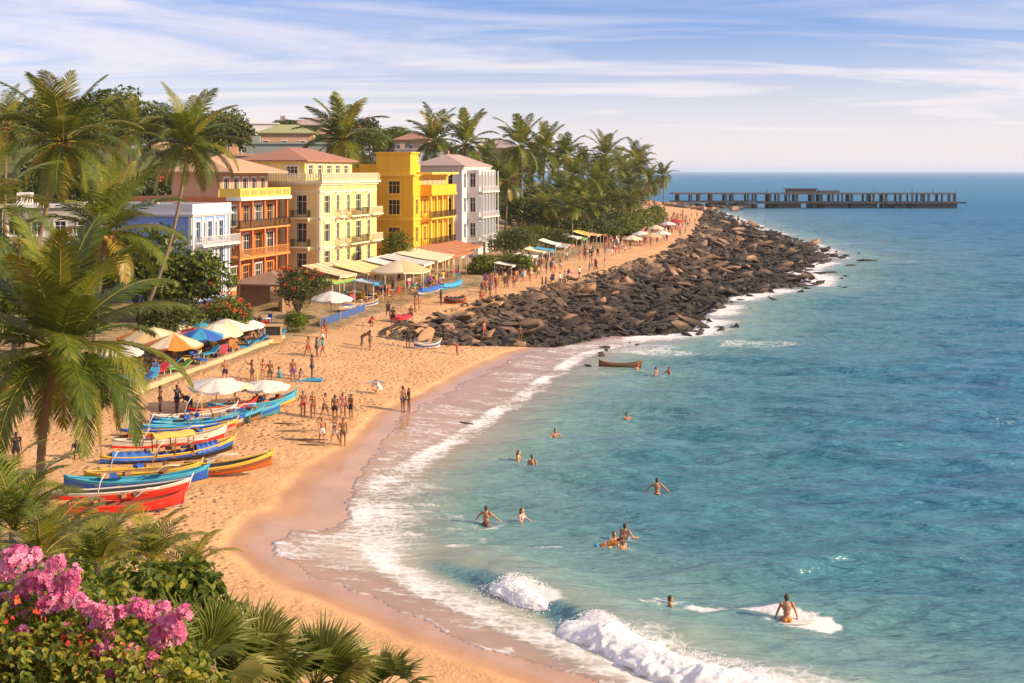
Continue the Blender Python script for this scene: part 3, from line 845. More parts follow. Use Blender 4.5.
def blobs_of(R_, n, r, squash=.8):
    out = [((0, 0, 0), (R_[0] * .75, R_[1] * .75, R_[2] * .8))]
    for i in range(n):
        a = r.uniform(0, 6.28); e = r.uniform(-.5, 1.2); q = r.uniform(.45, .75)
        c = (math.cos(a) * math.cos(e) * R_[0] * q, math.sin(a) * math.cos(e) * R_[1] * q, math.sin(e) * R_[2] * q)
        k = r.uniform(.3, .5); out.append((c, (R_[0] * k, R_[1] * k, R_[2] * k * squash)))
    return out

def bush(name, label, cat, pos, R_, n, size, seed, m=None, flowers=None, nfl=0, trunk=0.0, tint=(.2, .8), group=None, tnt=0):
    r = random.Random(seed); t = thing(name, label, cat, pos, r.uniform(0, 6), group)
    bl = [((c[0], c[1], c[2] + trunk + R_[2] * .8), rd) for c, rd in blobs_of(R_, 9, r)]
    mb = MB(); leaf_cloud(mb, bl, n, size, r, tint=tint)
    mb.build('crown' if trunk else 'foliage', m or LEAF, t, True)
    mb = MB()
    H = trunk + R_[2]
    for k in range(5 if trunk else 4):
        a = k * 1.4 + r.random(); q = .5 * R_[0]
        s0 = .12 if trunk else .05
        mb.tube([(0, 0, -.2), (math.cos(a) * .1 * q, math.sin(a) * .1 * q, trunk * .7 + .1), (math.cos(a) * .5 * q, math.sin(a) * .5 * q, trunk + R_[2] * .4), (math.cos(a) * q, math.sin(a) * q, H)],
                [s0 * 1.4, s0, s0 * .6, s0 * .3], 6)
    mb.build('trunk' if trunk else 'stems', WOOD, t)
    if flowers:
        mb = MB()
        for k in range(nfl):
            c, rd = r.choice(bl[1:])
            u = Vector((r.gauss(0, 1), r.gauss(0, 1), abs(r.gauss(0, 1)) + .2)).normalized()
            cc = Vector(c) + Vector((u.x * rd[0], u.y * rd[1], u.z * rd[2])) * 1.05
            leaf_cloud(mb, [(cc, (size * 1.7, size * 1.7, size * 1.2))], 14, size * .55, r, tint=(.1, 1), flat=.7)
        mb.build('blossom', flowers, t, True)
    return t

def at_bush(px, d, w, h, label, seed, m=None, flowers=None, nfl=0, trunk=0, n=1500, size=.16, name='shrub', cat='shrub', tint=(.2, .8), depth=None, group=None):
    g = on(px, d); g.z -= .1
    return bush(name, label, cat, g, (w / 2, (depth or w) / 2, h / 2), n, size, seed, m, flowers, nfl, trunk, tint, group)

at_bush(172, 98, 6.2, 4.6, 'dark round bush at the foot of the slim curved palm', 1, LEAF, None, 0, .6, 3800, .17)
at_bush(228, 103, 5.0, 4.2, 'yellow-green bush sprinkled with red blossom before the blue house', 2, LEAFY, REDF, 46, .8, 3400, .16)
at_bush(205, 106, 3.6, 3.2, 'low bush of mixed leaves tucked against the blue house wall', 23, LEAF, REDF, 12, .3, 1800, .15)
at_bush(298, 116, 5.6, 4.4, 'round-headed tree flecked with red flowers before the cream building', 3, LEAF, REDF, 48, 1.9, 4200, .16, 'flowering_tree', 'tree')
at_bush(296, 111, 3.4, 2.4, 'clipped green hedge bush on the edge of the sand', 4, LEAFY, None, 0, 0, 2400, .12, 'hedge', 'hedge', depth=2.4)
at_bush(399, 160, 5.2, 4.6, 'small tree growing between the cream and golden buildings', 5, LEAFY, REDF, 6, 2.5, 2400, .18, 'tree', 'tree')
at_bush(376, 160, 3.6, 3.0, 'dark shrub at the back corner of the cream building', 6, LEAF, REDF, 8, .6, 1200, .18)
for i, (px, d, ww, hh, lab) in enumerate([
    (484, 170, 5.2, 3.2, 'rounded light green bush at the end of the terracotta awning'),
    (508, 172, 4.6, 3.4, 'second rounded bush along the promenade, between two brighter ones'),
    (521, 170, 4.4, 3.6, 'bright ragged bush where the promenade sand narrows'),
    (520, 196, 8.0, 7.0, 'large dark bush filling the space beside the white building'),
    (506, 200, 7.0, 5.4, 'deep green bush behind the promenade bushes by the white building'),
    (577, 236, 9, 6.5, 'big dark tree behind the far stalls under the grove'),
    (556, 218, 7, 4.6, 'dark bush shading the stalls under the low palm'),
    (600, 250, 9, 5.5, 'dark reddish bush left of the row of domed bushes'),
    (607, 243, 7, 4.2, 'small bright domed bush below the darker ones'),
    (621, 258, 9, 5.6, 'first big domed bush along the far promenade'),
    (637, 284, 9.5, 5.6, 'second big domed bush along the far promenade'),
    (649, 312, 10, 6, 'third domed bush near the end palms'),
    (655, 360, 9, 5.5, 'last domed bush beneath the end palms'),
    (534, 224, 8, 5.5, 'dark bush behind the first far stalls'),
    (548, 236, 9, 6, 'wide dark bush behind the second far stalls'),
    (566, 244, 8, 6.5, 'tall dark bush in the grove behind the third far stall'),
    (588, 256, 9, 6.5, 'tall dark bush in the middle of the grove'),
    (612, 275, 11, 8, 'broad tree crown under the grove palms'),
    (630, 305, 12, 8, 'broad tree crown behind the domed bushes'),
    (518, 222, 7, 5, 'dark bush close behind the white building corner'),
    (629, 246, 5.5, 3.2, 'little green mound of bush at the promenade edge')]):
    at_bush(px, d, ww, hh, lab, 30 + i, LEAFY if i in (0, 1, 2, 8, 9, 10, 11, 13) else LEAF, None, 0, 0, 1500, .24 if d < 230 else .34, group='bushes along the promenade')

# trees on the hill behind the houses
r = random.Random(77)
hill_labels = ['tree on the wooded hillside behind the seafront houses', 'hillside tree crown above the rooftops']
tp = []
for k in range(5):
    t = bush('tree', hill_labels[0], 'tree', (0, 0, 0), (4.2 + k * .35, 4.4, 3.0 + .4 * (k % 3)), 1250, .42, 90 + k, LEAFY if k % 3 else LEAF, REDF if k == 3 else None, 7 if k == 3 else 0, 2.6, (.1, .75), 'trees on the hillside')
    tp.append(t)
spots = [(8, 175), (40, 185), (95, 190), (120, 260), (150, 240), (205, 235), (226, 300), (246, 210), (236, 250), (258, 330), (285, 320), (308, 300), (300, 225), (318, 240), (330, 330), (352, 300), (372, 310), (398, 330), (385, 260), (412, 300), (425, 340),
         (448, 340), (470, 330), (495, 345), (510, 300), (540, 330), (560, 350), (585, 360), (600, 380), (618, 400), (70, 250), (180, 300), (15, 300), (55, 330), (100, 340), (205, 350), (440, 250), (480, 270), (168, 185), (545, 265), (590, 300), (78, 150), (30, 140), (640, 430),
         (525, 240), (565, 300), (610, 340), (140, 150), (60, 120), (105, 130), (155, 128), (10, 112), (20, 98), (70, 92), (-8, 84)] + [(px, d) for px, d in [(r.uniform(-12, 470), r.uniform(150, 350)) for _ in range(80)] if not any(abs(px - hx) < 15 and d < hd + 8 for hx, hd in ((246, 235), (258, 262), (246, 300), (292, 330), (394, 310), (410, 292), (430, 300))) and not (px > 190 and d < 215)] + [(r.uniform(-10, 200), r.uniform(112, 150)) for _ in range(22)]
for i, (px, d) in enumerate(spots):
    g = on(px, d); o = tp[i] if i < 5 else copy_thing(tp[i % 5], g, 0)
    o.location = g; o.rotation_euler = (0, 0, r.uniform(0, 6.28)); s_ = r.uniform(.8, 1.2) * (.8 if d < 160 else (1 if d < 215 else 1.12)); o.scale = (s_, s_, s_ * r.uniform(.85, 1.15))
# ------------------------------------------------------------------ seafront buildings
GLASS = mat('window_glass', (.025, .032, .04), .12, .2, 2, spec=.6)
WHITE = mat('white_trim', (.74, .70, .66), .65, .07, 1.5)
CREAMW = mat('cream_wall', (.88, .65, .23), .8, .13, 1.4, .15, 30, stretch=(1, 1, .22))
CREAMT = mat('cream_trim', (.84, .74, .50), .75, .06, 1.2)
GOLDW = mat('golden_wall', (.88, .46, .022), .8, .14, 1.4, .15, 30, stretch=(1, 1, .22))
GOLDT = mat('golden_trim', (.90, .60, .08), .75, .07, 1.2)
BLUEW = mat('blue_wall', (.27, .39, .72), .8, .14, 1.4, .15, 30, stretch=(1, 1, .22))
ORNW = mat('orange_wall', (.62, .20, .07), .8, .16, 1.4, .15, 30, stretch=(1, 1, .22))
ORNT = mat('ochre_trim', (.74, .33, .10), .75, .08, 1.2)
WHITEW = mat('whitewashed_wall', (.76, .73, .73), .8, .1, 1.4, .15, 30, stretch=(1, 1, .22))
DARKIN = mat('dark_room', (.03, .025, .022), .9, .2, 1)
SHUTB = mat('blue_shutter', (.12, .28, .55), .6, .12, 4)
SHUTC = mat('grey_shutter', (.42, .40, .36), .65, .1, 4)
SHUTG = mat('yellow_shutter', (.80, .56, .12), .65, .1, 4)
SHUTW = mat('pale_blue_shutter', (.42, .54, .62), .65, .1, 4)
SHUTD = mat('dark_shutter', (.05, .045, .035), .6, .2, 4)
TILE = mat('red_roof_tile', (.40, .185, .125), .85, .2, 1.6, .8, 7, stretch=(1, 6, 1))
TILEO = mat('weathered_roof', (.56, .33, .20), .85, .14, 1.2, .6, 6)
TILEG = mat('grey_pink_roof', (.42, .31, .28), .85, .14, 1.2, .6, 6)
IRON = mat('wrought_iron', (.03, .028, .026), .5, .2, 5)
CONC = mat('pale_concrete', (.52, .46, .40), .85, .12, 1.0, .2, 12)

def facade(mb, face, L_, D_, z0, z1, ops, dep=.22, mi=0):
    """one outer face with real openings; face 'f' (y=0), 's' (x=0), 'b' (y=D), 'e' (x=L); ops = (u0,u1,za,zb)"""
    def pt(u, z, n):
        if face == 'f': return (u, -n, z)
        if face == 's': return (-n, u, z)
        if face == 'b': return (u, D_ + n, z)
        return (L_ + n, u, z)
    W = L_ if face in 'fb' else D_
    us = sorted({0, W, *[round(a, 4) for o in ops for a in o[:2]]}); zs = sorted({z0, z1, *[round(a, 4) for o in ops for a in o[2:4]]})
    for i in range(len(us) - 1):
        for j in range(len(zs) - 1):
            cu, cz = (us[i] + us[i + 1]) / 2, (zs[j] + zs[j + 1]) / 2
            if any(o[0] < cu < o[1] and o[2] < cz < o[3] for o in ops): continue
            mb.add([pt(us[i], zs[j], 0), pt(us[i + 1], zs[j], 0), pt(us[i + 1], zs[j + 1], 0), pt(us[i], zs[j + 1], 0)], [(0, 1, 2, 3)], mi)
    for u0, u1, a, b in ops:
        for p, q in (((u0, a), (u1, a)), ((u1, a), (u1, b)), ((u1, b), (u0, b)), ((u0, b), (u0, a))):
            mb.add([pt(p[0], p[1], 0), pt(q[0], q[1], 0), pt(q[0], q[1], -dep), pt(p[0], p[1], -dep)], [(0, 1, 2, 3)], mi)
    return pt

WCACHE = {}
def window(face, L_, D_, o, par, shut=None, trim=WHITE, dep=.22, bars=2, ajar=True, sill=True, arch=False):
    u0, u1, a, b = o; w_, h_ = round(u1 - u0, 3), round(b - a, 3)
    key = (w_, h_, shut.name if shut else None, trim.name, dep, bars, sill, face)
    if key not in WCACHE:
        g = MB(); g.add([(0, dep - .02, 0), (w_, dep - .02, 0), (w_, dep - .02, h_), (0, dep - .02, h_)], [(0, 1, 2, 3)])
        f = MB(); t = .09
        for x0, x1, za, zb in ((0, t, 0, h_), (w_ - t, w_, 0, h_), (t, w_ - t, 0, t), (t, w_ - t, h_ - t, h_)): f.b2(x0, x1, dep - .09, dep - .03, za, zb)
        for k in range(1, bars): f.b2(w_ * k / bars - .03, w_ * k / bars + .03, dep - .08, dep - .035, t, h_ - t)
        f.b2(t, w_ - t, dep - .078, dep - .038, h_ * .66 - .03, h_ * .66 + .03)
        s_ = MB(); p = .06
        s_.b2(-.14, -.003, -p, 0, -.05, h_ + .14); s_.b2(w_ + .003, w_ + .14, -p, 0, -.05, h_ + .14); s_.b2(-.137, w_ + .137, -p - .01, -.003, h_ + .003, h_ + .2)
        if sill: s_.b2(-.2, w_ + .2, -.14, -.003, -.17, -.053)
        q = None
        if shut:
            q2 = []
            lw = w_ / 2
            for sg in (0, 1):
                q = MB(); q2.append(q)
                M = Matrix.Rotation((1.2 if sg == 0 else -1.2), 3, 'Z')
                nl = max(5, int(h_ / .22))
                hx = 0 if sg == 0 else w_
                def bx(x0, x1, y0, y1, za, zb):
                    q.box(M @ Vector(((x0 + x1) / 2 * (1 if sg == 0 else -1), (y0 + y1) / 2, (za + zb) / 2)) + Vector((hx, -.02, 0)), (x1 - x0, y1 - y0, zb - za), 0, 0, M) 
                bx(.01, .07, -.03, .02, .02, h_ - .02); bx(lw * .72 - .06, lw * .72, -.03, .02, .02, h_ - .02)
                for k in range(nl): bx(.07, lw * .72 - .06, -.015, .01, .04 + k * (h_ - .08) / nl, .04 + (k + .8) * (h_ - .08) / nl)
        WCACHE[key] = (g.mesh('window', GLASS), f.mesh('frame', trim), s_.mesh('surround', trim), [z_.mesh('shutter', shut) for z_ in q2] if q else None)
    gm, fm, sm_, qm = WCACHE[key]
    win = link('window', gm, par)
    if face == 'f': win.location = (u0, 0, a)
    elif face == 's': win.location = (0, u1, a); win.rotation_euler = (0, 0, -PI / 2)
    elif face == 'b': win.location = (u1, D_, a); win.rotation_euler = (0, 0, PI)
    else: win.location = (L_, u0, a); win.rotation_euler = (0, 0, PI / 2)
    link('frame', fm, win); link('surround', sm_, win)
    for z_ in (qm or ()): link('shutter', z_, win)
    return win

def rail_mb(pts, h=1.0, pitch=.16, th=.025, post=.05, rails=(.08, .97)):
    mb = MB()
    for p, q in zip(pts[:-1], pts[1:]):
        p = Vector(p); q = Vector(q); l = (q - p).length; d = (q - p) / l; a = math.atan2(d.y, d.x)
        for z in rails: mb.box((p + q) / 2 + Vector((0, 0, h * z)), (l, .05, .05), a)
        n = max(2, int(l / pitch))
        for k in range(n + 1):
            w_ = post if k in (0, n) else th
            mb.box(p + d * l * k / n + Vector((0, 0, h * .5)), (w_, w_, h * .88), a)
    return mb

def balcony(par, face, L_, D_, u0, u1, z, dep, slabm, railm, h=1.0, pitch=.16, brackets=True, th=.03, solid=None):
    def T(u, n, zz): return (u, -n, zz) if face == 'f' else (-n, u, zz)
    mb = MB()
    def bb(ua, ub, na, nb, za, zb):
        if face == 'f': mb.b2(ua, ub, -nb, -na, za, zb)
        else: mb.b2(-nb, -na, ua, ub, za, zb)
    bb(u0, u1, -.02, dep, z - .2, z); bb(u0 - .05, u1 + .05, dep - .1, dep + .05, z - .12, z - .04)
    if brackets:
        n = max(2, int((u1 - u0) / 1.6) + 1)
        for k in range(n):
            u = u0 + .15 + (u1 - u0 - .3) * k / (n - 1)
            bb(u - .08, u + .08, 0, dep * .7, z - .42, z - .2); bb(u - .07, u + .07, 0, dep * .35, z - .62, z - .42)
    b = mb.build('balcony', slabm, par)
    e = .06
    rail_mb([T(u0 + e, 0, z), T(u0 + e, dep - e, z), T(u1 - e, dep - e, z), T(u1 - e, 0, z)], h, pitch, th).build('railing', railm, b)
    if solid:
        q = MB()
        n = max(1, int((u1 - u0) / 1.3))
        for k in range(n):
            a = u0 + .15 + (u1 - u0 - .3) * (k + .1) / n; c = u0 + .15 + (u1 - u0 - .3) * (k + .9) / n
            if face == 'f': q.b2(a, c, -dep + .09, -dep + .12, z + .12, z + h * .85)
        q.build('panel', solid, b)
    return b

def band(par, L_, D_, z0, z1, out, m, name='cornice', steps=2):
    mb = MB()
    for k in range(steps):
        za = z0 + (z1 - z0) * k / steps; zb = z0 + (z1 - z0) * (k + 1) / steps; o = out * (k + 1) / steps
        mb.b2(-o, L_ + o, -o, .05, za, zb); mb.b2(-o, .05, .051, D_ + o, za, zb); mb.b2(L_ - .05, L_ + o, .051, D_ + o, za, zb); mb.b2(.051, L_ - .051, D_ - .05, D_ + o, za, zb)
    return mb.build(name, m, par)

def hip(mb, x0, x1, y0, y1, z0, h, ov=.5, mi=0, th=.18, ridge=None):
    x0 -= ov; x1 += ov; y0 -= ov; y1 += ov
    k = min(x1 - x0, y1 - y0) / 2 if ridge is None else ridge
    if x1 - x0 >= y1 - y0: r0 = ((x0 + k), (y0 + y1) / 2, z0 + h); r1 = ((x1 - k), (y0 + y1) / 2, z0 + h)
    else: r0 = ((x0 + x1) / 2, y0 + k, z0 + h); r1 = ((x0 + x1) / 2, y1 - k, z0 + h)
    b = [(x0, y0, z0), (x1, y0, z0), (x1, y1, z0), (x0, y1, z0)]; c = [(p[0], p[1], z0 - th) for p in b]
    v = b + [r0, r1] + c
    if x1 - x0 >= y1 - y0: fs = [(0, 1, 5, 4), (1, 2, 5), (2, 3, 4, 5), (3, 0, 4)]
    else: fs = [(0, 1, 4), (1, 2, 5, 4), (2, 3, 5), (3, 0, 4, 5)]
    fs += [(6, 7, 1, 0), (7, 8, 2, 1), (8, 9, 3, 2), (9, 6, 0, 3), (9, 8, 7, 6)]
    mb.add(v, fs, mi)

ROT = math.atan2(BA.y, BA.x)
def bld(name, label, px, d, cat='building', zbase=3.0, rot=ROT):
    x = (px - 512) * d / FP
    return thing(name, label, cat, (x, d, zbase), rot)
def shell(t, L_, D_, H_, wm, fo, so, dep=.22, name='wall', base=-1.5):
    mb = MB(); facade(mb, 'f', L_, D_, base, H_, fo, dep); facade(mb, 's', L_, D_, base, H_, so, dep)
    facade(mb, 'b', L_, D_, base, H_, []); facade(mb, 'e', L_, D_, base, H_, [])
    mb.add([(0, 0, H_), (L_, 0, H_), (L_, D_, H_), (0, D_, H_)], [(0, 1, 2, 3)])
    # dark rooms behind the panes
    return mb.build(name, wm, t)

# --- blue house with white parapet
t = bld('blue_house', 'pale blue low house with a white parapet and white window surrounds', 192, 128)
L_, D_, H_ = 8.2, 17, 9.1
fo = [(.7 + 2.5 * k, 1.7 + 2.5 * k, z, z + 2.2) for k in range(3) for z in (.4, 3.4, 6.3)]
fo += [(2.25, 2.75, z, z + 2.0) for z in (3.5, 6.4)] + [(4.75, 5.25, z, z + 2.0) for z in (3.5, 6.4)]
so = [(u, u + 1.0, z, z + 1.3) for u in (4.0, 8.5, 13) for z in (3.7, 6.9)]
shell(t, L_, D_, H_, BLUEW, fo, so)
for i, o in enumerate(fo): window('f', L_, D_, o, t, SHUTB if (i % 3 and o[1] - o[0] > .6) else None, WHITE)
for o in so: window('s', L_, D_, o, t, None, WHITE)
mb = MB()
for u in (0.02, 2.0, 4.5, 7.0, 7.88): mb.b2(u, u + .3, -.1, -.002, -1, 9.1)
mb.b2(-.1, -.002, .02, .4, -1, 9.1)
mb.build('pilaster', WHITE, t)
band(t, L_, D_, 9.1, 9.4, .35, WHITE); 
mb = MB(); mb.b2(-.15, L_ + .15, -.15, .1, 9.4, 10.45); mb.b2(-.15, .1, .1, D_, 9.4, 10.45); mb.b2(L_ - .1, L_ + .15, .1, D_, 9.4, 10.45); mb.b2(.1, L_ - .1, D_ - .25, D_, 9.4, 10.45); mb.build('parapet', WHITE, t)
mb = MB(); mb.b2(.1, L_ - .1, .1, D_ - .25, 9.1, 9.5); mb.build('roof', CONC, t)
band(t, L_, D_, 5.75, 6.0, .12, WHITE, 'string_course', 1)
balcony(t, 'f', L_, D_, .3, 8.6, 6.0, 1.2, WHITE, WHITE, .95, .2, True, .05)
balcony(t, 'f', L_, D_, .3, 5.2, 3.1, .9, WHITE, WHITE, .9, .2, True, .05)
for k in range(3): mb = MB(); mb.b2(1.4 + k * 2.1, 1.9 + k * 2.1, 5 + (k % 2) * 2, 5.6 + (k % 2) * 2, 9.5, 10.6 + .3 * (k % 2)); mb.build('roof_vent', CONC, t)

# --- orange house with stacked balconies
t = bld('orange_house', 'terracotta orange house with three deep ochre balconies and a tiled terrace roof', 227, 137)
L_, D_, H_ = 12.8, 13, 11.0
fo = [(.7 + 3.05 * k, 2.5 + 3.05 * k, z, z + 2.5) for k in range(4) for z in (.4, 4.1, 7.5)]
so = [(u, u + 1.0, z, z + 1.6) for u in (2, 5, 9) for z in (4.6, 8.1)]
shell(t, L_, D_, H_, ORNW, fo, so)
for i, o in enumerate(fo): window('f', L_, D_, o, t, (None, SHUTD, SHUTW)[i % 3], ORNT if i % 2 else WHITE, bars=3)
for o in so: window('s', L_, D_, o, t, None, ORNT)
for j, z in enumerate((4.0, 7.35)):
    balcony(t, 'f', L_, D_, -.1, 12.9, z, 1.7, ORNT, IRON if j else ORNT, 1.0, .17, True, .04, ORNT if j else None)
for u in (0.1, 3.2, 6.3, 9.4, 12.4): 
    for za, zb in ((-1, 3.79), (4.01, 7.14), (7.36, 10.55)):
        mb = MB(); mb.b2(u, u + .28, -1.55, -1.27, za, zb); mb.build('column', ORNW, t)
mb = MB(); mb.b2(-.2, 13.0, -1.9, -.003, 10.6, 11.0); mb.build('canopy_slab', WHITE, t)
mb = MB(); mb.b2(-.1, 12.9, -1.75, -1.55, 11.0, 12.0); mb.b2(-.1, .1, -1.55, .9, 11.0, 12.0); mb.b2(12.7, 12.9, -1.55, 8, 11, 12.0)
par_ = mb.build('parapet', GOLDT, t)
mb = MB()
for k in range(6): mb.b2(.35 + k * 2.1, 1.95 + k * 2.1, -1.79, -1.751, 11.2, 11.8)
mb.build('parapet_panel', ORNT, par_)
mb = MB(); po = [(1.2 + 2.3 * k, 2.5 + 2.3 * k, 11.6, 13.2) for k in range(5)]
mb2 = MB(); facade(mb2, 'f', 12.4, 6, 0, 2.9, [(o[0], o[1], o[2] - 11, o[3] - 11) for o in po]); facade(mb2, 's', 12.4, 6, 0, 2.9, []); facade(mb2, 'e', 12.4, 6, 0, 2.9, []); facade(mb2, 'b', 12.4, 6, 0, 2.9, [])
ph = mb2.build('penthouse', mat('tan_wall', (.58, .31, .17), .8, .1, .6), t); ph.location = (.2, 1.2, 11)
for o in po: window('f', 12.4, 6, (o[0], o[1], o[2] - 11, o[3] - 11), ph, None, WHITE)
mb = MB(); hip(mb, 0, 12.8, -.2, 7.4, 13.95, 1.5, .9, ridge=3.5); mb.build('roof', TILEO, t)

# --- cream building
t = bld('cream_building', 'tall cream yellow building with grey shutters, iron balconies and a reddish rooftop pavilion', 320, 150)
L_, D_, H_ = 19, 13, 12.2
cols = [(1.2, 3.0), (5.0, 6.0), (8.5, 9.5), (11.6, 13.4), (15.6, 16.7)]
fo = [(a, b, z, z + 2.3) for a, b in cols for z in (1.6, 5.0, 8.6)]
so = [(a, b, z, z + 2.5) for a, b in ((1.8, 3.1), (7.2, 8.5)) for z in (1.2, 5.0, 8.5)]
shell(t, L_, D_, H_, CREAMW, fo, so)
for i, o in enumerate(fo): window('f', L_, D_, o, t, SHUTC, CREAMT)
for o in so: window('s', L_, D_, o, t, SHUTD, CREAMT)
mb = MB()
for u in (.02, 3.9, 7.2, 14.4, 18.6): mb.b2(u, u + .38, -.09, -.002, .6, H_)
mb.b2(-.09, -.002, .02, .5, .6, H_); mb.b2(-.09, -.002, 5.0, 5.4, .6, H_); mb.b2(-.09, -.002, 10.4, 10.8, .6, H_)
mb.build('pilaster', CREAMT, t)
band(t, L_, D_, 4.2, 4.5, .14, CREAMT, 'string_course', 1); band(t, L_, D_, 7.9, 8.15, .14, CREAMT, 'string_course', 1); band(t, L_, D_, 11.3, 11.5, .12, CREAMT, 'string_course', 1)
band(t, L_, D_, 12.2, 12.75, .55, CREAMT)
for z in (4.5, 8.15):
    balcony(t, 'f', L_, D_, 4.5, 6.6, z, .8, CREAMT, CREAMT, .95, .18, True, .05)
    balcony(t, 'f', L_, D_, 7.9, 14.1, z, 1.0, CREAMT, IRON, .95, .18, True, .035)
    balcony(t, 'f', L_, D_, 15.2, 19.3, z, 1.0, CREAMT, CREAMT, .95, .18, True, .05)
    for a in (1.3, 6.7): balcony(t, 's', L_, D_, a, a + 2.4, z, .8, CREAMT, IRON, .95, .14, True, .035)
mb = MB()
for a, b in cols:
    for z in (1.6, 5.0, 8.6): mb.b2(a - .3, b + .3, -.22, -.003, z + 2.52, z + 2.72)
mb.build('lintel_moulding', CREAMT, t)
rail_mb([(-.3, 12.6, 12.75), (-.3, -.3, 12.75), (19.2, -.3, 12.75), (19.2, 12.6, 12.75)], 1.0, .35, .14, .3).build('balustrade', CREAMT, t)
po = [(1.0 + 2.9 * k, 2.6 + 2.9 * k, .7, 2.0) for k in range(5)]; ps = [(1.0, 2.6, .7, 1.9), (5, 6.6, .7, 1.9)]
mb2 = MB(); 
for f_, oo in (('f', po), ('s', ps), ('b', []), ('e', [])): facade(mb2, f_, 15.5, 9, 0, 2.6, oo)
ph = mb2.build('pavilion', CREAMW, t); ph.location = (2.0, 3.0, 12.75)
for o in po: window('f', 15.5, 9, o, ph, None, WHITE, bars=3)
for o in ps: window('s', 15.5, 9, o, ph, None, WHITE, bars=3)
mb = MB(); hip(mb, 2.0, 17.5, 3.0, 12.0, 15.4, 1.7, .7); mb.build('roof', TILE, t)

# --- golden building
t = bld('golden_building', 'deep golden yellow building with a raised corner block and columned front balconies', 413, 172)
L_, D_, H_ = 16.2, 9.5, 13.2
cols = [(1.0, 2.2), (4.6, 5.7), (7.2, 8.3), (9.8, 10.9), (12.4, 13.6)]
fo = [(a, b, z, z + 2.2) for a, b in cols for z in (3.7, 7.7)]
so = [(2.0, 3.8, z, z + 2.2) for z in (3.7, 7.7)] + [(2.0, 3.8, 10.7, 12.6)]
shell(t, L_, D_, H_, GOLDW, fo, so)
for o in fo: window('f', L_, D_, o, t, SHUTG, GOLDT)
for o in so: window('s', L_, D_, o, t, None, GOLDT, bars=3)
band(t, L_, D_, 6.9, 7.15, .16, GOLDT, 'string_course', 1); band(t, L_, D_, 2.9, 3.1, .16, GOLDT, 'string_course', 1)
band(t, L_, D_, 13.2, 13.5, .3, GOLDT)
for u in (.02, 3.6, 6.3, 8.9, 11.5, 14.2, 15.8):
    for za, zb in ((-1, 3.0), (3.3, 6.7), (7.2, 10.4)):
        mb = MB(); mb.b2(u, u + .36, -1.5 if u > 3 and u < 15 else -.1, -1.15 if u > 3 and u < 15 else -.002, za, zb); mb.build('column', GOLDT, t)
balcony(t, 'f', L_, D_, 3.3, 15.0, 7.1, 1.7, GOLDT, IRON, 1.0, .2, True, .04); balcony(t, 'f', L_, D_, 3.3, 15.0, 3.2, 1.7, GOLDT, IRON, 1.0, .2, True, .04)
mb = MB(); mb.b2(3.2, 15.2, -1.8, -.003, 10.4, 10.75); mb.b2(3.3, 15.1, -1.7, -1.5, 10.75, 12.0); mb.b2(3.3, 3.5, -1.5, -.01, 10.75, 12.0); mb.b2(14.9, 15.1, -1.5, -.01, 10.75, 12); mb.build('terrace_parapet', GOLDW, t)
mb = MB()
for o in [(4.2 + k * 2.2, 5.6 + k * 2.2) for k in range(5)]: mb.b2(o[0], o[1], -.06, -.003, 11, 12.7)
mb.build('terrace_door', SHUTC, t)
mb = MB(); mb.b2(2.6, 15.4, -2.0, .3, 13.52, 13.8); mb.build('terrace_roof', GOLDT, t)
mb = MB(); mb.b2(-.05, 3.4, .4, 5.6, 13.5, 16.5); mb.b2(-.25, 3.6, .2, 5.8, 16.5, 16.75); mb.b2(.6, 6.5, 1.2, 8.5, 13.5, 15.0); mb.build('corner_block', GOLDW, t)
# lower rear wing, set back
mb = MB(); so2 = [(1.0, 1.5, z, z + .7) for z in (4, 8, 11.5)]
facade(mb, 's', 10, 8, -1.5, 14.4, so2); facade(mb, 'e', 10, 8, -1.5, 14.4, []); facade(mb, 'b', 10, 8, -1.5, 14.4, []); facade(mb, 'f', 10, 8, -1.5, 14.4, [])
mb.add([(0, 0, 14.4), (10, 0, 14.4), (10, 8, 14.4), (0, 8, 14.4)], [(0, 1, 2, 3)])
wg = mb.build('rear_wing', GOLDW, t); wg.location = (2.5, 9.51, 0)
for o in so2: window('s', 10, 8, o, wg, None, GOLDT, bars=1)

# --- white building
t = bld('white_building', 'white three-storey building with pale blue shutters and a projecting glazed bay', 462, 195)
L_, D_, H_ = 15.5, 8, 14.2
cols = [(.9, 2.1), (13, 14.2)]
fo = [(a, b, z, z + 2.4) for a, b in cols for z in (3.0, 7.2, 11.2)]
so = [(1.6, 3.2, z, z + 2.4) for z in (3.0, 7.2, 11.2)] + [(4.6, 5.6, z, z + 2.2) for z in (3, 7.2, 11.2)]
shell(t, L_, D_, H_, WHITEW, fo, so)
for o in fo: window('f', L_, D_, o, t, SHUTW, WHITE)
for o in so: window('s', L_, D_, o, t, None, WHITE, bars=2)
b_f = [(.5 + 1.85 * k, 1.5 + 1.85 * k, z, z + 2.6) for k in range(5) for z in (3.0, 7.2)] + [(.5 + 1.85 * k, 1.5 + 1.85 * k, 11.3, 13.3) for k in range(5)]
b_s = [(.4, 1.4, z, z + 2.5) for z in (3.0, 7.2, 11.2)]
mb = MB(); facade(mb, 'f', 9.6, 1.8, 2.2, 14.2, b_f); facade(mb, 's', 9.6, 1.8, 2.2, 14.2, b_s); facade(mb, 'e', 9.6, 1.8, 2.2, 14.2, [])
mb.add([(0, 0, 14.2), (9.6, 0, 14.2), (9.6, 1.8, 14.2), (0, 1.8, 14.2)], [(0, 1, 2, 3)]); mb.add([(0, 0, 2.2), (0, 1.8, 2.2), (9.6, 1.8, 2.2), (9.6, 0, 2.2)], [(0, 1, 2, 3)])
by = mb.build('bay', WHITEW, t); by.location = (3.0, -1.8, 0)
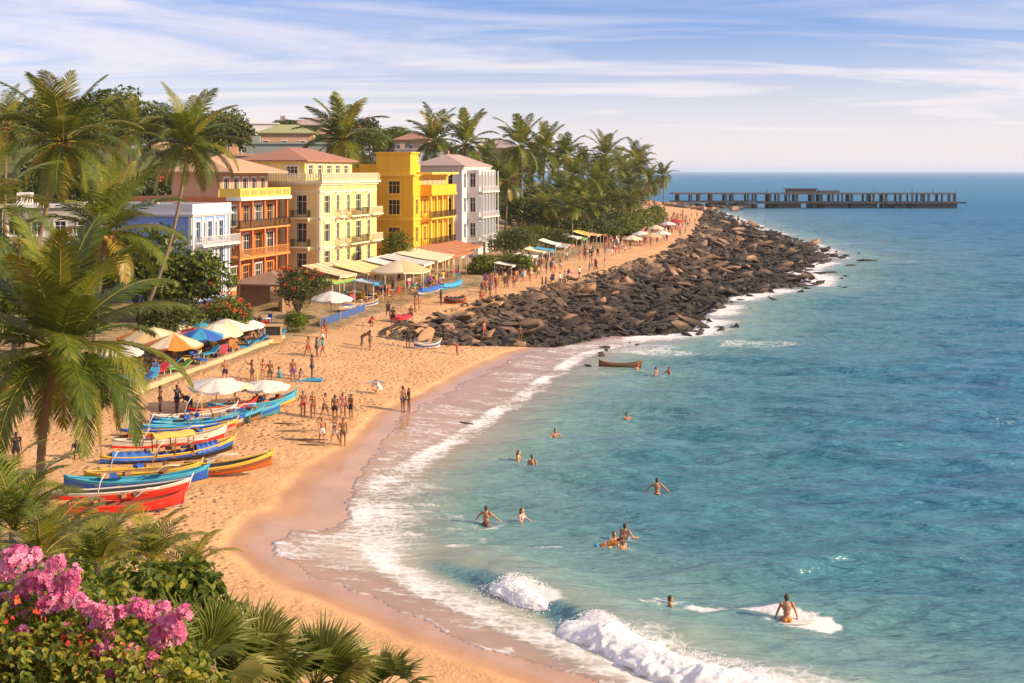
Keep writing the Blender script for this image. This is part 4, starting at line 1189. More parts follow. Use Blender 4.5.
for o in b_f: window('f', 9.6, 1.8, o, by, None, SHUTW if o[2] < 11 else WHITE)
for o in b_s: window('s', 9.6, 1.8, o, by, None, WHITE)
band(t, L_, D_, 14.2, 14.7, .4, WHITE)
mb = MB()
for z in (2.2, 6.1, 10.3, 13.9): mb.b2(2.85, 12.75, -2.0, -1.803, z, z + .3); mb.b2(2.8, 2.997, -1.9, -.003, z, z + .3)
for k in range(6): mb.b2(3.05 + 1.85 * k, 3.25 + 1.85 * k, -1.92, -1.802, 2.5, 13.9)
mb.build('pilaster', WHITE, t)
for z in (2.55, 6.4, 10.6): balcony(t, 'f', 15.5, 8, 2.6, 12.95, z, 2.75, WHITE, WHITE, .85, .3, False, .06)
for u in (3.05, 4.9, 6.75, 8.6, 10.45, 12.3):
    for za, zb in ((2.56, 6.19), (6.41, 10.39), (10.61, 14.0)): mb = MB(); mb.b2(u, u + .18, -2.68, -2.5, za, zb); mb.build('column', WHITE, t)
balcony(t, 'f', L_, D_, 12.9, 15.6, 6.4, .9, WHITE, WHITE, .9, .2, True, .05); balcony(t, 's', L_, D_, 1.2, 3.6, 6.5, .7, WHITE, WHITE, .9, .2, True, .05)
for u in (3.2, 7.6, 12.2): mb = MB(); mb.b2(u, u + .3, -1.7, -1.4, -1.0, 2.2); mb.build('column', WHITE, t)
mb = MB(); hip(mb, 0, L_, 0, D_, 14.9, 1.9, .6); rf = mb.build('roof', TILEG, t)
mb = MB(); mb.b2(5, 5.7, 4, 4.7, 15.2, 17.4); mb.build('chimney', TILE, rf)

# --- houses up the hill
def house(label, px, py, d, w_, dp, h_, wm, rm, rot=.2, flat=False, nw=3, nfl=1, name='house'):
    top = P(px, py, d); t = thing(name, label, 'house', (top.x, d, top.z - h_), rot)
    fh = h_ / nfl
    ops = [(w_ * (k + .25) / nw, w_ * (k + .25) / nw + min(1.2, w_ / nw * .5), fh * j + fh * .3, fh * j + fh * .3 + min(1.5, fh * .5)) for k in range(nw) for j in range(nfl)]
    mb = MB(); facade(mb, 'f', w_, dp, -6, h_, ops, .15)
    for f_ in 'sbe': facade(mb, f_, w_, dp, -6, h_, [])
    if flat: mb.add([(0, 0, h_), (w_, 0, h_), (w_, dp, h_), (0, dp, h_)], [(0, 1, 2, 3)])
    mb.build('wall', wm, t)
    for o in ops: window('f', w_, dp, o, t, None, WHITE, .15)
    mb = MB()
    if flat: mb.b2(-.3, w_ + .3, -.3, dp + .3, h_, h_ + .35); mb.b2(1, 2.4, 2, 3.5, h_ + .35, h_ + 1.6)
    else: hip(mb, 0, w_, 0, dp, h_ + .1, min(w_, dp) * .24, .6)
    mb.build('roof', rm, t)
    return t
GREYG = mat('grey_green_wall', (.30, .33, .29), .8, .1, .6); PEACH = mat('peach_wall', (.66, .38, .22), .8, .1, .6); LIME = mat('lime_roof', (.34, .36, .16), .8, .15, .8)
house('wide grey-green house with a flat roof above the orange house', 246, 144, 232, 19, 9, 5.2, GREYG, GREYG, .1, True, 5, 1)
house('peach house with a lime green roof above the grey-green house', 258, 133, 262, 12, 8, 4.6, PEACH, LIME, .1, False, 3)
house('white round-topped house among trees on the hilltop', 246, 124, 300, 8, 7, 4, WHITEW, WHITE, .2, True, 2)
house('pink stone house on the hilltop near the cream building palm', 292, 125, 330, 16, 9, 5.5, mat('pink_wall', (.50, .33, .28), .8, .12, .5), TILEG, .1, False, 4)
house('red-roofed house on the hill above the golden building', 394, 140, 310, 9, 8, 4.0, PEACH, TILE, -.1)
house('white hillside house with dark windows beside the red-roofed one', 396, 150, 290, 14, 8, 4.2, WHITEW, TILEG, .1, True, 5)
house('small white house among trees behind the white building', 430, 158, 300, 8, 8, 4, WHITEW, TILE, 0)
house('pinkish house with tiled roof behind the tallest grove palm', 478, 148, 330, 12, 9, 5, PEACH, TILEG, 0)
house('low long building with pale metal roof behind the left palms', 2, 208, 128, 9.5, 9, 4.2, CONC, WHITE, .15, True, 4)
house('low pale-roofed shed joined behind the blue house', 96, 207, 140, 13, 8, 4.4, CONC, mat('dull_metal_roof', (.40, .36, .36), .6, .15, 1), .2, True, 4)
house('terracotta house partly hidden by the slim curved palm', 190, 168, 168, 8, 8, 6, PEACH, TILEO, .2, False, 3, 2)
house('brown house behind the tall left palm', 52, 178, 200, 14, 9, 6, mat('brown_wall', (.30, .20, .14), .8, .12, .5), TILE, .1, False, 4)
house('white cottage on the hill between the two tall palms', 140, 150, 250, 9, 7, 4.5, WHITEW, TILEO, .1)
house('cottage with a weathered roof below the hilltop at left', 222, 156, 200, 11, 8, 4.5, CONC, TILEO, .15, True, 3)

house('tiny peach house high on the hill right of the green-roofed one', 306, 134, 320, 9, 7, 4.5, PEACH, TILEO, .1)
house('tiny white house with a tiled roof on the hill, left of the cream building palm', 318, 142, 300, 9, 7, 4.5, WHITEW, TILE, .1)
house('tiny pink house with a flat roof on the hilltop behind the peach one', 276, 121, 345, 11, 8, 4.5, MATS['pink_wall'], TILEG, .1, True, 4)
house('tiny white house on the hill just left of the golden building', 372, 143, 330, 9, 7, 4.5, WHITEW, TILEG, .0)
house('tiny terracotta house above the flat-roofed cottage', 224, 140, 290, 10, 7, 4.5, PEACH, TILE, .1)
house('tiny cream house among the hillside trees behind the slim palm', 208, 134, 310, 9, 7, 4.5, CREAMT, TILEO, .1)
# ------------------------------------------------------------------ breakwater rocks
def rock_mat():
    m = bpy.data.materials.new('brown_boulder'); N, L = nodes_of(m); b = N['Principled BSDF']
    tc = N.new('ShaderNodeTexCoord'); oi = N.new('ShaderNodeObjectInfo'); g = N.new('ShaderNodeNewGeometry')
    nz = N.new('ShaderNodeTexNoise'); nz.inputs['Scale'].default_value = .35; nz.inputs['Detail'].default_value = 7; nz.inputs['Roughness'].default_value = .7
    L.new(g.outputs['Position'], nz.inputs['Vector'])
    cr = N.new('ShaderNodeValToRGB'); e = cr.color_ramp.elements
    e[0].position = .34; e[0].color = (.085, .062, .046, 1); e[1].position = .66; e[1].color = (.50, .28, .15, 1); q = e.new(.48); q.color = (.235, .145, .092, 1)
    ad = N.new('ShaderNodeMath'); ad.operation = 'MULTIPLY_ADD'; ad.inputs[1].default_value = .40; L.new(oi.outputs['Random'], ad.inputs[0])
    sb = N.new('ShaderNodeMath'); sb.operation = 'SUBTRACT'; sb.inputs[1].default_value = .20; L.new(nz.outputs['Fac'], sb.inputs[0]); L.new(sb.outputs[0], ad.inputs[2])
    L.new(ad.outputs[0], cr.inputs['Fac'])
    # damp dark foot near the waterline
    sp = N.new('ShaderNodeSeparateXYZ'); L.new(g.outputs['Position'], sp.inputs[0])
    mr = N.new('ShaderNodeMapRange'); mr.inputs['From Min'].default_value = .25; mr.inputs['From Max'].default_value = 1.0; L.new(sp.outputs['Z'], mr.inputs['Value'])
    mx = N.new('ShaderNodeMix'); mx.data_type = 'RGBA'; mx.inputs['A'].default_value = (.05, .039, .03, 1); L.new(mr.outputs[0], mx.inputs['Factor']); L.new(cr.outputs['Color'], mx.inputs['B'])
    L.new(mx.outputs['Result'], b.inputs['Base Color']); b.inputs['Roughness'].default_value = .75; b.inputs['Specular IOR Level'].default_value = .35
    n2 = N.new('ShaderNodeTexNoise'); n2.inputs['Scale'].default_value = 1.6; n2.inputs['Detail'].default_value = 6; n2.inputs['Roughness'].default_value = .7; L.new(g.outputs['Position'], n2.inputs['Vector'])
    bp = N.new('ShaderNodeBump'); bp.inputs['Strength'].default_value = .8; bp.inputs['Distance'].default_value = .35; L.new(n2.outputs['Fac'], bp.inputs['Height']); L.new(bp.outputs['Normal'], b.inputs['Normal'])
    return m
ROCKM = rock_mat()
import bmesh
def rock_mesh(seed):
    r = random.Random(seed); bm = bmesh.new()
    for k in range(13):
        u = Vector((r.gauss(0, 1), r.gauss(0, 1), r.gauss(0, 1))).normalized()
        bm.verts.new(Vector((u.x * 1.0, u.y * r.uniform(.55, .8), u.z * .42)) * r.uniform(.85, 1.1))
    res = bmesh.ops.convex_hull(bm, input=bm.verts)
    bmesh.ops.delete(bm, geom=[v for v in bm.verts if not v.link_faces], context='VERTS')
    bmesh.ops.bevel(bm, geom=bm.edges[:], offset=.12, segments=2, profile=.6, affect='EDGES', clamp_overlap=True)
    bmesh.ops.triangulate(bm, faces=bm.faces[:])
    bmesh.ops.subdivide_edges(bm, edges=[e for e in bm.edges if e.calc_length() > .35], cuts=1, use_grid_fill=False)
    for v in bm.verts:
        n = v.co.normalized(); k = math.sin(v.co.x * 4.1 + seed) * math.sin(v.co.y * 5.3 + seed * 2) + .5 * math.sin(v.co.z * 9 + v.co.x * 7 + seed)
        v.co += n * k * .035
    bmesh.ops.triangulate(bm, faces=bm.faces[:])
    me = bpy.data.meshes.new('rock'); bm.to_mesh(me); bm.free(); me.materials.append(ROCKM)
    me.polygons.foreach_set('use_smooth', [True] * len(me.polygons)); me.update()
    me.set_sharp_from_angle(angle=R(42))
    return me
RM = [rock_mesh(i) for i in range(16)]
r = random.Random(5)
pts = []; cell = {}
xs = [p[0] for p in ROCKS]; ys = [p[1] for p in ROCKS]
cand = []
for k in range(60000):
    y_ = min(ys) + (max(ys) - min(ys)) * r.random() ** 1.6; x_ = r.uniform(min(xs), max(xs)); cand.append((x_, y_))
C_ = np.array(cand); inn = sd_poly(C_[:, 0], C_[:, 1], ROCKS); shr = sd_poly(C_[:, 0], C_[:, 1], SHORE)
for (x_, y_), i_, s_ in zip(cand, inn, shr):
    if i_ < -.4 and not (s_ < 0 and i_ > -5 and r.random() < .16): continue
    big = r.random()
    rad = (.42 + 1.35 * big ** 4) * (1 + .3 * (y_ > 200)) * (.7 if i_ < .8 else 1)
    if i_ < -.4: rad = min(rad, .4 + .4 * r.random())
    if s_ < 1 and fbm(np.array([x_ / 7.]), np.array([y_ / 7.]), 33, 2)[0] < .5 and r.random() < .85: continue
    ok = True; ci, cj = int(x_ // 3), int(y_ // 3)
    for a in range(-1, 2):
        for b in range(-1, 2):
            for (qx, qy, qr, *_rest) in cell.get((ci + a, cj + b), ()):
                if (qx - x_) ** 2 + (qy - y_) ** 2 < (.74 * (rad + qr)) ** 2 * .8: ok = False; break
            if not ok: break
        if not ok: break
    if ok:
        cell.setdefault((ci, cj), []).append((x_, y_, rad, i_, s_))
allr = [q for v in cell.values() for q in v]
allr.sort(key=lambda q: -q[2] / q[1])
ZR = terr(np.array([q[0] for q in allr]), np.array([q[1] for q in allr]))
def rock_xf(k):
    x_, y_, rad, i_, s_ = allr[k]
    up = .35 * sstep(0, 5, np.array(i_)) + .5 * (vnoise(np.array([x_ / 5.]), np.array([y_ / 5.]), 4)[0] - .5)
    z = max(-.35, float(ZR[k])) + rad * .12 + float(up)
    q = random.Random(k)
    M = Matrix.Translation((x_, y_, z)) @ Matrix.Rotation(q.uniform(0, 6.28), 4, 'Z') @ Matrix.Rotation(q.uniform(-.5, .5), 4, 'X') @ Matrix.Rotation(q.uniform(-.5, .5), 4, 'Y')
    s = rad * 1.18
    return M @ Matrix.Diagonal((s * q.uniform(1, 1.6), s, s * q.uniform(.55, 1.0), 1))
NI = 285
for k in range(min(NI, len(allr))):
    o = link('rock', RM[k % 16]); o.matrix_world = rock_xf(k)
    tag(o, 'brown boulder lying among its like in the rock bank below the promenade', 'rock', 'boulders of the rock bank')
VV = []; FF = []; base = 0
for k in range(NI, len(allr)):
    me = RM[k % 16]; M = np.array(rock_xf(k))
    co = np.empty(len(me.vertices) * 3); me.vertices.foreach_get('co', co); co = co.reshape(-1, 3)
    fi = np.empty(len(me.loops), int); me.loops.foreach_get('vertex_index', fi); fi = fi.reshape(-1, 3)
    VV.append(co @ M[:3, :3].T + M[:3, 3]); FF.append(fi + base); base += len(co)
if VV:
    VV = np.concatenate(VV); FF = np.concatenate(FF)
    me = bpy.data.meshes.new('rock_bank'); me.from_pydata(VV.tolist(), [], FF.tolist()); me.materials.append(ROCKM)
    me.polygons.foreach_set('use_smooth', [True] * len(me.polygons)); me.set_sharp_from_angle(angle=R(38))
    kind(link('rock_bank', me), 'stuff')
for i, (px, py, s, lab) in enumerate([(866, 261, 1.5, 'lone low rock standing in the water farthest from the rock point'), (851, 266, 1.3, 'small dark rock in the water just off the rock point'),
        (884, 256, 1.0, 'tiny dark rock awash beyond the lone low rock'), (828, 274, 2.0, 'ochre rock washed by foam at the tip of the rock point'),
        (600, 356, .5, 'small dark stone showing in the swash near the rocks'), (588, 366, .45, 'little stone at the foam edge nearest the fishing canoe'), (466, 424, .5, 'tan stone half buried in the foam line')]):
    x_, y_ = W0(px, py); o = link('rock', RM[i]); o.location = (x_, y_, .05); o.scale = (s * 1.5, s, s * .6); o.rotation_euler = (0, 0, i); tag(o, lab, 'rock')

# ------------------------------------------------------------------ pier on the horizon
PIERM = mat('pier_concrete', (.12, .10, .09), .85, .2, .15, .3, 2); PIERD = mat('pier_weathered', (.07, .058, .055), .9, .2, .2)
dP = 548; xl = (672 - 512) * dP / FP; xr = (963 - 512) * dP / FP; Lp = xr - xl
t = thing('pier', 'long old concrete pier on stout piles reaching out to sea at the horizon', 'pier', (xl, dP, 0), R(-1))
mb = MB(); mb.b2(0, Lp - 4, 0, 9, 6.3, 7.0); mb.build('deck', PIERM, t)
mb = MB(); mb.b2(Lp * .30, Lp, -2, 11, 2.2, 3.0); mb.b2(0, Lp * .28, -1, 10, 2.6, 3.3); mb.build('lower_deck', PIERD, t)
n = 26; r = random.Random(4)
for k in range(n):
    u = 4 + (Lp - 9) * k / (n - 1) + r.uniform(-1.6, 1.6)
    for y_ in (.8, 8.2):
        mb = MB(); mb.tube([(u, y_, -4), (u, y_, 2.1)], 1.0 if k % 3 else 1.7, 8); w5 = r.choice((.3, .4, .55, .8)); mb.b2(u - w5, u + w5, y_ - .5, y_ + .5, 3.0, 6.3); mb.build('pile', PIERD, t)
for a, b in ((.13, .2), (.22, .27), (.36, .44), (.52, .60), (.61, .69), (.76, .80), (.83, .97)):
    mb = MB(); mb.b2(Lp * a, Lp * b, -1.2, 9.6, -2, 2.0 + .3 * math.sin(a * 40)); mb.b2(Lp * a + 1, Lp * b - 2, -.6, 9, 2.0, 2.5); mb.build('pier_block', PIERD, t)
rail_mb([(0, .2, 7.0), (Lp - 4, .2, 7.0)], 1.1, 2.5, .1, .2).build('railing', PIERM, t)
mb = MB(); mb.b2(Lp * .40, Lp * .50, 3, 8, 7.0, 8.7); mb.b2(Lp * .39, Lp * .51, 2.5, 8.5, 8.7, 9.0); mb.b2(Lp * .51, Lp * .58, 3, 8, 7.0, 8.0); mb.build('shelter', PIERM, t)
for u in (.33, .46, .57, .7, .83, .9): mb = MB(); mb.tube([(Lp * u, 4, 6.9), (Lp * u, 4, 8.9 if u != .83 else 9.8)], .1, 5); mb.build('lamp_post', PIERD, t)
# low stone mole joining pier to land
SPIT = [(60, 560), (70, 545), (84, 520), (96, 525), (102, 560), (80, 590)]
r = random.Random(12)
for i in range(34):
    px, d = r.uniform(646, 745), r.uniform(505, 575)
    o = link('rock', RM[i % 12]); x_ = (px - 512) * d / FP; z = max(-.3, tz(x_, d)); s = r.uniform(2.2, 4.2)
    o.location = (x_, d, z + .6); o.scale = (s * 1.5, s, s * .9); o.rotation_euler = (r.uniform(-.3, .3), 0, r.uniform(0, 6))
    tag(o, 'dark boulder at the root of the far pier', 'rock', 'boulders at the pier root')

# ------------------------------------------------------------------ boats
def paint(name, c): return mat('paint_' + name, c, .5, .14, 3.5, .12, 25)
CO = {'blue': paint('blue', (.02, .10, .48)), 'cyan': paint('cyan', (.06, .40, .60)), 'red': paint('red', (.70, .03, .018)), 'orange': paint('orange', (.56, .12, .02)),
      'yellow': paint('yellow', (.72, .46, .06)), 'white': paint('white', (.68, .62, .56)), 'black': paint('black', (.025, .022, .02)), 'teal': paint('teal', (.05, .25, .32)),
      'green': paint('green', (.16, .34, .10)), 'wood': mat('boat_wood', (.30, .15, .07), .75, .2, 4, .3, 14), 'tan': paint('tan', (.60, .38, .20)), 'brown': paint('brown', (.24, .08, .03)), 'pink': paint('pink', (.62, .30, .26))}
ROPE = mat('rope', (.42, .34, .22), .9, .2, 10)
def boat(label, L_, pos, rz, hull, strake, gun, inner='wood', beam=.92, bow=1.0, stern=.55, extra=(), cat='boat', group='painted fishing boats drawn up on the sand', tilt=0.0, name='fishing_boat', keelc=None):
    """slim double-ended boat: hull in painted strakes, gunwale, thwarts, stem post"""
    t = thing(name, label, cat, pos, rz, group)
    t.rotation_euler = (tilt, 0, rz)
    n, m = 28, 8
    def sect(u, off=0.0):
        a = abs(u); w_ = beam / 2 * max(0.02, (1 - a ** 2.6)) ** .8 - off
        sheer = .46 + .44 * (bow if u > 0 else stern) * a ** 2.6
        keel = .02 + .44 * (bow * .8 if u > 0 else stern * .7) * max(0, a - .5) ** 1.5 * 1.9
        keel = min(keel, sheer - .16) + off
        return max(.012, w_), sheer, keel
    mb = MB(); vs = []
    for i in range(n + 1):
        u = -1 + 2 * i / n; w_, sh, ke = sect(u)
        for k in range(2 * m + 1):
            v = -1 + k / m; a = abs(v)
            vs.append((u * L_ / 2, (1 if v > 0 else -1) * w_ * (a ** .55) if a > 0 else 0, ke + (sh - ke) * a ** 1.7))
    q = 2 * m + 1
    for i in range(n):
        for k in range(2 * m):
            v = abs(-1 + (k + .5) / m)
            mi = 0 if v < .62 else (1 if v < .86 else 2)
            if v < .30 and keelc: mi = 3
            mb.f.append((i * q + k, (i + 1) * q + k, (i + 1) * q + k + 1, i * q + k + 1)); mb.m.append(mi); mb.sm.append(True)
    mb.v = vs; mb.c = [.5] * len(vs)
    mats = [CO[hull], CO[strake], CO[gun]] + ([CO[keelc]] if keelc else [])
    h_ = mb.build('hull', mats, t)
    # inner skin and floor
    mb = MB(); vs = []
    for i in range(n + 1):
        u = -.97 + 1.94 * i / n; w_, sh, ke = sect(u, .05)
        for k in range(2 * m + 1):
            v = -1 + k / m; a = abs(v)
            vs.append((u * L_ / 2, (1 if v > 0 else -1) * w_ * (a ** .55) if a > 0 else 0, min(sh - .02, ke + .06 + (sh - ke - .06) * a ** 1.7)))
    for i in range(n):
        for k in range(2 * m): mb.f.append((i * q + k + 1, (i + 1) * q + k + 1, (i + 1) * q + k, i * q + k)); mb.m.append(0); mb.sm.append(True)
    mb.v = vs; mb.c = [.5] * len(vs); mb.build('lining', CO[inner], t)
    mb = MB()
    for sg in (-1, 1):
        pts = []
        for i in range(n + 1):
            u = -1 + 2 * i / n; w_, sh, ke = sect(u); pts.append((u * L_ / 2, sg * w_, sh + .02))
        mb.tube(pts, .045, 5)
    mb.build('gunwale', CO[gun], t)
    for u in (-.55, -.25, .05, .35, .6):
        w_, sh, ke = sect(u); mb = MB(); mb.b2(u * L_ / 2 - .13, u * L_ / 2 + .13, -w_ + .03, w_ - .03, sh - .2, sh - .15); mb.build('thwart', CO['wood'], t)
    w_, sh, ke = sect(1.0); mb = MB(); mb.tube([(L_ / 2 - .12, 0, ke - .02), (L_ / 2, 0, sh - .05), (L_ / 2 + .16, 0, sh + .28)], [.05, .055, .03], 6); mb.build('stem_post', CO[gun], t)
    for e in extra:
        if e == 'canopy' or (isinstance(e, tuple) and e[0] == 'canopy'):
            c = e[1] if isinstance(e, tuple) else 'yellow'
            x0, x1 = -.12 * L_, .18 * L_; mb = MB(); k = 8
            vs = [(x0 + (x1 - x0) * i / 6, math.sin((j / k - .5) * 2.0) * .85, 1.45 + .16 * math.cos((j / k - .5) * 3) - .04 * math.sin(i * 2.1)) for i in range(7) for j in range(k + 1)]
            vs2 = [(x_, y_, z_ - .035) for x_, y_, z_ in vs]
            fs = [(i * (k + 1) + j, i * (k + 1) + j + 1, (i + 1) * (k + 1) + j + 1, (i + 1) * (k + 1) + j) for i in range(6) for j in range(k)]
            mb.add(vs, fs, 0, True); mb.add(vs2, [f[::-1] for f in fs], 0, True); mb.build('canopy', mat('cloth_' + c, CC[c], .85, .1, 3), t)
            for x_ in (x0 + .1, (x0 + x1) / 2, x1 - .1):
                for y_ in (-.5, .5): mb = MB(); mb.tube([(x_, y_, .45), (x_, y_ * 1.3, 1.5)], .035, 5); mb.build('canopy_post', CO['wood'], t)
        elif isinstance(e, tuple) and e[0] == 'tarp':
            mb = MB(); k = 10; nn = 16; x0, x1 = e[2] * L_, e[3] * L_
            rr = random.Random(int(L_ * 100)); vs = []
            for i in range(nn + 1):
                xx = x0 + (x1 - x0) * i / nn; w_, sh, ke = sect(max(-.98, min(.98, xx / (L_ / 2))))
                for j in range(k + 1):
                    v = -1 + 2 * j / k; vs.append((xx, v * (w_ + .07), sh + .07 + .24 * (1 - v * v) * (.7 + .3 * math.sin(i * 1.7)) - (.22 if abs(v) == 1 else 0) + rr.uniform(-.02, .02)))
            fs = [(i * (k + 1) + j, (i + 1) * (k + 1) + j, (i + 1) * (k + 1) + j + 1, i * (k + 1) + j + 1) for i in range(nn) for j in range(k)]
            mb.add(vs, fs, 0, True); mb.build('tarpaulin', mat('tarp_' + e[1], CC[e[1]], .55, .12, 3, .3, 9), t)
        elif e == 'outrigger':
            mb = MB(); mb.tube([(-L_ * .3, -2.3, .25), (-L_ * .1, -2.35, .16), (L_ * .2, -2.3, .2), (L_ * .33, -2.2, .5)], [.07, .11, .1, .04], 7); f_ = mb.build('outrigger', CO['white'], t)
            mb = MB()
            for x_ in (-L_ * .16, L_ * .14): mb.tube([(x_, .6, .68), (x_, -.9, .95), (x_, -2.3, .22)], .045, 5)
            mb.build('boom', CO['wood'], f_)
        elif e == 'gear':
            rr = random.Random(int(L_ * 77))
            for k in range(6):
                mb = MB(); x_ = rr.uniform(-.3, .3) * L_; mb.box((x_, rr.uniform(-.2, .2), .72 + .1 * rr.random()), (rr.uniform(.2, .5), rr.uniform(.2, .35), rr.uniform(.1, .22)), rr.uniform(0, 3)); mb.build('fishing_gear', CO[('brown', 'wood', 'blue', 'tan')[k % 4]], t)
            mb = MB(); mb.tube([(-.2 * L_, .2, .7), (-.17 * L_, .25, 1.5), (-.13 * L_, .3, 1.9)], .03, 5); mb.build('oar', CO['white'], t); mb = MB(); mb.tube([(.1 * L_, -.2, .75), (.2 * L_, .1, 1.05), (.3 * L_, .1, 1.0)], .03, 5); mb.build('oar', CO['white'], t)
        elif e == 'flagpole':
            mb = MB(); mb.tube([(.05 * L_, 0, .5), (.05 * L_, 0, 2.6)], .03, 5); mb.build('mast', CO['yellow'], t)
    return t
CC = {'yellow': (.80, .56, .12), 'blue': (.04, .14, .50), 'cyan': (.05, .36, .62), 'red': (.60, .04, .06), 'white': (.80, .75, .70), 'cream': (.84, .70, .46), 'orange': (.78, .28, .05), 'tan': (.78, .52, .26),
      'pink': (.72, .12, .22), 'black': (.03, .03, .035), 'terracotta': (.52, .20, .09), 'green': (.22, .45, .12), 'grey': (.45, .43, .42)}

def at_boat(label, pxl, pxr, py, hull, strake, gun, dz=0, **k):
    """laid between two surveyed ends of the keel line"""
    a = ground(pxl + 0, py - dz / 2 - 2); b = ground(pxr, py + dz / 2 - 2)
    c = (a + b) / 2; v = b - a; c.z = tz(c.x, c.y) - .04
    return boat(label, v.length, c, math.atan2(v.y, v.x), hull, strake, gun, **k)
at_boat('red boat with a bright blue keel, nearest of the row to the garden', 58, 184, 515, 'red', 'red', 'red', -2, inner='brown', keelc='blue', bow=.75, extra=('gear',))
at_boat('plain red boat with a white rail, second from the garden', 44, 190, 501, 'red', 'red', 'white', 0, bow=.65, inner='black')
at_boat('deep blue boat with a cyan rail and dark pointed stem', 64, 208, 490, 'blue', 'blue', 'cyan', 2, inner='cyan', bow=1.05, stern=1.0, extra=('gear',))
at_boat('slim yellow and green canoe lying behind the deep blue boat', 84, 200, 481, 'yellow', 'green', 'yellow', 2, beam=1.0, bow=.5, stern=.4)
at_boat('large orange-red boat with a cyan-tipped bow reaching furthest down the sand', 98, 272, 478, 'orange', 'brown', 'yellow', 4, inner='black', bow=1.25, beam=1.25, extra=('gear',))
at_boat('boat with a yellow cloth canopy and blue tarpaulin', 100, 234, 463, 'black', 'blue', 'yellow', -6, inner='blue', bow=1.15, extra=('canopy', 'gear', ('tarp', 'blue', -.42, -.14), ('tarp', 'blue', .2, .36)))
at_boat('white boat with a red underside, just above the canopied one', 112, 226, 448, 'red', 'white', 'white', -4, inner='tan', bow=.95, extra=('gear',))
at_boat('pale pink boat with a yellow rail beside the white one', 128, 236, 440, 'pink', 'red', 'yellow', -4, inner='tan', bow=.7)
at_boat('black boat with a cyan rail in the upper half of the row', 140, 250, 433, 'black', 'black', 'cyan', -4, inner='cyan', bow=.85, extra=('flagpole',))
at_boat('teal boat with a dark blue band, its bow lifted', 158, 280, 425, 'teal', 'blue', 'cyan', -7, inner='tan', bow=1.05, extra=('gear',))
at_boat('black and white boat crowded against the teal one', 150, 236, 423, 'blue', 'blue', 'white', -5, inner='tan', bow=.8, extra=('outrigger',))
at_boat('yellow-sided boat with a cyan rail and long red bow, topmost of the row', 208, 296, 412, 'yellow', 'cyan', 'cyan', -5, inner='orange', bow=1.15, keelc='red', extra=('gear', 'flagpole'))
at_boat('blue boat with a red bow tucked beneath the white umbrella', 186, 256, 417, 'cyan', 'blue', 'red', -4, inner='tan', bow=1.0)
at_boat('slim wooden boat with a cyan rail, in the upper part of the row', 150, 262, 429, 'wood', 'black', 'cyan', -5, inner='tan', bow=.9, extra=('gear',))
at_boat('long pale boat with a blue rail low in the upper stack', 120, 244, 437, 'brown', 'tan', 'blue', -4, inner='wood', bow=.9)
x_, y_ = W0(620, 367)
boat('wooden fishing canoe with both ends upturned, afloat near the beach', 3.7, (x_, y_, surf(x_, y_) - .22), R(-6), 'brown', 'brown', 'wood', beam=.75, bow=.72, stern=.85, group=None, name='fishing_canoe', cat='canoe')
at_boat('red-covered boat on the sand by the rocks', 390, 411, 324, 'white', 'red', 'red', 0, bow=.5, beam=1.9, extra=(('tarp', 'red', -.4, .4),))
at_boat('dark-covered boat on the sand below the white awnings', 444, 466, 305, 'orange', 'black', 'orange', 0, bow=.5, beam=1.9, extra=(('tarp', 'black', -.4, .42),))
at_boat('small blue and white boat drawn up against the rock toes', 414, 440, 351, 'white', 'blue', 'white', 0, bow=.5)
at_boat('cyan covered boat at the far end of the awnings', 440, 462, 290, 'cyan', 'blue', 'cyan', -5, bow=.6, extra=(('tarp', 'cyan', -.4, .4),))
at_boat('blue-covered boat in front of the white awnings', 418, 440, 295, 'white', 'blue', 'blue', -5, bow=.5, extra=(('tarp', 'blue', -.4, .4),))
at_boat('pale boat with a blue stripe on the terrace sand below the cream building', 345, 378, 309, 'white', 'blue', 'tan', -3, bow=.6, extra=('gear',))
at_boat('dark canoe pulled up beside the pale striped boat', 338, 362, 313, 'black', 'tan', 'white', -3, bow=.4, beam=1.0)

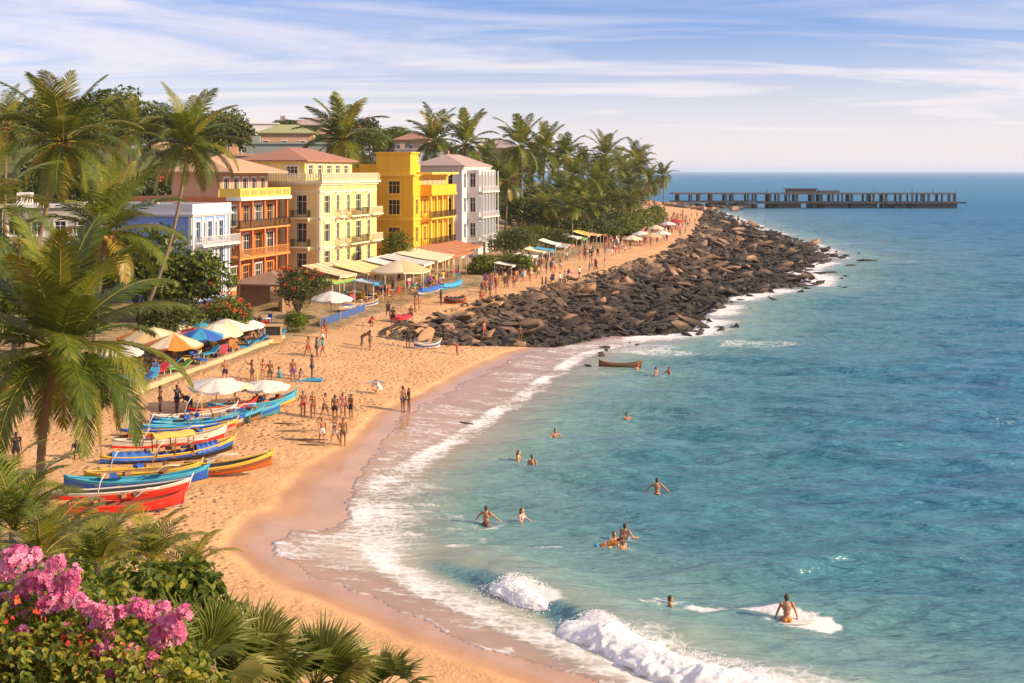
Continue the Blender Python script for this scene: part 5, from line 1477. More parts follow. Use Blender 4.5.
# ------------------------------------------------------------------ parasols, awnings, loungers
POLE = mat('pole_wood', (.42, .27, .15), .7, .15, 5); POLEW = mat('pole_white', (.66, .60, .52), .6, .08, 4)
def cloth(c): return mat('cloth_' + c, CC[c], .85, .08, 2.5, trans=.15)
def parasol(label, pos, rad, h, c, c2=None, sag=.0, tilt=0, n=8, name='parasol', group='parasols', drop=.34):
    t = thing(name, label, 'parasol', pos, rng.uniform(0, 1), group); t.rotation_euler.x = tilt
    mb = MB(); vs = [(0, 0, h)]; rings = 4; sub = 3
    for q in range(1, rings + 1):
        for k in range(n * sub):
            a = 2 * PI * k / (n * sub); f = q / rings
            edge = 1 - .07 * (abs(((k % sub) / sub) - .5) < .4 and k % sub != 0)
            rr = rad * f * (edge if q > 1 else 1)
            vs.append((rr * math.cos(a), rr * math.sin(a), h - rad * drop * f ** 1.25 - (.03 * q if k % sub else 0)))
    m = n * sub
    fs = [(0, 1 + k, 1 + (k + 1) % m) for k in range(m)]; mi = [((k // sub) % 2) for k in range(m)]
    for q in range(rings - 1):
        for k in range(m):
            fs.append((1 + q * m + k, 1 + (q + 1) * m + k, 1 + (q + 1) * m + (k + 1) % m, 1 + q * m + (k + 1) % m)); mi.append((k // sub) % 2)
    b = len(vs); vs2 = [(x_, y_, z_ - .03) for x_, y_, z_ in vs]
    mb.add(vs + vs2, fs + [tuple(i + b for i in f[::-1]) for f in fs], 0, True); mb.m = mi + mi
    lo = len(mb.v); val = []
    for k in range(m):
        v = vs[1 + (rings - 1) * m + k]; val.append((v[0] * 1.004, v[1] * 1.004, v[2] - .16))
    e0 = [vs[1 + (rings - 1) * m + k] for k in range(m)]
    mb.add(e0 + val, [(k, (k + 1) % m, m + (k + 1) % m, m + k) for k in range(m)], 0, False)
    mb.build('canopy', [cloth(c), cloth(c2 or c)], t)
    mb = MB(); mb.tube([(0, 0, -.3), (0, 0, h - .05)], .035, 6); mb.lathe([(.02, 0), (.05, .06), (.01, .14)], 6, (0, 0, h)); mb.build('pole', POLE, t)
    mb = MB()
    for k in range(n):
        a = 2 * PI * k / n; mb.tube([(0, 0, h - .75), (rad * .5 * math.cos(a), rad * .5 * math.sin(a), h - rad * drop * .5 - .05)], .014, 4)
    mb.build('rib', POLE, t)
    return t
for px, py, d, rad, h, c, c2, lab in [
    (120, 352, 88, 1.7, 2.5, 'white', None, 'dull white parasol at the left end of the beach cafe, under the palm frond'),
    (142, 334, 95, 1.9, 2.8, 'orange', 'tan', 'orange and tan parasol half behind the big palm frond'),
    (154, 331, 93, 2.3, 3.0, 'cream', 'tan', 'wide sandy yellow parasol of the beach cafe'),
    (180, 327, 98, 1.9, 2.9, 'tan', 'cream', 'tan parasol between the sandy and blue ones'),
    (174, 338, 91, 2.2, 2.8, 'orange', 'cream', 'big orange and cream striped parasol at the front of the beach cafe'),
    (193, 322, 101, 2.0, 2.9, 'cyan', 'cyan', 'bright cyan parasol at the back of the beach cafe'),
    (201, 332, 95, 1.8, 2.6, 'blue', 'cyan', 'deep blue parasol in front of the cyan one'),
    (192, 336, 97, 1.5, 2.4, 'pink', 'red', 'pink-red parasol squeezed between orange and blue ones'),
    (216, 327, 98, 2.2, 2.9, 'cream', 'white', 'cream parasol next to the blue one'),
    (226, 322, 101, 2.1, 2.9, 'white', 'cream', 'off-white parasol between the cream one and the last white one'),
    (240, 320, 104, 2.1, 2.9, 'white', 'white', 'clean white parasol at the right end of the beach cafe'),
    (214, 318, 106, 1.6, 2.8, 'blue', 'white', 'blue and white parasol peeping over the off-white ones')]:
    p = P(px, py, d); z = tz(p.x, d); parasol(lab, (p.x, d, z), rad, max(2.2, p.z - z + .3), c, c2, group='parasols of the beach cafe')
for px, pyg, rad, h, c, lab, tl in [(216, 413, 1.75, 2.0, 'white', 'greyish white beach parasol over the boats, left of a pair', .10), (235, 412, 1.2, 1.7, 'cream', 'small cream beach parasol between the two white ones', -.08), (264, 408, 1.7, 1.6, 'white', 'flat white beach parasol shading the topmost boat', .0)]:
    g = ground(px, pyg); parasol(lab, g, rad, h + .25, c, None, tilt=tl, group='parasols by the boats', drop=.2)
g = ground(331, 320); parasol('white round parasol standing beside the flowering tree', g, 2.2, 2.9, 'white', group=None)

def awning(label, pxa, pya, pxb, pyb, d, c, depth, h=2.7, posts=3, slope=.5, zoff=0, name='awning', stripes=None):
    """sloping sheet on posts running from a to b along the front, reaching back by depth"""
    a = ground(pxa, pya); b = ground(pxb, pyb); v = b - a; L_ = v.length
    t = thing(name, label, 'awning', a, math.atan2(v.y, v.x), 'awnings along the seafront')
    n, m = 14, 6; mb = MB(); vs = []
    for i in range(n + 1):
        for j in range(m + 1):
            f = j / m; vs.append((L_ * i / n, depth * f, h + slope * f + .10 * math.sin(PI * f) * -1 + .06 * math.cos(i * PI) * (1 - f) * 0 - .08 * math.sin(PI * ((i / n * posts) % 1)) * (1 - f)))
    fs = [(i * (m + 1) + j, (i + 1) * (m + 1) + j, (i + 1) * (m + 1) + j + 1, i * (m + 1) + j + 1) for i in range(n) for j in range(m)]
    k = len(vs); mb.add(vs + [(x_, y_, z_ - .04) for x_, y_, z_ in vs], fs + [tuple(q + k for q in f[::-1]) for f in fs], 0, True)
    if stripes: mb.m = [(1 if (f[0] // (m + 1)) % 2 else 0) for f in fs] * 2
    val = [(L_ * i / n, -.01, vs[i * (m + 1)][2] - (.22 if i % 2 else .28)) for i in range(n + 1)]; top = [vs[i * (m + 1)] for i in range(n + 1)]
    mb.add(top + val, [(i, i + 1, n + 2 + i, n + 1 + i) for i in range(n)], 0)
    mb.build('canopy', [cloth(c), cloth(stripes or c)], t)
    for i in range(posts + 1):
        u = .08 + (L_ - .16) * i / posts
        mb = MB(); mb.tube([(u, .1, -.5), (u, .1, h - .12)], .05, 6); mb.build('post', POLEW, t)
        mb = MB(); mb.tube([(u, depth - .1, -.5), (u, depth - .1, h + slope - .1)], .05, 6); mb.build('post', POLEW, t)
        mb = MB(); mb.tube([(u, .1, h - .1), (u, depth - .1, h + slope - .1)], .03, 5); mb.build('rafter', POLEW, t)
    return t
awning('green-edged awning beside the flowering tree', 333, 305, 356, 300, 0, 'green', 4, 2.5, 2, .7, stripes='yellow')
awning('sand-yellow awning against the cream building', 340, 303, 386, 293, 0, 'cream', 5, 3.0, 3, 1.0, stripes='tan')
awning('lemon yellow awning under the cream building balconies', 368, 300, 396, 293, 0, 'yellow', 4.5, 3.0, 3, .9, stripes='cream')
awning('long white awning beyond the cream pyramid canopy', 406, 294, 430, 285, 0, 'white', 5.5, 3.0, 3, 1.0)
awning('second long white awning, nearer the golden building', 424, 290, 444, 280, 0, 'white', 5.5, 3.1, 3, .9, stripes='grey')
awning('cream white awning in front of the golden building', 438, 285, 455, 277, 0, 'cream', 5.5, 3.1, 3, .9)
awning('terracotta awning at the end of the terrace row', 446, 280, 474, 273, 0, 'terracotta', 6, 3.0, 4, 1.0)
awning('dark terracotta roofed awning in front of the white building', 462, 270, 482, 264, 0, 'terracotta', 5, 3.0, 3, .9)
awning('pale blue cloth awning low under the lemon yellow one', 374, 304, 384, 301, 0, 'cyan', 2.5, 2.3, 1, .3, stripes='white')
g = ground(401, 300); parasol('cream square pyramid canopy in the middle of the terrace row', g, 3.4, 4.6, 'cream', 'tan', n=4, name='pyramid_canopy', group=None)
FARC = ['white', 'cream', 'white', 'grey', 'white', 'yellow', 'terracotta', 'white', 'cyan', 'cream', 'white', 'tan']
for i, (px, py, px2, py2) in enumerate([(533, 268, 538, 266), (543, 265, 548, 262), (556, 258, 561, 256), (565, 258, 570, 255), (577, 249, 582, 247), (588, 247, 594, 244), (604, 244, 609, 241), (612, 239, 616, 237), (622, 240, 626, 238), (640, 233, 644, 231), (648, 228, 652, 226), (657, 224, 660, 222)]):
    awning('%s stall awning on the far promenade, %s from the white building' % (FARC[i], ['first', 'second', 'third', 'fourth', 'fifth', 'sixth', 'seventh', 'eighth', 'ninth', 'tenth', 'eleventh', 'last'][i]), px, py, px2, py2, 0, FARC[i], 3.0, 1.75 + .4 * ((i * 7) % 3) / 2, 1, .3 + .25 * (i % 3), name='stall_awning')
for i, (px, py, px2, py2, c, pl_) in enumerate([(512, 277, 517, 275, 'white', 'just past the bright ragged bush'), (524, 272, 529, 270, 'yellow', 'beside the first dark bush'), (550, 263, 554, 261, 'cyan', 'low between two pale ones'), (571, 256, 575, 254, 'terracotta', 'next to a grey one'),
    (583, 249, 587, 247, 'green', 'half hidden behind a pale one'), (597, 246, 601, 244, 'tan', 'under the low bushy palm'), (616, 241, 620, 239, 'white', 'before the small green mound'), (634, 236, 638, 234, 'orange', 'by the second domed bush')]):
    awning('%s stall awning on the promenade, %s' % (c, pl_), px, py, px2, py2, 0, c, 2.6, 1.6 + .2 * (i % 3), 1, .35, name='stall_awning')
r = random.Random(31)
for i, (px, py, c) in enumerate([(641, 244, 'white'), (656, 237, 'cream'), (668, 232, 'white'), (652, 246, 'tan'), (676, 229, 'red'), (632, 249, 'cream'), (662, 243, 'white')]):
    g = ground(px, py); parasol('%s parasol in the far beach crowd, %s' % (c, ['beside the awnings', 'deep in the throng', 'near the rocks', 'at the crowd edge', 'farthest along', 'nearest the viewer', 'between the crowd and the rocks'][i]), g, 1.9, 2.6, c, name='parasol', group='parasols in the far crowd')

# terrace retaining edge and the blue windbreak
mb = MB(); pl = [ground(px, py) for px, py in [(120, 399), (160, 384), (205, 367), (250, 350), (283, 338)]]
for p, q in zip(pl[:-1], pl[1:]):
    v = q - p; mb.box((p + q) / 2 + Vector((0, 0, .05)), (v.length + .1, .35, .5), math.atan2(v.y, v.x), 0)
kind(mb.build('kerb', mat('sandy_kerb', (.62, .42, .25), .9, .15, 2, .4, 12)), 'structure')
a = ground(321, 327); b = ground(366, 310); v = b - a
t = thing('windbreak', 'long low blue tarpaulin windbreak on posts by the terrace', 'windbreak', a, math.atan2(v.y, v.x))
mb = MB(); n = 26
vs = [(v.length * i / n, .12 * math.sin(i * 1.3) - .02, z) for i in range(n + 1) for z in (.05, .42, .8)]; vs2 = [(x_, y_ + .05, z) for x_, y_, z in vs]
fs = [(i * 3 + k, (i + 1) * 3 + k, (i + 1) * 3 + k + 1, i * 3 + k + 1) for i in range(n) for k in range(2)]; k = len(vs)
mb.add(vs + vs2, fs + [tuple(i + k for i in f[::-1]) for f in fs], 0, True); mb.build('sheet', mat('tarp_windbreak', (.05, .105, .30), .6, .16, 3, .3, 9), t)
for i in range(8):
    mb = MB(); u = v.length * i / 7; mb.tube([(u, .09, -.4), (u, .09, .95)], .05, 6); mb.build('post', POLE, t)

# garden shed and kiosk under the trees
t = thing('kiosk', 'low thatched kiosk with dark open front under the flowering tree', 'kiosk', on(282, 124), ROT)
for x_, y_ in ((0, 0), (7, 0), (0, 5), (7, 5), (3.5, 0)): mb = MB(); mb.b2(x_ - .12, x_ + .12, y_ - .12, y_ + .12, -.5, 2.7); mb.build('post', POLE, t)
mb = MB(); mb.b2(.2, 6.8, 4.7, 4.9, -.5, 2.6); mb.b2(.2, 3.2, .2, .5, -.3, 1.0); mb.build('wall', CO['wood'], t)
mb = MB(); hip(mb, 0, 7, 0, 5, 2.85, 1.1, .9); mb.build('roof', mat('brown_thatch', (.30, .17, .11), .9, .2, 1.5, .6, 12), t)
g = ground(273, 342); t = thing('notice_cabinet', 'small ochre cabinet with a dark glazed front at the sand edge', 'cabinet', g, R(8))
mb = MB(); mb.b2(-.75, .75, -.3, .3, 0, .6); mb.b2(-.75, -.63, -.3, .3, .6, 1.4); mb.b2(.63, .75, -.3, .3, .6, 1.4); mb.b2(-.63, .63, .2, .3, .6, 1.4); mb.b2(-.82, .82, -.4, .4, 1.4, 1.52); mb.build('body', CO['tan'], t)
mb = MB(); mb.b2(-.63, .63, -.22, -.18, .602, 1.398); mb.build('pane', GLASS, t)

def lounger(label, pos, rz, c):
    t = thing('lounger', label, 'lounger', pos, rz, 'loungers and chairs of the beach cafe')
    mb = MB(); mb.b2(-.95, .35, -.32, .32, .30, .40); M = Matrix.Rotation(-.6, 3, 'Y'); mb.box(Vector((.35, 0, .35)) + M @ Vector((.38, 0, .0)), (.8, .64, .09), 0, 0, M); mb.build('mattress', cloth(c), t)
    for x_ in (-.85, .25):
        for y_ in (-.27, .27):
            mb = MB(); mb.b2(x_ - .03, x_ + .03, y_ - .03, y_ + .03, 0, .3); mb.build('leg', POLEW, t)
    return t
def table(label, pos, c='white'):
    t = thing('cafe_table', label, 'table', pos, rng.uniform(0, 3), 'tables of the beach cafe')
    mb = MB(); mb.lathe([(.02, .70), (.5, .70), (.52, .73), (.5, .75), (.02, .752)], 12); mb.build('tabletop', cloth(c), t)
    mb = MB(); mb.lathe([(.28, 0), (.26, .04), (.04, .08), (.035, .70)], 8); mb.build('pedestal', POLE, t)
    return t
def chair(label, pos, rz, c):
    t = thing('cafe_chair', label, 'chair', pos, rz, 'chairs of the beach cafe')
    mb = MB(); mb.b2(-.24, .24, -.24, .24, .42, .47); mb.build('seat', CO[c], t); mb = MB(); mb.b2(.2, .25, -.24, .24, .52, .95); mb.build('backrest', CO[c], t)
    for x_ in (-.21, .21):
        for y_ in (-.21, .21):
            mb = MB(); mb.b2(x_ - .025, x_ + .025, y_ - .025, y_ + .025, 0, .42 if x_ < 0 else .95); mb.build('leg', CO[c], t)
    return t
r = random.Random(8)
cs_ = ['cyan', 'blue', 'cyan', 'red', 'cyan', 'green', 'yellow', 'blue', 'cyan', 'pink', 'orange', 'cyan']
for i in range(15):
    f = i / 14; px = 128 + 146 * f + r.uniform(-3, 3); py = 390 - 47 * f - r.uniform(1, 9)
    g = ground(px, py); lounger('%s lounger in the front row of the beach cafe' % cs_[i % 12], g, R(75) + r.uniform(-1.0, 1.0), cs_[i % 12])
cc_ = ['red', 'yellow', 'blue', 'red', 'orange', 'teal', 'white', 'red']
for i in range(30):
    f = r.random(); px = 125 + 145 * f; py = 380 - 47 * f - r.uniform(4, 14)
    g = ground(px, py); 
    if i % 3 == 0: table('%s round table under the beach cafe parasols' % ('white', 'orange', 'red')[i // 3 % 3], g, ('white', 'orange', 'red')[i // 3 % 3])
    else: chair('%s chair under the beach cafe parasols' % cc_[i % 8], g, r.uniform(0, 6), cc_[i % 8])
for i in range(30):
    f = r.random(); px = 350 + 110 * f; py = 306 - 26 * f - r.uniform(-1, 6)
    g = ground(px, py)
    if i % 3 == 0: table('round table on the seafront terrace under the awnings', g, ('white', 'cream', 'red')[i // 3 % 3])['group'] = 'tables of the seafront terrace'
    else: chair('%s chair on the seafront terrace under the awnings' % cc_[i % 8], g, r.uniform(0, 6), cc_[i % 8])['group'] = 'chairs of the seafront terrace'
def sheet_on(label, px, py, c, w_=1.0, l=2.0, rz=.3, name='beach_towel'):
    g = ground(px, py); mb = MB(); n = 8
    vs = [(l * (i / n - .5), w_ * (j / 5 - .5), .035 + .02 * math.sin(i * 1.7 + j)) for i in range(n + 1) for j in range(6)]
    fs = [(i * 6 + j, (i + 1) * 6 + j, (i + 1) * 6 + j + 1, i * 6 + j + 1) for i in range(n) for j in range(5)]; k = len(vs)
    mb.add(vs + [(x_, y_, z_ - .05) for x_, y_, z_ in vs], fs + [tuple(q + k for q in f[::-1]) for f in fs], 0, True)
    return thing(name, label, 'towel', g, rz, None, mb.mesh(name, cloth(c)))
sheet_on('bright blue towel spread on the sand beside the seated bathers', 307, 380, 'cyan', 1.3, 2.3, .1)
sheet_on('yellow towel on the sand by the cafe end', 265, 343, 'yellow', 1.4, 2.6, .3)
sheet_on('grey towel lying alone near the wet sand', 372, 382, 'grey', .9, 1.6, .5)

# driftwood poles and palm litter on the sand
for i, (px, py, l, a) in enumerate([(315, 446, 2.2, .1), (303, 441, 3.0, .05), (296, 432, 2.6, .2), (288, 425, 2.0, -.1)]):
    g = ground(px, py); mb = MB(); mb.tube([(-l / 2, 0, .06), (0, .05, .09), (l / 2, -.04, .06)], [.07, .06, .03], 6)
    thing('driftwood', ['driftwood pole nearest the bathing trio', 'long driftwood pole left of the bathing trio', 'driftwood pole below the line of six bathers', 'short driftwood stick by the boats'][i], 'driftwood', g, a, 'driftwood on the sand', mb.mesh('driftwood', mat('driftwood', (.24, .17, .11), .9, .2, 6)))

# ------------------------------------------------------------------ garden on the bluff (foreground)
def gpt(px, py, d): 
    p = P(px, py, d); return p, tz(p.x, d)
def fan_leaf(mb, base, d, up, L_, r, tint, n=26, spread=2.5):
    d = d.normalized(); s_ = d.cross(up).normalized(); u = s_.cross(d)
    for k in range(n):
        a = spread * (k / (n - 1) - .5); q = 1 - .25 * abs(a) / 1.6
        dr = (d * math.cos(a) + s_ * math.sin(a) + u * .12 * math.cos(a * 2)).normalized(); ll = L_ * q * r.uniform(.88, 1.08)
        sd_ = dr.cross(u).normalized(); w_ = .032 * L_ / 1.0
        m_ = base + dr * ll * .55 + u * .03; tip = base + dr * ll + Vector((0, 0, -.16 * ll * r.uniform(.3, 1.5)))
        tt = min(1, max(0, tint + r.uniform(-.1, .1)))
        mb.add([base + sd_ * .008, base - sd_ * .008, m_ - sd_ * w_, m_ + u * w_ * .8, m_ + sd_ * w_, tip], [(1, 2, 3), (1, 3, 0), (0, 3, 4), (2, 5, 3), (3, 5, 4)], 0, False, tt)
FAN = leafmat('fan_palm_leaf', [(0, (.03, .05, .008)), (.35, (.10, .13, .016)), (.65, (.24, .25, .05)), (1, (.46, .34, .11))], .4, .4)
def fan_palm(label, pos, L_, nl, seed, stalk=.45, lean=(0, 0), upright=.5):
    r = random.Random(seed); t = thing('fan_palm', label, 'fan palm', pos, 0, 'fan palms in the garden')
    mb = MB(); mb.tube([(0, 0, -.4), (0, 0, .3)], [.2, .16], 8); mb.build('trunk', BARK, t)
    for k in range(nl):
        a = k * 2.4 + r.uniform(-.3, .3); e = R(r.uniform(25, 82)) if k > nl * .25 else R(r.uniform(0, 35))
        d = Vector((math.cos(a) * math.cos(e) + lean[0], math.sin(a) * math.cos(e) + lean[1], math.sin(e))).normalized()
        st = stalk * r.uniform(.7, 1.2); b0_ = Vector((0, 0, .25)); b1 = b0_ + d * st
        mb = MB(); mb.tube([b0_, b0_.lerp(b1, .5) + Vector((0, 0, .05)), b1], [.022, .016, .01], 5, col=.6)
        up = Vector((r.uniform(-.4, .4), r.uniform(-.4, .4), 1)) if e < 1.2 else Vector((r.uniform(-1, 1), -1, .3))
        fan_leaf(mb, b1, (d + Vector((0, 0, -.15))).normalized(), up, L_ * r.uniform(.85, 1.1), r, r.uniform(.4, .72))
        mb.build('frond', FAN, t, True)
    return t
def feather_clump(label, pos, Lf, nf, seed, nl=34, name='young_palm', cat='young palm', wl=.3, tint=0.0, em=R(80), hh=0.0):
    r = random.Random(seed); t = thing(name, label, cat, pos, 0, 'young palms in the garden')
    mb = MB(); mb.tube([(0, 0, -.5 - hh), (.03, 0, -hh * .5), (0, 0, .35)], [.17, .14, .11], 8); mb.build('trunk', BARK, t)
    for k in range(nf):
        a = k * 2.4 + r.uniform(-.3, .3); mb = MB()
        frond(mb, (0, 0, .3), a, em - R(60) * k / nf + r.uniform(-.12, .12), Lf * r.uniform(.8, 1.1), 1.3, nl, r, r.uniform(.36, .7) + tint, wl=wl, wleaf=.05, hang=.35)
        mb.build('frond', FROND, t, True)
    return t
def near(label, px, py, d, L_, nl, seed, **k):
    p, z = gpt(px, py, d); return fan_palm(label, (p.x, d, max(z, p.z)), L_, nl, seed, **k)
near('fan palm with upright blades at the bottom of the photo', 255, 702, 17.5, .95, 15, 1, lean=(.05, 0))
near('fan palm whose spiky leaves spread toward the sand at bottom right', 315, 708, 18.5, .95, 14, 2, lean=(.2, 0))
near('small fan palm low at the very edge of the sand', 380, 712, 20, .7, 9, 3, lean=(.3, 0))
near('pale fan palm behind the pink flowers at the bottom', 205, 690, 16.5, .85, 13, 4)
near('fan palm in the shade under the flower sprays', 150, 705, 15, .8, 10, 5)
for i, (px, py, d, L_, nf, lab) in enumerate([(14, 545, 27, 2.2, 15, 'young palm at the left edge under the big coconut palm'), (60, 566, 29, 1.9, 14, 'young palm arching over the red boats'),
        (100, 580, 25, 1.5, 14, 'yellowish young palm in the middle of the garden'), (152, 575, 28, 1.7, 13, 'young palm whose fronds point at the wet sand'), (122, 572, 33, 1.5, 12, 'young palm just below the red boats'),
        (40, 575, 22, 1.5, 13, 'young palm behind the pink flowers'), (192, 580, 30, 1.4, 11, 'young palm at the garden edge nearest the beach'), (2, 515, 36, 2.4, 13, 'young palm against the trunk of the big coconut palm')]):
    p, z = gpt(px, py, d); feather_clump(lab, (p.x, d, max(z - .1, p.z)), L_, nf, 200 + i, tint=.06 if i in (2, 4) else 0, hh=max(0, p.z - z))

def near_bush(label, px, py, d, rad, n, size, seed, m, shape='leaf', tint=(.2, .8), name='shrub', fl=None):
    """rounded shrub whose top middle is at the surveyed bearing"""
    p, z = gpt(px, py, d); r = random.Random(seed)
    t = thing(name, label, 'shrub', (p.x, d, z), 0, None); H = max(p.z - z, rad * .8)
    bl = [((c[0] * rad, c[1] * rad, H - rad * .75 + c[2] * rad * .75), tuple(q * rad for q in rd)) for c, rd in blobs_of((1, 1, .95), 10, r, .9)]
    bl += [((r.uniform(-.5, .5) * rad, r.uniform(-.5, .5) * rad, (H - rad) * k / 3), (rad * .75, rad * .75, rad * .6)) for k in range(3) if H > rad]
    mb = MB(); leaf_cloud(mb, bl, n, size, r, shape, tint, .42); mb.build('foliage', m, t, True)
    mb = MB()
    for k in range(7):
        a = k * .9; mb.tube([(0, 0, -.2), (.3 * rad * math.cos(a), .3 * rad * math.sin(a), H * .45), (.7 * rad * math.cos(a), .7 * rad * math.sin(a), H * .9)], [.06, .04, .015], 5)
    mb.build('stems', WOOD, t)
    return t, bl, H
near_bush('leafy green sea-grape bush at the edge of the sandy beach', 178, 560, 24, 1.25, 4200, .105, 301, LEAFY, tint=(.25, .8))
near_bush('second sea-grape bush spilling down toward the fan palms', 208, 596, 23, .8, 1900, .10, 302, LEAFY, tint=(.2, .75))
near_bush('green bush in front of the young palms', 118, 572, 21, 1.15, 3000, .085, 303, LEAFY, tint=(.2, .8))
near_bush('dark bush filling the middle of the garden', 100, 620, 18, 1.1, 2000, .085, 304, LEAF, tint=(.2, .8))
near_bush('bush with reddish new leaves below the red boats', 66, 530, 32, 1.4, 1500, .13, 305, LEAFY, tint=(.3, 1))
near_bush('round bright bush between the young palms and the sea-grape', 98, 566, 27, 1.2, 2600, .10, 310, LEAFY, tint=(.25, .95))
near_bush('low bush under the arching young palms at the left', 40, 570, 24, 1.1, 2200, .09, 311, LEAF, tint=(.2, .9))
near_bush('tangled bush beneath the fan palms', 175, 662, 17, .9, 1500, .085, 306, LEAF, tint=(.2, .8))
near_bush('bush deep in the left corner behind the flowers', 18, 590, 16, 1.1, 1900, .09, 307, LEAFY, tint=(.2, .8))
near_bush('rambling weed bush between the boats and the garden', 20, 540, 38, 1.8, 1500, .15, 308, LEAF, tint=(.2, .9))
near_bush('dry yellowish bush under the arching young palm', 60, 560, 26, 1.0, 1100, .11, 309, LEAFY, tint=(.5, 1))

# pink flowering shrub, nearest of all
p, z = gpt(70, 690, 10.5); r = random.Random(99)
t = thing('pink_flowering_shrub', 'shrub with clusters of bright pink flowers in the bottom left corner', 'shrub', (p.x, 10.5, z), 0)
def loc(px, py, d): return P(px, py, d) - Vector((p.x, 10.5, z))
bl = []
for px, py, d, rr in [(20, 612, 11.5, .50), (60, 640, 10.8, .52), (105, 628, 11.2, .42), (150, 650, 11, .38), (20, 680, 10, .5), (90, 690, 10, .5), (150, 700, 10, .42), (200, 705, 10.2, .32), (-20, 640, 10.5, .5), (60, 600, 11.8, .34), (180, 668, 11.3, .28)]:
    bl.append((tuple(loc(px, py, d)), (rr, rr, rr * .85)))
mb = MB(); leaf_cloud(mb, bl, 10500, .040, r, 'leaf', (.2, 1.0), .42); mb.build('foliage', LEAFY, t, True)
mb = MB()
for c, rd in bl:
    c = Vector(c); mb.tube([(c.x * .4, c.y * .4 + .1, -.5), (c.x * .8, c.y * .8, c.z * .4), c, c + Vector((r.uniform(-.2, .2), -.1, .3))], [.035, .022, .012, .006], 5)
mb.build('stems', WOOD, t)
def flower_cluster(px, py, d, rx, rz_, n):
    c = loc(px, py, d); mb = MB()
    for k in range(n):
        u = Vector((r.gauss(0, 1), r.gauss(0, 1), r.gauss(0, 1))).normalized(); q = r.random() ** .4
        pp = c + Vector((u.x * rx, u.y * rx * .7, u.z * rz_)) * q * 1.22
        nn = (u + Vector((0, -.5, .6))).normalized(); a = nn.orthogonal().normalized(); b = nn.cross(a); tt = r.uniform(.1, 1); s = .019 * r.uniform(.75, 1.25); ph = r.random() * 6
        for m_ in range(5):
            w1 = ph + m_ * 1.2566; e1 = a * math.cos(w1) + b * math.sin(w1); e2 = -a * math.sin(w1) + b * math.cos(w1)
            mb.add([pp, pp + e1 * s + e2 * s * .55 + nn * s * .3, pp + e1 * s * 1.6 + nn * s * .2, pp + e1 * s - e2 * s * .55 + nn * s * .3], [(0, 1, 2, 3)], 0, False, min(1, max(0, tt + r.uniform(-.15, .15))))
    for k in range(int(n * .12)):
        u = Vector((r.gauss(0, 1), r.gauss(0, 1), r.gauss(0, 1))).normalized(); pp = c + Vector((u.x * rx, u.y * rx * .7, u.z * rz_)) * 1.05
        mb.tube([c.lerp(pp, .5), pp], [.004, .002], 3, col=.2)
    mb.build('flower_cluster', PINK, t, True)
for px, py, rx, rz_, n in [(12, 562, .13, .10, 90), (45, 578, .17, .12, 150), (62, 592, .16, .11, 130), (72, 575, .09, .08, 50), (32, 556, .08, .06, 40), (100, 619, .10, .13, 85), (88, 608, .07, .06, 35), (148, 612, .11, .08, 80), (172, 622, .12, .10, 100),
        (160, 636, .11, .10, 80), (178, 634, .06, .08, 40), (44, 674, .08, .06, 45), (80, 662, .08, .10, 55), (128, 668, .11, .09, 85), (152, 681, .08, .05, 40), (8, 600, .07, .06, 40), (28, 585, .1, .08, 60), (50, 604, .1, .07, 60), (35, 636, .05, .05, 22), (98, 650, .05, .04, 20), (120, 612, .06, .05, 35), (136, 606, .07, .05, 40), (184, 612, .06, .05, 35), (110, 640, .05, .07, 35), (20, 548, .06, .04, 25), (56, 562, .07, .05, 40), (4, 574, .06, .06, 35), (78, 600, .06, .05, 30), (162, 606, .06, .04, 30), (66, 630, .05, .05, 25), (12, 662, .06, .05, 30), (40, 684, .09, .05, 50), (108, 676, .07, .05, 35), (64, 650, .05, .05, 25), (20, 634, .06, .06, 30), (132, 652, .05, .05, 25), (88, 688, .07, .04, 35), (24, 616, .05, .05, 22), (150, 660, .05, .05, 22)]:
    flower_cluster(px, py, 10.3 + r.uniform(-.2, .3), rx, rz_, n)
mb = MB()
for px, py in [(8, 620), (34, 641), (80, 655), (60, 648), (10, 655), (40, 615), (22, 663), (70, 672), (14, 600), (36, 608), (110, 660), (84, 640), (64, 642), (6, 638), (50, 660), (120, 648)]:
    leaf_cloud(mb, [(tuple(loc(px, py, 10.1)), (.06, .05, .05))], 9, .022, r, tint=(.3, 1), flat=.7)
mb.build('faded_blossom', REDF, t, True)
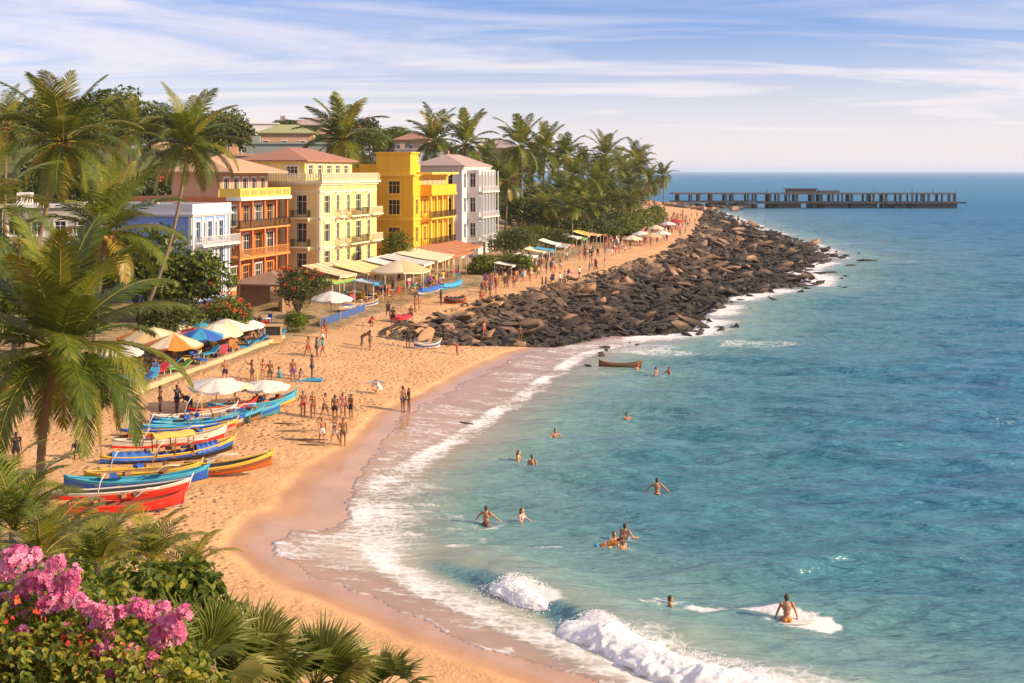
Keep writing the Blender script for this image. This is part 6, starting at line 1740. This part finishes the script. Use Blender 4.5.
# ------------------------------------------------------------------ people
SKIN = [mat('skin_%s' % n, c, .55, .06, 6) for n, c in (('tan', (.46, .215, .115)), ('brown', (.28, .12, .06)), ('fair', (.60, .32, .20)), ('dark', (.15, .065, .035)))]
HAIRM = [mat('hair_%s' % n, c, .6, .15, 30) for n, c in (('black', (.012, .010, .009)), ('brown', (.06, .03, .014)), ('auburn', (.14, .06, .025)))]
CL = {n: mat('fabric_' + n, c, .85, .1, 8) for n, c in {'red': (.55, .05, .05), 'blue': (.05, .12, .38), 'navy': (.02, .03, .08), 'white': (.72, .68, .64), 'black': (.02, .02, .02), 'green': (.08, .22, .10),
      'orange': (.70, .24, .05), 'pink': (.70, .20, .28), 'teal': (.05, .30, .34), 'yellow': (.75, .52, .08), 'brown': (.14, .08, .05), 'purple': (.20, .06, .22)}.items()}
VX = .013
def remesh(mb, name, vx=None):
    vx = vx or VX
    me = mb.mesh('tmp', []); o = bpy.data.objects.new('tmp', me); COL.objects.link(o)
    m = o.modifiers.new('r', 'REMESH'); m.mode = 'VOXEL'; m.voxel_size = vx; m.use_smooth_shade = True
    s = o.modifiers.new('s', 'SMOOTH'); s.factor = .5; s.iterations = 3
    dg = bpy.context.evaluated_depsgraph_get(); dg.update()
    out = bpy.data.meshes.new_from_object(o.evaluated_get(dg)); out.name = name
    bpy.data.objects.remove(o); bpy.data.meshes.remove(me)
    out.polygons.foreach_set('use_smooth', [True] * len(out.polygons))
    return out
def cap(mb, p, q, a, b, n=10, sx=1.0):
    p = Vector(p); q = Vector(q); d = (q - p); l = max(1e-4, d.length); d = d / l
    pts = [p - d * a * .85, p - d * a * .45, p, p.lerp(q, .5), q, q + d * b * .45, q + d * b * .85]; rad = [a * .5, a * .88, a, (a + b) / 2 * 1.03, b, b * .88, b * .5]
    mb.tube(pts, rad, n, sx=sx)

def pose(lean=0, hipz=.92, arms=((.10, .1), (.10, .1)), legs=((.0, .0), (.0, .0)), headyaw=0, female=False, twist=0, arm_out=(.12, .12)):
    """joints of a figure facing -Y. arms: (shoulder swing, elbow bend); legs: (hip swing, knee bend); swings forward positive"""
    J = {}; hw = .10 if not female else .105; sw = .185 if not female else .165
    J['pel'] = Vector((0, 0, hipz))
    def sp(d): return J['pel'] + Vector((0, -math.sin(lean) * d, math.cos(lean) * d))
    J['wai'] = sp(.17); J['che'] = sp(.36); J['nek'] = sp(.53); J['hed'] = sp(.66) + Vector((0, -.02, 0))
    fw = Vector((0, -math.cos(lean), -math.sin(lean)))
    for s, k in ((-1, 0), (1, 1)):
        sh = sp(.475) + Vector((s * sw, 0, 0)); sg, eb = arms[k]; o = arm_out[k]
        d = Vector((s * math.sin(o), -math.sin(sg) * math.cos(o), -math.cos(sg) * math.cos(o)))
        el = sh + d * .285; d2 = Vector((s * math.sin(o * .7), -math.sin(sg + eb) * math.cos(o * .7), -math.cos(sg + eb) * math.cos(o * .7)))
        J['sh%d' % k], J['el%d' % k], J['wr%d' % k], J['hd%d' % k] = sh, el, el + d2 * .25, d2
        hp = J['pel'] + Vector((s * hw, 0, -.03)); a, b = legs[k]; so = .05
        d = Vector((s * so, -math.sin(a), -math.cos(a))).normalized(); kn = hp + d * .43
        d2 = Vector((s * so * .4, -math.sin(a - b), -math.cos(a - b))).normalized(); J['hp%d' % k], J['kn%d' % k], J['an%d' % k] = hp, kn, kn + d2 * .41
    J['lean'] = lean; J['f'] = female; J['yaw'] = headyaw
    return J
def body_mesh(J, name='person'):
    mb = MB(); f = J['f']; g = .9 if f else 1.0
    A = Matrix.Rotation(-J['lean'], 3, 'X')
    mb.ell(J['pel'], (.165 if f else .155, .115, .12), 12, 8, M=A); mb.ell(J['wai'], (.125 * g, .095 * g, .15), 12, 8, M=A); mb.ell(J['che'], (.165 * g, .115 * g, .19), 12, 8, M=A)
    mb.ell(J['che'].lerp(J['nek'], .45), (.17 * g, .085, .09), 12, 8, M=A)
    if f:
        for s in (-1, 1): mb.ell(J['che'] + A @ Vector((s * .075, -.09, .02)), (.06, .055, .06), 8, 6)
    else:
        for s in (-1, 1): mb.ell(J['che'] + A @ Vector((s * .08, -.085, .06)), (.08, .04, .06), 8, 6)
    for s in (-1, 1): mb.ell(J['pel'] + A @ Vector((s * .075, .07, -.05)), (.085, .08, .09), 8, 6)
    cap(mb, J['nek'] - Vector((0, 0, .04)), J['hed'] - Vector((0, 0, .05)), .058, .052)
    h = J['hed']; Y = Matrix.Rotation(J['yaw'], 3, 'Z')
    mb.ell(h + Vector((0, .0, .015)), (.078, .098, .105), 14, 10, M=Y); mb.ell(h + Y @ Vector((0, -.03, -.055)), (.056, .06, .062), 12, 8)
    mb.ell(h + Y @ Vector((0, -.1, -.01)), (.014, .022, .026), 8, 6); mb.ell(h + Y @ Vector((0, -.088, -.06)), (.024, .012, .010), 8, 6); mb.ell(h + Y @ Vector((0, -.085, .03)), (.055, .016, .014), 8, 6)
    for s in (-1, 1): mb.ell(h + Y @ Vector((s * .08, .005, -.005)), (.013, .022, .032), 8, 6)
    for k in (0, 1):
        s = -1 if k == 0 else 1
        mb.ell(J['sh%d' % k], (.068 * g, .066 * g, .066 * g), 10, 7)
        cap(mb, J['sh%d' % k], J['el%d' % k], .053 * g, .040 * g); cap(mb, J['el%d' % k], J['wr%d' % k], .042 * g, .028 * g)
        w_ = J['wr%d' % k]; d = J['hd%d' % k].normalized(); sd_ = d.cross(Vector((1, 0, 0))); sd_ = sd_.normalized() if sd_.length > .1 else Vector((0, 1, 0)); n = d.cross(sd_)
        cap(mb, w_ + d * .02, w_ + d * .075, .026, .030, 8)
        mb.ell(w_ + d * .06, (.022, .04, .045), 10, 6)
        for i, (o, l) in enumerate(((-.030, .072), (-.010, .084), (.010, .078), (.030, .060))):
            b = w_ + d * .095 + sd_ * o; m_ = b + d * l * .5 + sd_ * o * .15; e = m_ + (d * .8 + n * .5 * s).normalized() * l * .5
            cap(mb, b, m_, .0105, .0098, 7); cap(mb, m_, e, .0098, .0085, 7)
        b = w_ + d * .04 - sd_ * .034; cap(mb, b, b + (d * .6 - sd_ * .8).normalized() * .055, .013, .011, 7)
        cap(mb, J['hp%d' % k], J['kn%d' % k], .088 if not f else .09, .056); cap(mb, J['kn%d' % k], J['an%d' % k], .056, .037)
        mb.ell(J['kn%d' % k].lerp(J['an%d' % k], .28) + Vector((0, .02, 0)), (.045, .05, .1), 8, 6)
        a = J['an%d' % k]; cap(mb, a + Vector((0, .03, -.03)), a + Vector((0, -.14, -.045)), .036, .03, 8)
    return remesh(mb, name)
def shorts_mesh(J, long=.5):
    mb = MB(); A = Matrix.Rotation(-J['lean'], 3, 'X'); mb.ell(J['pel'] + A @ Vector((0, 0, .02)), (.178, .135, .115), 12, 8, M=A)
    for s in (-1, 1): mb.ell(J['pel'] + A @ Vector((s * .075, .075, -.05)), (.1, .093, .1), 8, 6)
    for k in (0, 1):
        q = J['hp%d' % k].lerp(J['kn%d' % k], long); mb.tube([J['hp%d' % k], q], [.108, .098 - .02 * long], 12)
    return remesh(mb, 'shorts')
def brief_mesh(J):
    mb = MB(); A = Matrix.Rotation(-J['lean'], 3, 'X'); mb.ell(J['pel'] + A @ Vector((0, 0, -.01)), (.176, .127, .085), 12, 8, M=A)
    for s in (-1, 1): mb.ell(J['pel'] + A @ Vector((s * .075, .075, -.045)), (.095, .088, .085), 8, 6)
    return remesh(mb, 'swim_briefs')
def bikini_mesh(J):
    mb = MB(); A = Matrix.Rotation(-J['lean'], 3, 'X')
    for s in (-1, 1): mb.ell(J['che'] + A @ Vector((s * .075, -.095, .015)), (.068, .06, .062), 8, 6)
    pts = [J['che'] + A @ Vector((.158 * math.cos(a), .112 * math.sin(a), 0)) for a in np.linspace(0, 2 * PI, 25)]
    mb.tube(pts, .02, 6)
    return remesh(mb, 'bikini_top')
def shirt_mesh(J):
    mb = MB(); A = Matrix.Rotation(-J['lean'], 3, 'X')
    mb.ell(J['pel'] + A @ Vector((0, 0, .06)), (.172, .13, .1), 12, 8, M=A); mb.ell(J['wai'], (.15, .118, .16), 12, 8, M=A); mb.ell(J['che'], (.182, .135, .19), 12, 8, M=A); mb.ell(J['che'].lerp(J['nek'], .45), (.183, .1, .085), 12, 8, M=A)
    for k in (0, 1): mb.ell(J['sh%d' % k], (.08, .078, .075), 8, 6); mb.tube([J['sh%d' % k], J['sh%d' % k].lerp(J['el%d' % k], .6)], [.072, .066], 10)
    return remesh(mb, 'shirt')
def hair_mesh(J, long=False):
    mb = MB(); h = J['hed']; Y = Matrix.Rotation(J['yaw'], 3, 'Z')
    mb.ell(h + Y @ Vector((0, .018, .038)), (.088, .100, .098), 14, 10, M=Y); mb.ell(h + Y @ Vector((0, .05, -.01)), (.078, .068, .085), 12, 8, M=Y)
    if long: mb.ell(h + Y @ Vector((0, .085, -.12)), (.075, .05, .16), 10, 8, M=Y)
    return remesh(mb, 'hair')

POSES = {
 'stand': pose(0, .93), 'standf': pose(.02, .93, ((.15, .3), (.0, .15)), female=True, headyaw=.3), 'hip': pose(0, .92, ((.2, 1.1), (.0, .1)), ((.1, .15), (-.08, .05)), arm_out=(.5, .15)),
 'walk': pose(.06, .90, ((.4, .4), (-.35, .2)), ((-.35, .15), (.4, .12))), 'walkf': pose(.06, .90, ((-.3, .25), (.4, .4)), ((.35, .12), (-.3, .2)), female=True),
 'sit': pose(-.15, .12, ((-.5, .1), (.5, .4)), ((1.35, .75), (1.25, .95)), arm_out=(.3, .2)), 'sitf': pose(.15, .12, ((.8, .3), (.7, .4)), ((1.5, 1.1), (1.6, 1.2)), female=True),
 'bend': pose(1.0, .86, ((1.0, .3), (.8, .4)), ((.15, .35), (-.1, .2))), 'out': pose(.05, .93, ((.45, .35), (.25, .3)), arm_out=(.75, .8)), 'outf': pose(.04, .93, ((.6, .5), (.35, .6)), arm_out=(.7, .6), female=True),
 'arms': pose(0, .93, ((1.3, 1.4), (.2, .2)), ((.1, .1), (-.1, .1)), arm_out=(.5, .3)), 'crouch': pose(.7, .42, ((.7, .7), (.9, .5)), ((1.7, 2.2), (1.5, 2.1))),
 'board': pose(.08, .16, ((.18, .1), (.1, .1)), ((1.45, .3), (1.35, .5)), arm_out=(.42, .40)), 'prone': pose(1.25, .12, ((1.9, .5), (1.8, .6)), ((-.35, .1), (-.25, .2)))}
BM = {}
def parts_of(pn):
    if pn not in BM:
        J = POSES[pn]
        d = {'body': body_mesh(J), 'shorts': shorts_mesh(J), 'briefs': brief_mesh(J), 'hair': hair_mesh(J), 'hairl': hair_mesh(J, True), 'shirt': shirt_mesh(J)}
        if J['f']: d['bikini'] = bikini_mesh(J)
        for m_ in d.values():
            m_.materials.clear(); m_.materials.append(SKIN[0])
        BM[pn] = d
    return BM[pn]
def setmat(o, m): o.material_slots[0].link = 'OBJECT'; o.material_slots[0].material = m; return o
def person(label, pos, rz, pn, skin=0, hair=0, low=('shorts', 'navy'), top=None, longh=None, sc=1.0, group=None, name='person'):
    d = parts_of(pn); f = POSES[pn]['f']
    o = setmat(thing(name, label, 'person', pos, rz, group, d['body']), SKIN[skin]); o.scale = (sc, sc, sc)
    longh = f if longh is None else longh
    setmat(link('hair', d['hairl' if longh else 'hair'], o), HAIRM[hair])
    if low: setmat(link({'shorts': 'shorts', 'briefs': 'swim_briefs'}[low[0]], d[low[0]], o), CL[low[1]])
    if top == 'bikini' or (f and top is None): setmat(link('bikini_top', d['bikini'], o), CL[low[1] if low else 'red'])
    elif top: setmat(link('shirt', d['shirt'], o), CL[top])
    return o
def at_person(label, px, py, rz, pn, **k):
    g = ground(px, py); g.z -= .01
    return person(label, g, R(rz), pn, **k)
S, B = 'shorts', 'briefs'
G1 = 'bathers standing on the beach'
for a in [
    ('lean person standing alone, left of the group by the blue towel', 225, 383, 10, 'stand', 0, 0, (S, 'navy'), None),
    ('tall person in dark shorts holding an arm out, second from the left near the parasols', 252, 382, -60, 'arms', 1, 0, (S, 'black'), None),
    ('woman in red swimwear between two men above the white parasols', 263, 381, 40, 'standf', 0, 1, (B, 'red'), None),
    ('man with red-brown shorts next to the woman in red swimwear', 270, 383, 0, 'hip', 1, 0, (S, 'brown'), None),
    ('person in a teal shirt sitting on the sand behind the standing bathers', 280, 378, 100, 'sit', 1, 0, (S, 'teal'), 'teal'),
    ('man in dark trunks standing left of the seated pair by the blue towel', 293, 382, 20, 'stand', 1, 0, (S, 'purple'), None),
    ('person in white sitting right beside the blue towel', 300, 380, 150, 'sitf', 0, 1, (B, 'white'), None),
    ('person standing at the right end of the blue towel', 312, 378, 90, 'stand', 3, 0, (S, 'navy'), 'brown'),
    ('person in a white shirt with dark shorts, left of a loose group of three', 308, 357, 60, 'walk', 1, 0, (S, 'red'), None),
    ('person with a blue top in the middle of the loose group of three', 317, 357, -60, 'stand', 1, 0, (S, 'navy'), 'teal'),
    ('woman in red shorts at the right of the loose group of three', 323, 357, -90, 'walkf', 0, 1, (S, 'red'), 'teal'),
    ('person with a white bag walking behind the loose group', 322, 345, 30, 'walk', 0, 0, (S, 'white'), None),
    ('person in dark red walking past the hedge', 325, 338, 30, 'standf', 1, 0, (S, 'red'), 'brown'),
    ('first from the left in the line of six bathers, in red trunks', 303, 416, 20, 'hip', 1, 0, (S, 'red'), None),
    ('slim woman second in the line of six bathers', 313, 419, -20, 'standf', 0, 1, (B, 'orange'), None),
    ('man in brown trunks third in the line of six bathers', 325, 420, 70, 'walk', 0, 0, (S, 'brown'), None),
    ('broad man fourth in the line of six bathers with his back turned', 335, 421, 175, 'stand', 1, 0, (S, 'black'), None),
    ('woman in pink fifth in the line of six bathers', 343, 418, 10, 'standf', 0, 1, (B, 'pink'), None),
    ('last in the line of six bathers, nearest the water', 351, 419, -40, 'stand', 1, 0, (S, 'navy'), None),
    ('man in white trunks, left of the front trio on the sand', 322, 444, 20, 'walk', 0, 0, (S, 'white'), None),
    ('woman with a white wrap in the middle of the front trio', 335, 445, -30, 'walkf', 0, 1, (S, 'white'), None),
    ('man in red-brown trunks at the right of the front trio', 343, 446, 10, 'hip', 1, 0, (S, 'brown'), None),
    ('man standing on the wet sand, left of a pair at the water edge', 403, 412, 60, 'stand', 1, 0, (S, 'navy'), None),
    ('woman in dark swimwear, right of the pair at the water edge', 409, 412, -60, 'standf', 1, 0, (B, 'black'), None),
    ('dark-haired woman standing by the upper boats at the left', 160, 411, 90, 'standf', 3, 0, (B, 'black'), None),
    ('man with an arm raised to his head beside the upper boats', 177, 413, 60, 'arms', 3, 0, (S, 'navy'), 'navy'),
    ('person standing alone in front of the rocks', 370, 350, -80, 'stand', 3, 0, (S, 'brown'), None),
    ('bather bending beside the lone figure in front of the rocks', 362, 346, 90, 'bend', 3, 0, (S, 'navy'), None),
    ('person in dark clothes leaning against the first rocks', 408, 347, 20, 'stand', 3, 0, (S, 'black'), 'black'),
    ('bather bending over at the foot of the rocks', 457, 355, -90, 'bend', 1, 0, (S, 'red'), None),
    ('person standing at the left end of the red-covered boat', 388, 318, 20, 'walk', 3, 0, (S, 'black'), 'black'),
    ('person in front of the red-covered boat', 393, 325, -10, 'stand', 3, 0, (S, 'black'), None),
    ('first of two people in red chatting behind the red-covered boat', 415, 312, 80, 'standf', 1, 0, (B, 'red'), None),
    ('second of two people chatting behind the red-covered boat', 419, 310, -80, 'stand', 0, 0, (S, 'red'), None),
    ('person at the right end of the red-covered boat', 411, 322, 0, 'stand', 1, 0, (S, 'brown'), None),
    ('person crouching in red on the sand left of the red-covered boat', 370, 326, 40, 'crouch', 1, 0, (S, 'red'), 'red'),
    ('dark figure standing at the left of the dark-covered boat', 441, 305, -70, 'standf', 3, 0, (S, 'black'), 'black'),
    ('person sitting by the bow of the dark-covered boat', 463, 303, 90, 'sit', 3, 0, (S, 'red'), 'red'),
    ('person alone on the sand below the rounded bushes', 481, 303, 30, 'stand', 1, 0, (S, 'red'), None),
    ('tall dark figure standing on the edge of the rocks', 520, 345 - 2, 10, 'stand', 1, 0, (S, 'brown'), None),
    ('person walking where the rocks begin, above the dark-covered boat', 482, 296, -60, 'walk', 3, 0, (S, 'brown'), 'brown'),
    ('bather climbing among the middle rocks', 446, 334, 40, 'crouch', 0, 1, (S, 'white'), None),
    ('bather wading at the foot of the rocks', 484, 338, 60, 'stand', 0, 0, (S, 'red'), None),
    ('person bending by the small litter heap left of the pair at the water', 380, 394, -40, 'crouch', 2, 1, (S, 'white'), 'white'),
    ('person sitting under the beach parasols by the boats', 257, 406, 30, 'sit', 3, 0, (S, 'black'), 'brown'),
    ('person stooping in a dark shirt near the boat oars', 190, 414, -40, 'bend', 3, 0, (S, 'navy'), 'navy'),
    ('person under the big palm fronds near the trunk', 78, 458, 10, 'crouch', 3, 0, (S, 'navy'), 'navy'),
    ('person in black standing in the palm shade at the far left', 16, 466, 40, 'stand', 3, 0, (S, 'black'), 'black')]:
    lab, px, py, rz, pn, sk, hr, low, top = a
    at_person(lab, px, py, rz, pn, skin=sk, hair=hr, low=low, top=top, sc=rng.uniform(.96, 1.06), group=G1)

# bathers in the water (bodies stand on the sea bed, the surface crosses them)
def swimmer(label, px, py, depth, rz, pn, sk=0, hr=0, low=(B, 'black'), top=None, sc=1.0, longh=None):
    x_, y_ = W0(px, py); return person(label, (x_, y_, surf(x_, y_) - depth * sc * 1.1), R(rz), pn, sk, hr, low, top, longh, sc * 1.1, 'bathers in the sea')
swimmer('man standing waist deep with arms apart, nearest the deep water', 657, 489, .86, 170, 'out', 0, 1, (B, 'black'))
swimmer('man wading with both arms spread, in front of the breaking wave', 486, 528, .88, 160, 'out', 0, 1, (S, 'brown'))
swimmer('woman with arms forward to the right of the wading man', 521, 522, 1.12, 60, 'outf', 2, 2, (B, 'white'))
swimmer('man in chest deep water, nearest the foam line', 555, 441, 1.08, 20, 'out', 0, 1)
swimmer('bather turned sideways, left of a close pair', 518, 456, 1.05, 80, 'standf', 2, 2, (B, 'orange'))
swimmer('bather with back turned, right of the close pair', 532, 464, 1.05, 170, 'stand', 0, 2)
swimmer('lone head and shoulders far from the others in mid water', 627, 420, 1.12, 20, 'stand', 0, 0)
swimmer('bather left of the distant pair by the canoe', 656, 378, 1.12, 60, 'stand', 0, 1); swimmer('bather right of the distant pair by the canoe', 669, 377, 1.14, -60, 'outf', 0, 1, (B, 'red'))
swimmer('bather holding the bow of the fishing canoe', 637, 370, 1.15, 60, 'stand', 0, 1)
swimmer('man standing behind the inflatable, in the tight group of four', 625, 540, .98, 150, 'hip', 0, 1, (S, 'red'))
swimmer('reddish-haired bather low in the water beside the inflatable', 622, 551, 1.2, 200, 'standf', 2, 2, (B, 'orange'), longh=True)
swimmer('bather whose head shows farthest back in the tight group', 614, 535, 1.38, 20, 'stand', 0, 2)
x_, y_ = W0(606, 550); person('child lying on the coloured inflatable, legs trailing', (x_, y_, surf(x_, y_) + .06), R(90), 'prone', 0, 1, (S, 'blue'), 'orange', False, .9)
t = thing('inflatable_mattress', 'blue, yellow and orange inflatable mattress under the child', 'inflatable', (x_ - .1, y_, surf(x_, y_) + .02), R(4))
for k, c in enumerate(('cyan', 'orange', 'yellow')):
    mb = MB(); cap(mb, (-.3 + .27 * k, -.30, .03), (-.3 + .27 * k, .30, .03), .12, .12, 10); mb.build('air_chamber', cloth(c), t)
x_, y_ = W0(787, 619); person('broad-backed man sitting on a white board, seen from behind', (x_, y_, surf(x_, y_) - .03), R(178), 'board', 0, 1, (B, 'orange'), None, False, 1.12)
t = thing('surfboard', 'white surfboard awash under the sitting man', 'surfboard', (x_ + .05, y_ + .05, surf(x_, y_) - .02), R(-7))
mb = MB(); n = 20; vs = []
for i in range(n + 1):
    u = -1 + 2 * i / n; w_ = .27 * max(0, 1 - abs(u) ** 2.4) ** .7 + .004
    for k in range(10):
        a = 2 * PI * k / 10; vs.append((u * 1.05, w_ * math.cos(a), .055 * math.sin(a) * (1 - .6 * abs(u) ** 3) + .10 * abs(u) ** 3))
fs = [(i * 10 + k, i * 10 + (k + 1) % 10, (i + 1) * 10 + (k + 1) % 10, (i + 1) * 10 + k) for i in range(n) for k in range(10)]
mb.add(vs, fs, 0, True); mb.build('deck', CL['white'], t); mb = MB(); mb.add([(-1.1, 0, -.05), (-.85, 0, -.05), (-1.05, .0, -.25), (-1.1, .02, -.05), (-.85, .02, -.05), (-1.05, .02, -.25)], [(0, 1, 2), (5, 4, 3), (0, 2, 5, 3), (1, 4, 5, 2)], 0); mb.build('fin', CL['navy'], t)
x_, y_ = W0(670, 601); person('swimmer whose head barely shows in the foam streak, left of the board rider', (x_, y_, surf(x_, y_) - 1.5), R(95), 'stand', 0, 1, (B, 'red'), None, False, 1.05, 'bathers in the sea')
r = random.Random(3)
for px, py in [(780, 242), (812, 250), (765, 222), (884, 243), (748, 218), (792, 219), (845, 222)]:
    x_, y_ = W0(px, py); person('tiny bather or buoy-like head far out beyond the rocks', (x_, y_, -1.0), r.uniform(0, 6), 'stand', 0, 0, (B, 'black'), None, None, 1.0, 'far heads in the sea')

# cafe and promenade people
r = random.Random(21); cols = list(CL)
def crowd(n, fpos, label, group, poses=('stand', 'standf', 'walk', 'walkf', 'hip'), sit=.0):
    for i in range(n):
        px, py = fpos(r); pn = r.choice(poses) if r.random() > sit else r.choice(('sit', 'sitf'))
        top = r.choice([None, None, *cols]); low = (r.choice((S, S, B)), r.choice(cols)) if not POSES[pn]['f'] else (r.choice((B, S)), r.choice(cols))
        g = ground(px, py)
        if pn in ('sit', 'sitf') and sit: g.z += .38
        person(label, g, r.uniform(0, 6.28), pn, r.choice((0, 1, 1, 2, 3)), r.choice((0, 0, 1)), low, top, None, r.uniform(.92, 1.05), group)
def along(pts, up):
    def f(r):
        t_ = r.random() * (len(pts) - 1); i = int(t_); q = t_ - i
        return pts[i][0] + (pts[i + 1][0] - pts[i][0]) * q + r.uniform(-2, 2), pts[i][1] + (pts[i + 1][1] - pts[i][1]) * q + r.uniform(-up, up)
    return f
crowd(32, along([(130, 378), (180, 362), (225, 347), (262, 334)], 7), 'guest sitting or standing under the beach cafe parasols', 'guests of the beach cafe', sit=.6)
crowd(26, along([(345, 304), (390, 297), (430, 288), (460, 279)], 3), 'guest among the tables under the seafront awnings', 'guests of the seafront terrace', sit=.5)
crowd(44, along([(482, 292), (515, 282), (550, 268), (580, 258), (610, 250)], 7), 'stroller on the narrow sand promenade between bushes and rocks', 'strollers on the promenade')
crowd(14, along([(540, 294 - 2), (580, 277), (615, 262)], 2), 'bather perched along the inner edge of the rock bank', 'bathers by the rock bank')
crowd(88, along([(612, 249), (640, 240), (660, 231), (676, 222), (688, 217)], 7), 'tiny bather in the dense crowd at the far end of the beach', 'far beach crowd')
crowd(18, along([(650, 243), (675, 236), (690, 226), (700, 218)], 4), 'tiny bather standing on the far rocks beside the crowd', 'bathers on the far rocks')

# beyond the nearest three hundred figures: the packed far beach as one mass
r = random.Random(57); LOW = []
for pn in ('stand', 'walk', 'hip', 'standf'):
    J = POSES[pn]; keep_vx = VX; VX = .05; me = body_mesh(J, 'tmp_low'); VX = keep_vx
    co = np.empty(len(me.vertices) * 3); me.vertices.foreach_get('co', co); LOW.append((co.reshape(-1, 3), [tuple(p.vertices) for p in me.polygons]))
VV = []; FF = []; MI = []; b_ = 0
fp1 = along([(606, 252), (630, 243), (655, 234), (676, 225), (690, 218)], 8); fp2 = along([(486, 291), (520, 281), (555, 268), (590, 257)], 5)
for k in range(150):
    px, py = (fp1 if k < 115 else fp2)(r); g = ground(px, py); co, fs = LOW[k % 4]; a = r.uniform(0, 6.28); sk, ct = r.randint(0, 2), r.randint(3, 9); tall = r.uniform(.92, 1.08)
    Rm = np.array([[math.cos(a), -math.sin(a), 0], [math.sin(a), math.cos(a), 0], [0, 0, 1]]); VV.append(co @ Rm.T * tall + np.array(g)); top = r.uniform(.9, 1.4)
    for f in fs:
        z = sum(co[i][2] for i in f) / len(f); FF.append(tuple(i + b_ for i in f)); MI.append(10 if z > 1.62 else (ct if .68 < z < top else sk))
    b_ += len(co)
me = bpy.data.meshes.new('crowd'); me.from_pydata(np.concatenate(VV).tolist(), [], FF)
for m_ in SKIN[:3] + [CL[c] for c in ('red', 'white', 'pink', 'orange', 'blue', 'white', 'red')] + [HAIRM[0]]: me.materials.append(m_)
me.polygons.foreach_set('material_index', MI); me.polygons.foreach_set('use_smooth', [True] * len(me.polygons))
kind(link('crowd', me), 'stuff')
